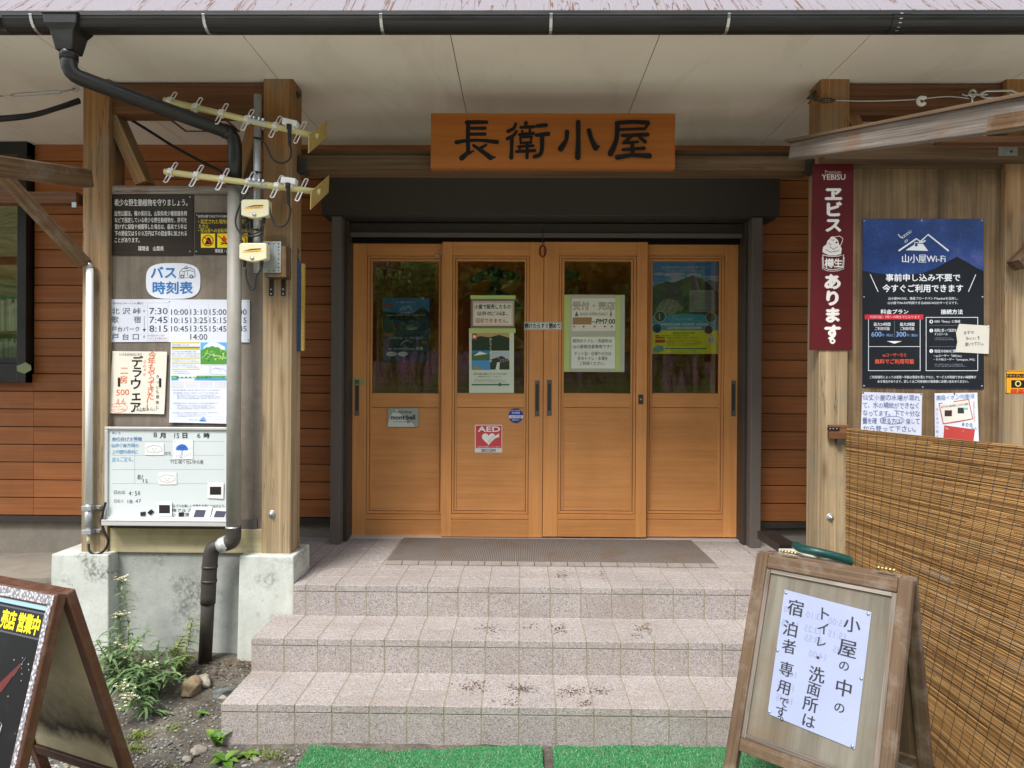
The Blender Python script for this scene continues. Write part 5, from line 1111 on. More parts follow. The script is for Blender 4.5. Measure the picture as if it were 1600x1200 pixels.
a.hand('800', 1503, 659.5, 1521, 667, '33588f', 0.008); a.hand('えん', 1517, 667, 1526, 671.5, '33588f'); a.poly([(1475, 664.5), (1523, 671), (1520, 690), (1473, 690)], 'b5403c', 1.6); a.text('熱中症対策におすすめです', 1477, 667.5, 1506, 671, 'e6c2be', 0, 3, slope=4)
a.vtext('汗をかいたらすぐ', 1521.5, 627, 660, 'b5705c', 4.2, jit=0.4); a.vtext('水にまぜて飲む', 1464, 636, 685, '7a86b4', 4.5, jit=0.4)
a.build('lettering', o); pins(o, ((1491, 615.5), (1491, 689)), WY2 - 0.001, M_dark, 0.0045)
o, a = sheet('camera_sticker', superellipse(1571, 578.5, 1618, 615.5, e=9), PY - 0.0012, 'orange-yellow recording sticker with a black camera on the far right post', 'sticker', 'd99a20', thick=0.001)
a.rect(1572.5, 584, 1616.5, 590, '15120d', 2); a.text('ドライブレコーダー', 1573, 585, 1616, 589, 'd99a20', 0.02, 3); a.rect(1580, 594, 1604, 606, '15120d', 2); a.circle(1590.5, 599.5, 4.8, 'd9c06a', 3); a.circle(1590.5, 599.5, 3, '15120d', 4); a.text('録画中', 1579, 607.5, 1611, 614, 'c8341c', 0.03, 3); a.frame(1571.8, 579.5, 1617.5, 614.8, 0.8, '15120d', 1); a.build('lettering', o)

# ================================================================ LEAN-TOS AND WIRES
# right: rafter of the small side roof, sloping down towards the viewer
ro = empty('side_roof_frame', (1.65, 3.3, 2.3), 'weathered grey lean-to roof frame jutting over the right bay', 'roof frame')
Ra, Rb = at(1240, 236, 3.36), at(1640, 171, 2.25)
m = MB(); m.beam(Ra, Rb, 0.05, 0.084, 0, w2=0.05, h2=0.1); m.build('rafter', M_grey, ro, bevel=0.004)
m = MB(); m.beam(Ra + Vector((0, 0, 0.046)) - (Rb - Ra).normalized() * 0.02, Rb + Vector((0, 0, 0.056)), 0.075, 0.012, 0); m.build('capping_strip', M_dimbeam, ro)
m = MB(); c = at(1572, 192, 2.38); m.beam(c - (Rb - Ra).normalized() * 0.03 + Vector((-0.03, 0, 0)), c + (Rb - Ra).normalized() * 0.25 + Vector((-0.03, 0, 0)), 0.02, 0.052, 0); m.build('plank', M_brownold, ro, bevel=0.003)
m = MB(); m.box(at(1285, 240, 3.42).x, 3.3, 3.40, 3.47, at(1450, 250, 3.41).z, at(1450, 224, 3.41).z, 0, 'x'); m.build('purlin', M_dimbeam, ro, bevel=0.003)
m = MB(); m.box(at(1470, 215, 3.3).x, 3.3, 3.30, 3.36, at(1540, 222, 3.3).z, at(1540, 212, 3.3).z, 0, 'x'); m.build('purlin', M_redbeam, ro, bevel=0.003)
m = MB(); m.pbox(1560, 230, 1590, 243, 3.396, 3.3995); m.build('mending_plate', M_galv, ro); pins(ro, ((1580, 237),), 3.396, M_dark, 0.006, 'bolt')
m = MB(); m.beam(at(1588, 415, 3.42), at(1650, 350, 3.42), 0.06, 0.085, 0, (0, 1, 0)); m.build('brace', M_brownold, ro, bevel=0.003)
# left: rafter, purlin and brace
lo_ = empty('porch_frame', (-2.4, 3.3, 2.2), 'weathered brown porch timbers meeting the leftmost post', 'roof frame')
m = MB(); La, Lb = at(-160, 238, 2.55), at(138, 279, 3.40); m.beam(La, Lb, 0.06, 0.082, 0, h2=0.086); m.build('rafter', M_brownold, lo_, bevel=0.006)
m = MB(); m.beam(at(-2, 268, 3.2), at(133, 413, 3.45), 0.05, 0.07, 0, (0, 1, 0)); m.build('brace', M_brownold, lo_, bevel=0.004)
m = MB(); m.box(-5, at(121, 308, 3.5).x, 3.49, 3.56, at(80, 317, 3.49).z, at(80, 299, 3.49).z, 0, 'x'); m.build('purlin', M_redbeam, lo_, bevel=0.004)
m = MB(); m.pbox(112, 316, 119, 324, 3.485, 3.489); m.build('bracket', M_galv, lo_)
# wires
def wire(name, pts, Y, r, mat, label, cat, sag=0):
    m = MB(); m.tube(smooth_path([at(x, y, Y if not isinstance(Y, (list, tuple)) else Y[i]) for i, (x, y) in enumerate(pts)], 8), r, 8); return m.build(name, mat, None, smooth=True, label=label, cat=cat)
wr = empty('stay_wire', at(1400, 158, 3.4), 'thin steel wire with turnbuckles and a white insulator stretched from the right post', 'wire')
m = MB(); m.tube(smooth_path([at(1305, 157, 3.46), at(1350, 158, 3.44), at(1400, 157, 3.42), at(1435, 155, 3.40), at(1480, 151, 3.36), at(1515, 154, 3.32)], 6), 0.0028, 6); m.build('wire', M_steel, wr, smooth=True)
def turnbuckle(p0, p1, s):
    m = MB(); d = (p1 - p0).normalized(); u = d.cross(Vector((0, 1, 0))).normalized() * s
    m.tube([p0 + u * .2, p0 + d * s * 1.5 + u, p1 - d * s * 1.5 + u, p1 + u * .2, p1 - u * .2, p1 - d * s * 1.5 - u, p0 + d * s * 1.5 - u, p0 - u * .2], s * 0.32, 8, closed=True); m.tube([p0 - d * s * 2.5, p0 + d * s * 2], s * 0.3, 8); m.tube([p1 - d * s * 2, p1 + d * s * 2.5], s * 0.3, 8); return m
turnbuckle(at(1280, 157.5, 3.46), at(1303, 157, 3.46), 0.010).build('turnbuckle', M_dark, wr, smooth=True)
m = MB(); e = at(1266, 156, 3.5); m.tube(arc(e + Vector((0.012, -0.03, 0)), 0.012, 0, 2 * math.pi, 12, (1, 0, 0), (0, 0, 1))[:-1], 0.004, 8, closed=True); m.tube([e + Vector((0.0, 0.03, 0.02)), e + Vector((0.012, -0.02, 0.01))], 0.005, 8); m.tube(smooth_path([at(1262, 163, 3.46), at(1268, 156, 3.45), at(1264, 150, 3.45), at(1274, 154, 3.46), at(1279, 158, 3.46)], 5), 0.003, 6); m.build('eye_bolt', M_dark, wr, smooth=True)
m = MB(); c = at(1440, 158, 3.39); m.tube(arc(c, 0.017, R(30), R(330), 14, (1, 0, 0), (0, 0, 1)), 0.009, 10); m.tube([c + Vector((-.004, 0, 0.016)), c + Vector((0.02, 0, 0.016))], 0.008, 8); m.build('insulator', M_white, wr, smooth=True)
turnbuckle(at(1531, 148, 3.3), at(1590, 147, 3.26), 0.016).build('turnbuckle', M_steel, wr, smooth=True)
m = MB(); c = at(1520, 146, 3.31); m.tube(arc(c, 0.015, 0, 2 * math.pi, 12, (1, 0, 0), (0, 0, 1))[:-1], 0.006, 8, closed=True); m.tube([c + Vector((-.002, 0, -0.01)), c + Vector((-.003, 0, -0.045))], 0.006, 8, rs=[.007, .003]); m.tube([c + Vector((-.05, 0, -0.004)), c + Vector((-.03, 0, -.012)), c], 0.003, 6); m.build('clamp', M_steel, wr, smooth=True)
m = turnbuckle(at(16, 149, 3.3), at(98, 143, 3.42), 0.008); m.tube([at(-60, 153, 3.25), at(5, 150, 3.29)], 0.004, 6); m.tube(smooth_path([at(98, 143, 3.42), at(112, 140, 3.45), at(119, 138, 3.50)], 4), 0.004, 6); m.tube(arc(at(118, 139, 3.46), 0.014, 0, 6.2, 10, (1, 0, 0), (0, 0, 1)), 0.004, 6)
m.build('stay_wire', M_galv, None, smooth=True, label='steel stay wire with a slim turnbuckle tied to the leftmost post', cat='wire')
for k, (dy, dz) in enumerate(((0, 0), (0.012, 4), (-0.01, 7))):
    wire('power_cable', [(-90, 190 + dz * .4), (0, 184 + dz * 0.45), (50, 179 + dz * 0.3), (90, 168 + dz * .2), (124, 156 + dz * 0.4)], [3.2 + dy, 3.28 + dy, 3.36 + dy, 3.42 + dy, 3.49], 0.011, M_blackmat, ('uppermost', 'middle', 'lowest')[k] + ' of three thick black cables slung to the leftmost post', 'cable')['group'] = 'black cables at the leftmost post'
wire('inner_cable', [(203, 186), (240, 209), (270, 228), (310, 250), (345, 268), (362, 281)], [3.62, 3.66, 3.7, 3.72, 3.7, 3.6], 0.008, M_blackmat, 'thin black cable slanting through the top of the left bay', 'cable')
m = MB(); m.prism(list(reversed([at(26, 572, 4.38), at(40, 566, 4.38), at(48, 571, 4.38), (at(49, 578, 4.38)), at(38, 584, 4.38), at(27, 580, 4.38)])), (0, 0.002, 0)); m.build('tape_scrap', paper('87906a', 0.6), None, label='scrap of green tape at the lower corner of the left window', cat='tape')

# ================================================================ REED SCREEN
def reeds():
    rs = empty('reed_screen', (1.65, 2.9, 0.03), 'tall screen of golden-brown reeds tied with dark thread at the right', 'screen')
    TL, TR = Vector((1.606, 3.45, 1.232)), Vector((2.01, 2.2, 1.215)); BL, BR = Vector((1.608, 3.45, 0.03)), Vector((1.50, 2.05, 0.03))
    def P(s, t):        # s along the reeds, t downwards
        a = TL.lerp(TR, s); b = BL.lerp(BR, s); return a.lerp(b, t)
    Nrm = Vector((-0.95, -0.3, 0))
    M_reed = wood('reed_straw', '7c5a30', 'c09864', 30, 5.0, 0.5, 0.2, 0.3, spec=0.35)
    nt_ = M_reed.node_tree; p = nt_.nodes['Principled BSDF']; lk = p.inputs['Base Color'].links[0]; src = lk.from_socket
    geo = nt_.nodes.new('ShaderNodeNewGeometry'); rp = nt_.nodes.new('ShaderNodeValToRGB'); mx = nt_.nodes.new('ShaderNodeMix'); mx.data_type = 'RGBA'; mx.blend_type = 'MULTIPLY'; mx.inputs[0].default_value = 1
    e = rp.color_ramp.elements; e[0].color = (0.42, 0.36, 0.30, 1); e[1].position = 0.45; e[1].color = (0.8, 0.75, 0.7, 1); e.new(0.85).color = (1.0, 1.0, 0.95, 1); e.new(1.0).color = (0.7, 0.72, 0.78, 1)
    nt_.links.new(geo.outputs['Random Per Island'], rp.inputs[0]); nt_.links.new(src, mx.inputs[6]); nt_.links.new(rp.outputs[0], mx.inputs[7]); nt_.links.new(mx.outputs[2], p.inputs['Base Color'])
    m = MB(); n = 225; r = random.Random(4)
    for layer in (0, 1):
        for i in range(n):
            t = (i + 0.5 * layer + r.uniform(-0.16, 0.16)) / n
            s = -r.uniform(0, 0.008) if layer == 0 else r.uniform(0, 0.1)
            while s < 1:
                e_ = min(1.0, s + r.uniform(0.35, 0.9)); dt = r.uniform(-0.003, 0.003); rad = r.uniform(0.0024, 0.0034)
                q = [P(s + (e_ - s) * k / 4, min(1, max(0, t + dt * k / 4))) + Nrm * (r.uniform(0, 0.002) - 0.006 * layer) for k in range(5)]
                m.tube(q, rad, 5, caps=False); s = e_ + 0.001
    m.build('reeds', M_reed, rs, smooth=True)
    th_ = MB(); K = 24
    for k in range(K):
        s = (k + 0.45) / K
        for off in (0.0055,):
            q = []
            for j in range(61):
                t = j / 60; q.append(P(s + r.uniform(-0.0012, 0.0012), t) + Nrm * (off - 0.001 * (j % 2)))
            th_.tube(q, 0.00095, 5)
    th_.build('threads', plain('dark_green_thread', hx('2f332c'), 0.7), rs, smooth=True)
    b = MB(); b.beam(TL + Vector((0.02, 0.01, -0.02)), TR + Vector((0.03, 0, -0.02)), 0.02, 0.035, 0); b.build('top_rail', M_brownold, rs)
    b = MB(); b.pbox(1296, 664, 1327, 686, 3.452, 3.474, 0, 'x'); b.build('end_bar', M_redbeam, rs, bevel=0.002)
    b = MB(); b.pbox(1293, 667.5, 1312, 672.5, 3.448, 3.4515); b.build('mending_plate', M_black, rs)
    for x in (1297, 1302, 1307.5): pins(rs, ((x, 670),), 3.448, M_galv, 0.003, 'screw')
    b = MB(); b.pbox(1309, 686, 1318, 694, 3.45, 3.478); b.build('bracket', M_dark, rs)
reeds()

# green hose lying over the right footing
m = MB(); m.tube(smooth_path([at(1243, 852, 3.56), at(1252, 857, 3.50), at(1275, 862, 3.445), at(1305, 869, 3.42), at(1340, 880, 3.40), at(1365, 893, 3.35)], 8), 0.021, 14, rs=None); m.build('hose', M_greenhose, None, smooth=True, label='thick green hose lying across the foot of the right post', cat='hose')
m = MB(); m.pbox(1218, 851, 1246, 864, 3.75, 4.1); m.build('floor_trough', M_black, None, label='short black trough beside the right edge of the landing', cat='trough')

# ================================================================ DOOR MAT
mt_ = empty('door_mat', (0.17, 4.1, 0.45), 'long worn brown-grey ribbed door mat on the landing', 'mat')
mm = N('ribbed_mat', 0.9, 0.2); oo = mm.obj()
w1 = mm.n('TexWave', Scale=30.0, Distortion=0.6); w1.bands_direction = 'X'; mm.t.links.new(oo, w1.inputs['Vector']); w2 = mm.n('TexWave', Scale=26.0, Distortion=0.6); w2.bands_direction = 'Y'; mm.t.links.new(oo, w2.inputs['Vector'])
hh = mm.math('MULTIPLY', w1.outputs['Fac'], w2.outputs['Fac']); big = mm.noise(oo, 4, 5, 0.65)
cc = mm.mix(hh, '57504b', 'a59b93'); cc = mm.mix(mm.ramp(big, [(0.5, 0.0), (0.7, 0.55)]), cc, '6b5038'); mm.color(cc); mm.bump(hh, 1.0, 0.004)
mx0, mx1 = -0.735, 1.075
m = MB(); m.box(mx0, mx1, 3.835, 4.40, 0.4515, 0.462); m.build('mat_body', mm.mat, mt_)
m = MB(); n = 20; w_ = (mx1 - mx0) / n
for k in range(n): m.hexa([(mx0 + k * w_ + .002, 3.785, 0.4515), (mx0 + (k + 1) * w_ - .002, 3.785, 0.4515), (mx0 + (k + 1) * w_ - .002, 3.833, 0.4515), (mx0 + k * w_ + .002, 3.833, 0.4515), (mx0 + k * w_ + .002, 3.785, 0.455), (mx0 + (k + 1) * w_ - .002, 3.785, 0.455), (mx0 + (k + 1) * w_ - .002, 3.833, 0.463), (mx0 + k * w_ + .002, 3.833, 0.463)])
m.box(mx0, mx1, 3.79, 3.84, 0.4508, 0.4515, 1)
m.build('edging', [plain('grey_rubber_edge', hx('8f857d'), 0.8, var=0.3), M_void], mt_)

# dry leaf crumbs and dirt on the treads
m = MB(); r = random.Random(8); crumb = []
for cx, cy, z, n, sp in ((735, 1072, .15, 90, 22), (815, 1076, .15, 110, 22), (800, 1098, .15, 40, 25), (895, 1080, .15, 90, 26), (935, 1078, .15, 60, 20), (915, 1100, .15, 40, 12), (765, 983, .3, 60, 18), (873, 982, .3, 80, 16), (1007, 980, .3, 70, 15), (993, 994, .3, 25, 10), (820, 978, .3, 30, 22), (878, 897, .45, 60, 12), (940, 895, .45, 15, 6), (660, 905, .45, 4, 20), (520, 858, .45, 5, 20)):
    for k in range(n):
        x, y = r.gauss(cx, sp * 0.5), r.gauss(cy, 4.5); p = atz(x, y, z + 0.0015)
        lim = {.15: (S1, S2), .3: (S2, S3), .45: (S3, 4.4)}[z]
        if not lim[0] + 0.01 < p.y < lim[1] - 0.004: continue
        if z == .45 and p.y > 3.78: continue
        q = r.uniform(0, 3.1); L_ = r.uniform(0.003, 0.009); w = r.uniform(0.0012, 0.003); c, s = math.cos(q), math.sin(q); h = r.uniform(0.0005, 0.002)
        m.add([p + Vector((c * L_, s * L_, 0)), p + Vector((-s * w, c * w, h)), p + Vector((-c * L_, -s * L_, 0.0006)), p + Vector((s * w, -c * w, 0))], [(0, 1, 2, 3)])
m.build('leaf_litter', wood('leaf_crumbs', '4a3424', '8a6a4c', 60, 8, 0.9, 0.2, 0.4), None, kind='stuff', label='brown leaf crumbs and dirt trodden onto the steps', cat='litter')

# ================================================================ A-FRAME SIGNS
def aframe(tl, tr, zt, fs, bs, name, label, M_fr, sw, th, rail_v, brail, legtop=0.0):
    """tl/tr ground positions under the top hinge line; fs/bs spread of the front and rear legs"""
    TL, TR = Vector((tl[0], tl[1], zt)), Vector((tr[0], tr[1], zt)); U = (TR - TL).normalized(); n = U.cross(Vector((0, 0, 1))).normalized()
    if n.y > 0: n = -n
    root = empty(name, ((TL + TR) / 2).xy.to_3d(), label, 'sandwich board')
    Wd = (TR - TL).length; out = {}
    for side, sp, sg in (('front', fs, 1), ('rear', bs, -1)):
        O = TL + n * (0.012 * sg); V = (n * sp * sg + Vector((0, 0, -zt))).normalized(); Ln = math.hypot(sp, zt); NN = U.cross(-V).normalized() * (1 if sg > 0 else -1)
        up = NN
        for x in (sw / 2, Wd - sw / 2):
            m = MB(); m.beam(O + U * x, O + U * x + V * Ln, sw, th, 0, up); m.build('leg', M_fr, root, bevel=0.004)
        for v, hgt in ((sw * 0.55, sw * 1.1), (rail_v if sg > 0 else brail, sw)):
            m = MB(); m.beam(O + U * (sw + .0005) + V * v, O + U * (Wd - sw - .0005) + V * v, hgt, th * 0.94, 0, up); m.build('rail', M_fr, root, bevel=0.003)
        out[side] = (O, U, V, NN, Wd, Ln)
    return root, out
def panel(root, o, v0, v1, sw, mat, depth=0.0, t=0.006, name='panel'):
    O, U, V, NN, Wd, Ln = o; m = MB(); c0 = O + U * (Wd / 2) + V * v0 + NN * depth; m.beam(c0, O + U * (Wd / 2) + V * v1 + NN * depth, Wd - 2 * sw + 0.004, t, 0, NN); return m.build(name, mat, root)
# right sign
zt = 0.85; H = CAM.z - zt
a0, a1 = atz(1187, 863, zt), atz(1431, 906, zt)
ra, ro_ = aframe((a0.x, a0.y), (a1.x, a1.y), zt, 0.32, 0.28, 'sandwich_board', 'weathered brown wooden sandwich board with a hand-written white paper, at the right of the steps', M_aframe, 0.042, 0.03, 0.62, 0.7)
panel(ra, ro_['front'], 0.045, 0.61, 0.042, M_apanel, -0.004)
panel(ra, ro_['rear'], 0.045, 0.69, 0.042, M_dimbeam, -0.002)
O, U, V, NN, Wd, Ln = ro_['front']
for x0, w_, v0, v1, hz in ((0.042, 0.014, 0.047, 0.598, 0), (Wd - 0.056, 0.014, 0.047, 0.598, 0), (0.057, Wd - 0.114, 0.047, 0.06, 1), (0.057, Wd - 0.114, 0.584, 0.598, 1)):
    m = MB(); 
    if hz: m.beam(O + U * x0 + V * (v0 + v1) / 2 + NN * 0.003, O + U * (x0 + w_) + V * (v0 + v1) / 2 + NN * 0.003, v1 - v0, 0.009, 0, NN)
    else: m.beam(O + U * (x0 + w_ / 2) + V * v0 + NN * 0.003, O + U * (x0 + w_ / 2) + V * v1 + NN * 0.003, w_, 0.009, 0, NN)
    m.build('bead', M_grey, ra)
for t in (0.16, 0.78):
    m = MB(); c = O + U * Wd * t + Vector((0, 0, 0.022)) - NN * 0.006; 
    for k in range(5): m.tube([c + U * (k * 0.011), c + U * (k * 0.011 + 0.0098)], 0.005, 10)
    m.build('hinge', M_brass, ra, smooth=True)
P = LocPlane(O + NN * 0.0, U, V); P.N = NN
P.O = O + NN * 0.0005
q = [P.px(x, y) for x, y in ((1226, 921), (1362, 956.5), (1336, 1171), (1199.5, 1115))]
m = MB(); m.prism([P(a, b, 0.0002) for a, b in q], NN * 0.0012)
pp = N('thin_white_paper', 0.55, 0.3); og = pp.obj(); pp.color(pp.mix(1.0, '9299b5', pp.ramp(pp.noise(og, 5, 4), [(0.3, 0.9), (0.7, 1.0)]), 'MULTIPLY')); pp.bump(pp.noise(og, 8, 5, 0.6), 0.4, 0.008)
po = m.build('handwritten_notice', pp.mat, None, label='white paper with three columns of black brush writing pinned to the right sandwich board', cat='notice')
P.O = O + NN * 0.0019
a = Art(P); KK = '24262b'
def ch(c, x, y, s, col=KK, b=0.012, L=3, rot=0.0, mirror=False):
    u, v = P.px(1190 + x / 4, 900 + y / 4); a.char(c, u, v, s, col, b, L, rot, sx=-1 if mirror else 1)
for c, x, y, s in (('小', 565, 302, .052), ('屋', 538, 452, .058), ('の', 516, 560, .034), ('中', 514, 700, .054), ('の', 487, 822, .034), ('ト', 390, 235, .046), ('イ', 386, 328, .042), ('レ', 372, 412, .036), ('・', 352, 510, .04), ('洗', 345, 615, .050), ('面', 327, 706, .044), ('所', 306, 800, .048), ('は', 294, 905, .044), ('宿', 214, 200, .056), ('泊', 182, 330, .052), ('者', 172, 440, .048), ('専', 155, 582, .048), ('用', 143, 694, .046), ('で', 140, 788, .034), ('す', 121, 850, .040), ('。', 150, 880, .034)):
    ch(c, x, y, s, rot=a.r.uniform(-0.08, 0.08))
def ghost(t, x, y, s):
    u, v = P.px(1190 + x / 4, 900 + y / 4); a.text(t, u - s * 1.3, v - s * 0.5, u + s * 1.3, v + s * 0.5, '7a8098', 0.0, 1, mirror=True)
for t, x, y in (('10:00', 190, 215), ('10:15', 175, 300), ('13:10', 330, 250), ('13:25', 318, 335), ('13:55', 320, 395), ('14:00', 348, 495), ('15:00', 470, 290), ('15:15', 470, 370), ('15:45', 500, 470), ('16:00', 165, 605), ('16:15', 150, 690), ('16:45', 140, 770)): ghost(t, x, y, 0.02)
a.build('lettering', po)
for x, y in ((1228.5, 926), (1357, 959), (1346, 1060), (1332, 1166), (1202, 1112), (1215, 1016)):
    u, v = P.px(x, y); m = MB(); m.tube([P(u, v, -0.0005), P(u, v, 0.003)], 0.0048, 12); m.build('pin', M_galv, po, smooth=True)
# left sign
a0, a1 = atz(-20, 903, zt), atz(104, 926, zt)
d_ = (a1 - a0).normalized(); a0 = a1 - d_ * 0.48
la, lo2 = aframe((a0.x, a0.y), (a1.x, a1.y), zt, 0.2, 0.27, 'sandwich_board', 'red-brown sandwich board with a black writing face and yellow lettering at lower left', M_redframe, 0.034, 0.03, 0.74, 0.66)
M_chalk = N('chalkboard', 0.4, 0.2); og = M_chalk.obj(); kf = M_chalk.noise(og, 5, 6, 0.7)
M_chalk.color(M_chalk.mix(M_chalk.ramp(kf, [(0.55, 0.0), (0.85, 0.25)]), '0a0b0d', '44464a')); M_chalk = M_chalk.mat
panel(la, lo2['front'], 0.03, 0.74, 0.034, M_chalk, 0.002, name='writing_face')
def pnl():
    m = N('stained_cream_panel', 0.75, 0.25); o = m.obj(); z = m.n('SeparateXYZ'); m.t.links.new(o, z.inputs[0]); n = m.noise(o, 9, 6, 0.7)
    k = m.math('ADD', z.outputs[2], m.math('MULTIPLY', n, 0.16)); band = m.ramp(k, [(0.36, 0.0), (0.42, 0.95), (0.5, 0.5), (0.62, 0.0)])
    m.color(m.mix(band, m.ramp(n, [(0.3, 'bdae8a'), (0.7, 'd8cba8')]), '2f2418')); return m.mat
panel(la, lo2['rear'], 0.03, 0.655, 0.034, pnl(), 0.0, name='rear_panel')
O, U, V, NN, Wd, Ln = lo2['front']
mp = N('pearl_mosaic_trim', 0.35, 0.5); og = mp.obj(); vv = mp.vor(og, 120); mp.color(mp.ramp(vv.outputs['Distance'], [(0.2, 'c9c6c8'), (0.6, '6d6a70')])); mp.bump(vv.outputs['Distance'], 0.4, 0.002)
NF = NN * 0.0165
m = MB(); m.beam(O + U * 0.002 + V * 0.018 + NF, O + U * (Wd - 0.008) + V * 0.018 + NF, 0.026, 0.003, 0, NN); m.beam(O + U * (Wd - 0.019) + V * 0.032 + NF, O + U * (Wd - 0.019) + V * (Ln - 0.01) + NF, 0.018, 0.003, 0, NN); m.build('mosaic_trim', mp.mat, la)
m = MB(); m.beam(O + U * 0.036 + V * 0.043 + NN * 0.009, O + U * (Wd - 0.036) + V * 0.043 + NN * 0.009, 0.014, 0.003, 0, NN); m.build('blue_trim', plain('pale_blue_trim', hx('8fb0c0'), 0.4), la)
P = LocPlane(O, U, V); P.N = NN; P.O = O + NN * 0.0056
a = Art(P); Wc = Wd - 0.036
u1, v0 = P.px(71, 958); u2, v1 = P.px(62, 1001); ur = min(u1, Wc - 0.004)
a.rect(0.04, v0, ur, v1, '4c4e56', 1); a.rect(0.044, v0 + 0.005, ur - 0.005, v1 - 0.005, '15161b', 2)
vm = (v0 + v1) / 2; sz = (v1 - v0) * 0.74; st = sz * 0.60; x = ur - 0.008 - st / 2
for c in reversed('売店 営業中'):
    if c == ' ': x -= st * 0.25; continue
    a.char(c, x, vm, sz, 'e8d81c', 0.035, 4, sx=0.62); x -= st
a.line([(Wc - 0.06, 0.20), (Wc - 0.12, 0.27), (Wc - 0.19, 0.33)], [0.006, 0.026, 0.012], '5a2020', 2); a.line([(Wc - 0.045, 0.18), (Wc - 0.08, 0.235)], 0.005, '3a3c40', 1.5)
a.r = random.Random(9)
for k in range(70): a.circle(a.r.uniform(0.04, Wc - 0.005), a.r.uniform(0.18, 0.72), a.r.uniform(0.0008, 0.0022), 'a9abb0', 3, n=7)
a.line([(Wc - 0.08, 0.36), (Wc - 0.085, 0.42), (Wc - 0.1, 0.44)], 0.004, '9a9ca0', 3); a.line([(Wc - 0.13, 0.33), (Wc - 0.135, 0.40)], 0.003, '85878c', 3); a.ring(Wc - 0.12, 0.47, 0.012, 0.003, '9a9ca0', 3)
a.build('lettering', la)

# ================================================================ GREEN MATS
def turf(x0, x1, y0, y1, label, seed):
    root = empty('turf_mat', ((x0 + x1) / 2, (y0 + y1) / 2, 0.01), label, 'mat', 'green turf mats at the foot of the steps'); r = random.Random(seed)
    zf = lambda x, y: 0.010 + 0.006 * math.sin(x * 5 + seed) + 0.004 * math.sin(y * 9 + x * 3)
    edge = lambda x: 0.012 * math.sin(x * 7 + seed * 2) + 0.004 * math.sin(x * 31 + seed) + 0.002 * math.sin(x * 83)
    m = MB(); n = 40; k = 16; v = []
    for j in range(k + 1):
        for i in range(n + 1):
            x = x0 + (x1 - x0) * i / n; y = y0 + (y1 + edge(x) - y0) * j / k; v.append((x, y, zf(x, y)))
    m.add(v, [(j * (n + 1) + i, j * (n + 1) + i + 1, (j + 1) * (n + 1) + i + 1, (j + 1) * (n + 1) + i) for j in range(k) for i in range(n)])
    gm = N('green_turf_base', 0.8, 0.2); gm.color('2f7a48'); m.build('mat_base', gm.mat, root, smooth=True)
    b = MB(); N_ = int((x1 - x0) * (y1 - max(y0, 2.3)) * 60000)
    tv, tf = [], []
    for q in range(N_):
        row = 0.011
        x = x0 + r.random() * (x1 - x0); x = round(x / row) * row + r.gauss(0, 0.0022); x = min(max(x, x0), x1)
        yy = max(y0, 2.3); y = yy + r.random() * (y1 + edge(x) - yy); z = zf(x, y)
        an = r.uniform(0, 6.28); w = 0.0016; h = r.uniform(0.004, 0.0085); lx, ly = r.gauss(0, 0.004), r.gauss(0, 0.004)
        c, s = math.cos(an) * w, math.sin(an) * w; i = len(tv)
        tv += [(x - c, y - s, z), (x + c, y + s, z), (x + lx, y + ly, z + h)]; tf.append((i, i + 1, i + 2))
    b.v = [Vector(p) for p in tv]; b.f = [list(f) for f in tf]; b.m = [0] * len(tf); b.g = tv
    bm2 = N('green_turf_blades', 0.55, 0.35); og = bm2.n('NewGeometry').outputs['Position']; bm2.color(bm2.mix(bm2.ramp(bm2.noise(og, 7, 6, 0.7), [(0.42, 0.0), (0.7, 0.55)]), bm2.ramp(bm2.island(), [(0, '3a6c48'), (0.6, '58875c'), (1, '8aae84')]), '66735a')); b.build('pile', bm2.mat, root)
pa = atz(484, 1165, 0.01); pb = atz(846, 1153, 0.01); pc = atz(862, 1150, 0.01)
turf(pa.x, pb.x, 1.6, 2.74, 'green artificial turf mat left of the narrow gap, in front of the steps', 1)
turf(pc.x, 0.98, 1.6, 2.765, 'green artificial turf mat right of the narrow gap, in front of the steps', 2)

# ================================================================ PLANTS, STONES, GRAVEL
def leaf(m, p, d, L, w, droop=0.5, up=Vector((0, 0, 1)), n=4, mi=0, fold=0.25):
    d = Vector(d).normalized(); s = d.cross(up)
    if s.length < 0.05: s = Vector((1, 0, 0))
    s.normalize(); nn = s.cross(d); v = []; g = []
    for k in range(n + 1):
        t = k / n; c = p + d * (L * t) + Vector((0, 0, -droop * L * t * t)); ww = w * (math.sin(math.pi * min(1, 0.08 + t * 0.92)) ** 0.8) * (1 if t < 1 else 0.05)
        v += [c - s * ww + nn * ww * fold, c, c + s * ww + nn * ww * fold]
    f = []
    for k in range(n): f += [(3 * k, 3 * k + 1, 3 * k + 4, 3 * k + 3), (3 * k + 1, 3 * k + 2, 3 * k + 5, 3 * k + 4)]
    m.add(v, f, mi)
def leafmat(name, c0, c1, rough=0.5, tr=0.25):
    m = N(name, rough, 0.35); n = m.noise(m.obj(), 30, 3); c = m.mix(m.island(), c0, c1); c = m.mix(1.0, c, m.ramp(n, [(0.3, 0.8), (0.7, 1.05)]), 'MULTIPLY'); m.color(c)
    t = m.n('BsdfTranslucent'); m.t.links.new(c, t.inputs[0]); mx = m.n('MixShader'); mx.inputs[0].default_value = tr
    m.t.links.new(m.p.outputs[0], mx.inputs[1]); m.t.links.new(t.outputs[0], mx.inputs[2]); m.t.links.new(mx.outputs[0], m.t.nodes['Material Output'].inputs[0]); return m.mat
M_leafg = leafmat('grey_green_leaf', '526d46', '86a06c'); M_leafb = leafmat('fresh_green_leaf', '4f7a2c', '86a848'); M_stem = plain('plant_stem', hx('7f8f5a'), 0.6)
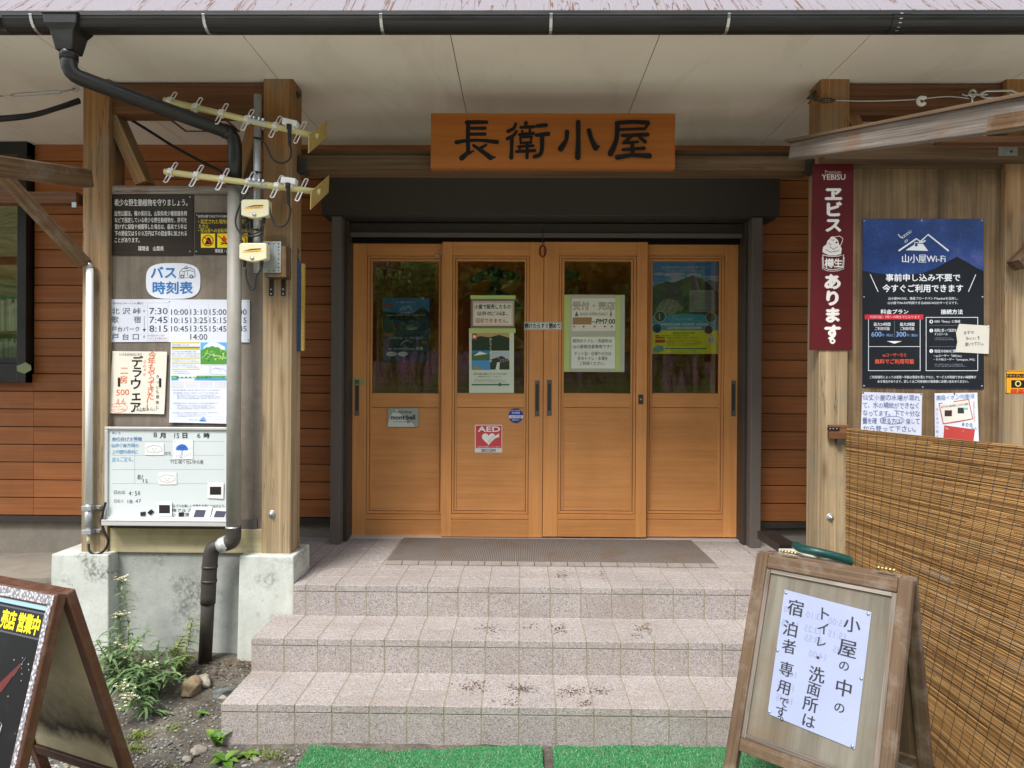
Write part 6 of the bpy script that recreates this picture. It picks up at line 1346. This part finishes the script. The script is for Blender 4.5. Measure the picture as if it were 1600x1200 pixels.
M_petal = plain('cream_flower', hx('d9d6c2'), 0.7, 0.2, var=0.15, scale=80); M_petal2 = plain('yellowed_flower', hx('c2b27c'), 0.7, 0.2, var=0.2, scale=80)
M_grass = leafmat('grass_blade', '5f7430', '8f9a4a')
def everlasting(base, stems, label, seed, group='white-flowered plants by the concrete wall'):
    root = empty('flowering_plant', base, label, 'plant', group); r = random.Random(seed)
    sm, lm, fm = MB(), MB(), MB()
    for (tx, ty, tz, fl) in stems:
        a_ = Vector(base) + Vector((r.uniform(-.02, .02), r.uniform(-.02, .02), 0)); b_ = Vector((tx, ty, tz)); mid = (a_ + b_) / 2 + Vector((r.uniform(-.02, .02), r.uniform(-.02, .02), 0.02)); p = smooth_path([a_, mid, b_], 10)
        sm.tube(p, 0.003, 6, rs=[0.0032 - 0.0016 * k / (len(p) - 1) for k in range(len(p))])
        L_ = (b_ - a_).length; n = int(L_ / 0.011)
        for k in range(n):
            t = (k + 0.5) / n; c = p[int(t * (len(p) - 1))].lerp(p[min(len(p) - 1, int(t * (len(p) - 1)) + 1)], (t * (len(p) - 1)) % 1); q = k * 2.4 + r.uniform(-.4, .4)
            leaf(lm, c, (math.cos(q), math.sin(q), r.uniform(0.25, 0.75)), r.uniform(0.07, 0.105) * (1.1 - 0.5 * t), 0.0062, r.uniform(0.35, 0.8))
        for k in range(fl):
            c = b_ + Vector((r.gauss(0, 0.018), r.gauss(0, 0.018), r.uniform(-0.012, 0.012))); sm.tube([b_ - Vector((0, 0, 0.02)), c], 0.0012, 4)
            for j in range(7):
                q = j * 0.9; d = Vector((math.cos(q), math.sin(q), r.uniform(0.1, 0.9))) * 0.005
                fm.add([c, c + d + Vector((-d.y, d.x, 0)) * .5, c + d * 1.3 + Vector((0, 0, .001)), c + d - Vector((-d.y, d.x, 0)) * .5], [(0, 1, 2, 3)], 1 if k % 4 == 0 else 0)
    sm.build('stem', M_stem, root, smooth=True); lm.build('leaves', M_leafg, root, smooth=True); fm.build('flowers', [M_petal, M_petal2], root)
def gp(px, py, Y): p = at(px, py, Y); return p
b0 = Vector((at(200, 1050, 3.28).x, 3.28, 0.05))
tip = lambda x, y, Y: (at(x, y, Y).x, Y, at(x, y, Y).z)
everlasting(b0, [tip(190, 905, 3.30) + (22,), tip(187, 960, 3.26) + (20,), tip(200, 1012, 3.2) + (26,), tip(184, 1003, 3.25) + (14,)], 'tallest white-flowered plant with narrow leaves, against the footing corner', 11)
b1 = Vector((at(215, 1075, 3.12).x, 3.12, 0.03))
everlasting(b1, [tip(238, 1037, 3.05) + (14,), tip(265, 1010, 3.18) + (0,), tip(168, 1010, 3.1) + (0,), tip(285, 1030, 3.15) + (0,), tip(250, 1000, 3.2) + (0,), tip(225, 1015, 3.1) + (0,), tip(275, 1050, 3.0) + (0,), tip(205, 1045, 2.98) + (0,), tip(250, 1062, 2.95) + (0,), tip(180, 1060, 3.0) + (0,), tip(222, 1042, 2.95) + (0,), tip(285, 1062, 3.02) + (0,), tip(240, 1020, 3.1) + (0,), tip(160, 1065, 2.98) + (0,), tip(262, 1035, 3.1) + (0,), tip(200, 1070, 2.92) + (0,), tip(155, 1040, 3.05) + (0,)], 'leafy bushy plant spreading low in front of the concrete wall', 12)
b1b = Vector((at(175, 1060, 3.2).x, 3.2, 0.04))
everlasting(b1b, [tip(x_, y_, 3.05 + 0.03 * (i_ % 4)) + (8 if i_ in (2, 6) else 0,) for i_, (x_, y_) in enumerate(((150, 1000), (172, 985), (196, 1030), (160, 1025), (215, 1000), (232, 985), (185, 1045), (245, 1040), (262, 1055), (222, 1065), (205, 1020), (150, 1050), (175, 1020), (272, 1030)))], 'dense leafy clump low against the footing, behind the leaning plant', 19)
b2 = Vector((at(240, 1090, 2.98).x, 2.98, 0.02))
everlasting(b2, [tip(187, 1072, 2.9) + (16,), tip(203, 1090, 2.88) + (26,), tip(192, 1088, 2.9) + (14,), tip(193, 1106, 2.86) + (14,)], 'white-flowered plant leaning low towards the left sandwich board', 13)
b3 = Vector((at(278, 1062, 3.25).x, 3.25, 0.07))
def shrub(base, tips, label, seed, mat, ll, lw):
    root = empty('leafy_shoot', base, label, 'plant'); r = random.Random(seed); sm, lm = MB(), MB()
    for t_ in tips:
        b_ = Vector(t_); a_ = Vector(base); p = smooth_path([a_, (a_ + b_) / 2 + Vector((r.uniform(-.02, .02), 0, .02)), b_], 8); sm.tube(p, 0.003, 6)
        for k in range(1, len(p)):
            for s in (0, math.pi):
                q = k * 1.57 + s; leaf(lm, p[k], (math.cos(q), math.sin(q), 0.3), ll * r.uniform(.7, 1.1), lw, 0.5)
    sm.build('stem', M_stem, root, smooth=True); lm.build('leaves', mat, root, smooth=True)
shrub(b3, [tip(285, 995, 3.3), tip(300, 968, 3.33), tip(270, 1012, 3.25), tip(292, 1025, 3.2)], 'yellow-green leafy shoots left of the downpipe foot', 14, leafmat('olive_leaf', '566b36', '8d9a58'), 0.055, 0.007)
def rosette(px, py, Y, n, L, w, label, seed, mat=None, tilt=0.6):
    p = at(px, py, Y); p.z = gz(p.x, p.y) + 0.004; root = empty('broadleaf_weed', p, label, 'plant', 'broad-leaved weeds by the bottom step'); r = random.Random(seed); m = MB()
    for k in range(n):
        q = 6.28 * k / n + r.uniform(-.3, .3); leaf(m, p, (math.cos(q), math.sin(q), r.uniform(tilt * .6, tilt * 1.5)), L * r.uniform(.65, 1.1), w * r.uniform(.6, .85), r.uniform(.3, .7), n=6, fold=0.55)
    m.build('leaves', mat or M_leafb, root, smooth=True)
rosette(338, 1160, 2.77, 10, 0.12, 0.024, 'upright bright green weed at the left corner of the bottom step', 3, None, 2.2)
rosette(352, 1186, 2.66, 7, 0.075, 0.022, 'flat bright green weed left of the first tile joint', 4); rosette(388, 1176, 2.70, 8, 0.06, 0.018, 'small flat weed below the second bottom tile', 5)
rosette(390, 1036, 3.15, 4, 0.055, 0.026, 'single broad green leaf cluster between footing and second step', 6, leafmat('deep_green_leaf', '3f7a3a', '6a9a58'))
rosette(316, 1090, 2.98, 4, 0.045, 0.013, 'tiny yellow-green seedling on the bare earth below the stones', 7)
def tuft(px, py, Y, n, L, label, seed):
    p = at(px, py, Y); p.z = gz(p.x, p.y); root = empty('grass_tuft', p, label, 'grass tuft', 'grass tufts on the bare earth'); r = random.Random(seed); m = MB()
    for k in range(n):
        q = r.uniform(0, 6.28); c = p + Vector((r.gauss(0, .025), r.gauss(0, .02), -0.002)); leaf(m, c, (math.cos(q) * .6, math.sin(q) * .6, r.uniform(.7, 1.4)), L * r.uniform(.5, 1.1), 0.0022, 0.5, n=3)
    m.build('blades', M_grass, root)
for i, (x, y, Y, n, L, lab) in enumerate(((215, 1120, 2.82, 90, .06, 'wide grass tuft under the low flowering plant'), (270, 1108, 2.88, 60, .04, 'thin grass tuft in the middle of the bare earth'), (208, 1150, 2.74, 70, .05, 'yellowish grass tuft beside the left sandwich board'), (430, 1176, 2.69, 50, .05, 'grass tuft below the bottom step near the turf mat'), (412, 1168, 2.71, 22, .06, 'small upright grass tuft at a tile joint'), (150, 1180, 2.64, 30, .03, 'low grass tuft in the gravel by the sandwich board leg'), (265, 1192, 2.6, 40, .03, 'low grass tuft among the pale stones'))): tuft(x, y, Y, n, L, lab, 30 + i)
def stone_mesh(r, c, sx, sy, sz, rough=0.22):
    big = max(sx, sy) > .0145; bm = bmesh.new(); bmesh.ops.create_icosphere(bm, subdivisions=4 if big else 1, radius=1)
    q = r.uniform(0, 6.28); cs, sn = math.cos(q), math.sin(q); ph = [r.uniform(0, 9) for _ in range(4)]; v = []
    if big:
        for _ in range(11):
            pn = Vector((r.gauss(0, 1), r.gauss(0, 1), r.gauss(0, 1))).normalized(); pd = r.uniform(.55, .88)
            for w in bm.verts:
                k = w.co.dot(pn) - pd
                if k > 0: w.co -= pn * k * .92
    for w in bm.verts:
        k = 1 + rough * math.sin(w.co.x * 3 + ph[0]) * math.cos(w.co.y * 3.3 + ph[1]) + rough * .6 * math.sin(w.co.z * 5 + ph[2]) + (rough * .35 * abs(math.sin(w.co.x * 6 + w.co.y * 5 + ph[3])) + rough * .16 * math.sin(w.co.y * 15 + ph[0]) * math.sin(w.co.z * 13 + w.co.x * 11) if big else 0); x, y, z = w.co.x * sx * k, w.co.y * sy * k, w.co.z * sz * k; v.append(Vector((x * cs - y * sn, x * sn + y * cs, z)) + Vector(c))
    f = [tuple(w.index for w in p.verts) for p in bm.faces]; bm.free(); return v, f
def stonemat(name, stops):
    m = N(name, 0.85, 0.25); o = m.obj(); n = m.noise(o, 35, 6, 0.7); c = m.ramp(m.island(), stops); c = m.mix(1.0, c, m.ramp(n, [(0.3, 0.6), (0.68, 1.1)]), 'MULTIPLY'); m.color(c); m.bump(n, 0.6, 0.006); return m.mat
M_stone = stonemat('field_stone', [(0, '6d675e'), (0.5, '8d867a'), (1, 'a39a8c')]); M_bstone = stonemat('brown_stone', [(0, '7d6a54'), (1, '8d7a62')]); M_dstone = stonemat('slate_stone', [(0, '565a5a'), (1, '6a6e6c')])
M_gravel = stonemat('gravel_chips', [(0, '56595a'), (0.35, '7a7d7d'), (0.7, '94948f'), (0.9, 'aba79c'), (1, '8f8069')])
rk = random.Random(21)
for px, py, Y, s, mt_s, lab in ((300, 1062, 3.13, (.05, .042, .05), M_bstone, 'larger brown stone under the end of the downpipe'), (315, 1052, 3.2, (.055, .045, .042), M_stone, 'grey stone touching the wall behind the brown stone'), (352, 1069, 3.12, (.058, .022, .024), M_dstone, 'long dark slate stone between downpipe and steps'), (310, 1166, 2.73, (.03, .024, .022), M_stone, 'pale jagged stone alone on the earth'), (293, 1182, 2.68, (.024, .018, .014), M_stone, 'flat pale stone near the bottom left edge'), (457, 1185, 2.66, (.013, .011, .012), M_stone, 'small white stone left of the turf mat'), (398, 1186, 2.67, (.02, .012, .01), M_stone, 'small flat stone between two weeds'), (263, 1150, 2.78, (.016, .011, .006), M_dstone, 'thin grey chip on the bare earth'), (348, 1076, 3.1, (.02, .014, .01), M_stone, 'light pebble beside the slate stone')):
    p = at(px, py, Y); p.z = gz(p.x, p.y) + s[2] * .45; m = MB(); v, f = stone_mesh(rk, p, *s, rough=0.17); m.add(v, f); m.build('stone', mt_s, None, smooth=True, label=lab, cat='stone', group='stones on the earth left of the steps')
def gravel():
    m = MB(); r = random.Random(31); n = 0
    while n < 15000:
        x, y = r.uniform(-2.6, -0.72), r.uniform(1.75, 3.4)
        px = 814 + x / y * F; py = 597 + 1.45 / y * F
        dense = 1.0 if (px < 140 + (1200 - py) * 0.25 and py > 1080) else (0.42 if py > 1110 else 0.26)
        if r.random() > dense: continue
        if x > -1.21 and y > 2.77: continue
        s = r.uniform(0.004, 0.0125) if dense == 1 else r.uniform(0.002, 0.0085)
        if r.random() < 0.05: s *= 1.6
        v, f = stone_mesh(r, (x, y, gz(x, y) + s * .3), s, s * r.uniform(.5, .9), s * r.uniform(.3, .6)); m.add(v, f); n += 1
    m.build('gravel', M_gravel, None, smooth=False, kind='stuff', label='grey gravel chips strewn over the earth at lower left', cat='gravel')
gravel()

# ================================================================ BEHIND THE GLASS
M_cloth = plain('orange_cloth', hx('d9752c'), 0.85, 0.1, var=0.25, scale=5)
def noren():
    m = MB(); n = 60; x0, x1 = -0.62, 0.78; v = []
    for j in range(9):
        for i in range(n + 1):
            x = x0 + (x1 - x0) * i / n; v.append((x, 5.0 + 0.02 * math.sin(x * 24) + 0.006 * j * math.sin(x * 11), 2.35 - j * 0.085))
    m.add(v, [(j * (n + 1) + i, j * (n + 1) + i + 1, (j + 1) * (n + 1) + i + 1, (j + 1) * (n + 1) + i) for j in range(8) for i in range(n)])
    o = m.build('shop_curtain', M_cloth, None, smooth=True, label='orange cloth shop curtain with black brush shapes hanging inside the doors', cat='curtain')
    a = Art(PixPlane(4.955))
    for cx in (775, 870): 
        a.stroke([(cx - 40, 440), (cx - 10, 428), (cx + 30, 432)], [10, 16, 12], '14110e', 2); a.stroke([(cx, 425), (cx - 6, 470), (cx - 35, 500)], [14, 12, 9], '14110e', 3); a.stroke([(cx - 30, 470), (cx + 10, 462), (cx + 35, 480)], [10, 12, 8], '14110e', 4)
    a.build('brush_marks', o)
noren()
m = MB(); m.box(-0.9, 1.3, 6.3, 6.9, 0.44, 1.35, 0, 'x'); m.box(-0.95, 1.35, 6.27, 6.95, 1.352, 1.39, 0, 'x'); m.build('counter', M_room, None, label='wooden shop counter inside the hut', cat='counter')
bs = empty('bookshelf', (-4.3, 5.0, 0.44), 'wooden shelf of pale magazines inside the left window', 'shelf')
m = MB()
for z in (1.5, 1.78, 2.06): m.box(-5.4, -3.05, 4.75, 4.98, z - .022, z, 0, 'x')
m.box(-5.4, -3.05, 4.98, 4.99, 1.2, 2.7, 0, 'x'); m.build('board', M_room, bs)
M_mag = N('magazine_spines', 0.6, 0.3); M_mag.color(M_mag.ramp(M_mag.island(), [(0, 'cfc6ae'), (0.4, 'd9d5c8'), (0.75, 'b9b39c'), (0.9, '8a9aa0'), (1, 'b07a5a')])); M_mag = M_mag.mat
m = MB(); r = random.Random(4)
for z in (1.5, 1.78):
    x = -5.35
    while x < -3.1: w = r.uniform(.008, .022); m.box(x, x + w - .001, 4.78, 4.95, z, z + r.uniform(.2, .235)); x += w
m.build('magazines', M_mag, bs)

# ================================================================ THE CLEARING BEHIND THE VIEWER (seen in the panes)
M_crown = leafmat('tree_foliage', '567526', '98b055', 0.6, 0.5); M_bark = wood('tree_bark', '3a3128', '6a5d50', 20, 2, 0.9, 0.8, 0.4)
def tree_meshes(seed, h):
    r = random.Random(seed); tm, cm = MB(), MB()
    tm.tube([(0, 0, -.2), (0.05, 0, h * .3), (0, .08, h * .6), (0, 0, h * .95)], .2, 10, rs=[.24, .18, .11, .03])
    for k in range(20):
        z0 = h * (.10 + .82 * k / 20); q = k * 2.4; L_ = h * .27 * (1.15 - .75 * k / 20); b_ = Vector((math.cos(q) * L_, math.sin(q) * L_, z0 + L_ * .25))
        p = smooth_path([(0, 0, z0), Vector((0, 0, z0)).lerp(b_, .5) + Vector((0, 0, .15)), b_], 4); tm.tube(p, .04, 6, rs=[.06 - .045 * i / (len(p) - 1) for i in range(len(p))])
        for c in range(11):
            t = r.uniform(.3, 1.08); cc = Vector((0, 0, z0)).lerp(b_, t) + Vector((r.gauss(0, .22), r.gauss(0, .22), r.gauss(0, .25)))
            for j in range(26):
                pt = cc + Vector((r.gauss(0, .26), r.gauss(0, .26), r.gauss(0, .17))); d = Vector((r.uniform(-1, 1), r.uniform(-1, 1), r.uniform(-.8, .5))).normalized(); e = d.cross(Vector((r.uniform(-1, 1), r.uniform(-1, 1), 1))).normalized(); s = r.uniform(.10, .19)
                cm.add([pt - d * s, pt + e * s * .45, pt + d * s, pt - e * s * .45], [(0, 1, 2, 3)])
    return tm, cm
kinds = [tree_meshes(1, 9.5), tree_meshes(2, 12)]
proto = []
tl = ('tall leafy tree reflected in the first door pane', 'tall leafy tree reflected in the second door pane', 'broad leafy tree reflected between the middle panes', 'leafy tree reflected in the third door pane', 'leafy tree reflected in the fourth door pane', 'outer leafy tree reflected in the left window', 'tree at the rear of the clearing, reflected high in the panes')
for i, (x, y, k, s, rz) in enumerate(((-5.5, -9.5, 0, 1, 0), (-1.8, -11.5, 1, 1, 1), (1.4, -10.0, 0, 1.1, 2), (4.6, -9.6, 1, .9, 3), (8.2, -11, 0, 1.1, 4), (-10.5, -11, 1, 1, 5), (0.2, -15.5, 1, 1.25, 2.5))):
    if len(proto) <= k:
        for kk in range(len(proto), k + 1):
            e = empty('broadleaf_tree', (0, 0, 0)); ch_ = [kinds[kk][0].build('trunk', M_bark, e, smooth=True), kinds[kk][1].build('crown', M_crown, e)]; proto.append((e, ch_, [0]))
    e, ch_, used = proto[k]
    y -= 2.5
    if used[0]:
        e2 = e.copy(); COL.objects.link(e2)
        for c in ch_: c2 = c.copy(); COL.objects.link(c2); c2.parent = e2
        e = e2
    used[0] = 1
    e.location = (x, y, gz(x, y)); e.rotation_euler = (0, 0, rz); e.scale = (s, s, s); tag(e, tl[i], 'tree', 'trees reflected in the door panes')
for i, (x, y, k, s, rz) in enumerate(((-8, -14, 1, 1.1, 1.2), (-3.4, -14.5, 0, 1.2, 4.2), (3.4, -14, 0, 1.3, 5.2), (6.6, -14.5, 1, 1.1, 0.4), (11.5, -13, 1, 1.1, 2.2), (-1.0, -20, 1, 1.5, 3.3), (4.5, -20, 0, 1.7, 1.1), (-6, -20, 0, 1.7, 6.1))):
    y -= 2.5; e, ch_, used = proto[k]; e2 = e.copy(); COL.objects.link(e2)
    for c in ch_: c2 = c.copy(); COL.objects.link(c2); c2.parent = e2
    e2.location = (x, y, gz(x, y)); e2.rotation_euler = (0, 0, rz); e2.scale = (s, s, s); tag(e2, 'leafy tree in the dense rear row reflected behind the nearer trunks', 'tree', 'rear row of trees reflected in the panes')
# unseen wooded slope, added to block the low sky from the pane reflections
r = random.Random(77); m = MB(); nx_, ny_ = 60, 14; v = []
for j in range(ny_ + 1):
    for i in range(nx_ + 1):
        x = -150 + 300 * i / nx_; t = j / ny_; y = -27 - 70 * t; v.append((x + r.uniform(-1.5, 1.5), y + r.uniform(-1.5, 1.5), -1 + 34 * t ** 0.85 + 4 * math.sin(x * .05 + 1) * t + r.uniform(-1, 1) * (t > 0)))
m.add(v, [(j * (nx_ + 1) + i + 1, j * (nx_ + 1) + i, (j + 1) * (nx_ + 1) + i, (j + 1) * (nx_ + 1) + i + 1) for j in range(ny_) for i in range(nx_)])
hm = N('sky_block_slope', 0.9, 0.1); og = hm.n('NewGeometry').outputs['Position']; hn = hm.vor(og, 0.5); hm.color(hm.ramp(hm.noise(og, 0.9, 6, 0.7), [(0.3, '26381a'), (0.55, '45602a'), (0.75, '6d8540')])); hm.bump(hn.outputs['Distance'], 1.0, 1.0)
m.build('sky_block_hills', hm.mat, None, smooth=True, kind='structure')
# dead leaves caught along the wall foot
M_dead = wood('dead_leaf', '5a4030', '8f6f50', 40, 6, 0.9, 0.2, 0.4); m = MB(); r = random.Random(61)
for k in range(420):
    x, y = r.uniform(-1.95, -1.15), 3.42 - abs(r.gauss(0, 0.10)); p = Vector((x, y, gz(x, y) + r.uniform(.006, .014))); q = r.uniform(0, 6.28); leaf(m, p, (math.cos(q), math.sin(q), r.uniform(-.1, .3)), r.uniform(.008, .024), r.uniform(.002, .006), r.uniform(-.2, .3), n=2)
for k in range(160):
    x, y = r.uniform(-1.9, -0.8), r.uniform(2.5, 3.3)
    if x > -1.22 and y > 2.76: continue
    p = Vector((x, y, gz(x, y) + .008)); q = r.uniform(0, 6.28); leaf(m, p, (math.cos(q), math.sin(q), r.uniform(-.1, .3)), r.uniform(.006, .02), r.uniform(.002, .005), r.uniform(-.2, .3), n=2)
m.build('dead_leaves', M_dead, None, kind='stuff', label='dead leaves and twigs caught along the foot of the concrete wall', cat='litter')
# low shrubs under the trees
r = random.Random(41); sh = MB()
for k in range(5200):
    q = (math.pi * 2) * r.random(); zz = r.uniform(-.2, 1.0); rr_ = (1 - max(0, zz) ** 2) ** .5 * r.uniform(.6, 1.0); pt = Vector((math.cos(q) * rr_ * 1.3, math.sin(q) * rr_ * .9, zz * 1.5 + .2)) * r.uniform(.8, 1.05)
    d = Vector((r.uniform(-1, 1), r.uniform(-1, 1), r.uniform(-.8, .8))).normalized(); e_ = d.cross(Vector((r.uniform(-1, 1), r.uniform(-1, 1), 1))).normalized(); s = r.uniform(.05, .1)
    sh.add([pt - d * s, pt + e_ * s * .45, pt + d * s, pt - e_ * s * .45], [(0, 1, 2, 3)])
she = empty('shrub', (0, 0, 0)); shm = sh.build('foliage', M_crown, she)
for i in range(11):
    e2 = she if i == 0 else she.copy()
    if i: COL.objects.link(e2); c2 = shm.copy(); COL.objects.link(c2); c2.parent = e2
    x, y = -11 + i * 2.15, -10.4 - 0.9 * (i % 3); e2.location = (x, y, gz(x, y)); e2.rotation_euler = (0, 0, i * 1.7); s = 1.0 + .15 * (i % 4); e2.scale = (s, s, s)
    tag(e2, 'green shrub in the low row under the trees reflected in the panes', 'shrub', 'shrubs reflected in the panes')
# unseen pale ground round the viewer, added to bounce light up under the eave
m = MB(); v = []
for j in range(13):
    for i in range(25): x = -12 + i; y = 1.5 - j * 0.5; v.append((x, y, gz(x, y) + 0.006 if y > 1.4 else gz(x, y) + 0.014))
m.add(v, [(j * 25 + i + 1, j * 25 + i, (j + 1) * 25 + i, (j + 1) * 25 + i + 1) for j in range(12) for i in range(24)])
gy = N('pale_bounce_ground', 0.9, 0.2); og = gy.n('NewGeometry').outputs['Position']; gn = gy.vor(og, 40); gy.color(gy.mix(gy.ramp(gy.noise(og, 3, 5), [(0.3, 0.0), (0.7, 1.0)]), 'b0aba0', 'c6c1b6')); gy.bump(gn.outputs['Distance'], 0.5, 0.01)
m.build('bounce_yard', gy.mat, None, kind='structure')
# fireweed bank
def fireweed():
    r = random.Random(17); sm, lm, fm = MB(), MB(), MB(); M_pink = leafmat('pink_blossom', 'b060a8', 'cf86c4', 0.7, 0.5)
    def one(x, y):
        z = gz(x, y); h = r.uniform(.9, 1.5); t = Vector((x + r.gauss(0, .08), y, z + h)); sm.tube([(x, y, z), t], .004, 4, caps=False)
        for k in range(16):
            c = Vector((x, y, z)).lerp(t, .15 + .5 * k / 16); q = k * 2.4; leaf(lm, c, (math.cos(q), math.sin(q), .3), .13, .011, .5, n=2)
        for k in range(26):
            tt = .62 + .38 * k / 26; c = Vector((x, y, z)).lerp(t, tt); q = k * 2.4; rr_ = .035 * (1.25 - tt) * 2; d = Vector((math.cos(q), math.sin(q), .2)) * rr_ * 1.4; s = .013
            fm.add([c + d + Vector((s, 0, 0)), c + d + Vector((0, s, s)), c + d - Vector((s, 0, 0)), c + d - Vector((0, s, -s))], [(0, 1, 2, 3)])
    for k in range(230): one(r.uniform(-4.5, 5.5), r.uniform(-6.9, -5.0))
    root = empty('fireweed_stand', (0.5, -5.5, 0.4), 'bank of pink fireweed reflected low in the door panes', 'flowers', None, 'stuff')
    sm.build('stem', M_stem, root); lm.build('leaves', M_leafb, root); fm.build('flowers', M_pink, root)
fireweed()
def bank_grass():
    r = random.Random(23); m = MB()
    for k in range(7000):
        x, y = r.uniform(-6, 7), r.uniform(-8, -4.0); q = r.uniform(0, 6.28); p = Vector((x, y, gz(x, y))); h = r.uniform(.12, .35); s = .008
        m.add([p + Vector((s, 0, 0)), p - Vector((s, 0, 0)), p + Vector((math.cos(q) * h * .5, math.sin(q) * h * .5, h))], [(0, 1, 2)])
    m.build('grass', M_grass, None, kind='stuff', label='tall grass on the bank in front of the hut', cat='grass')
bank_grass()
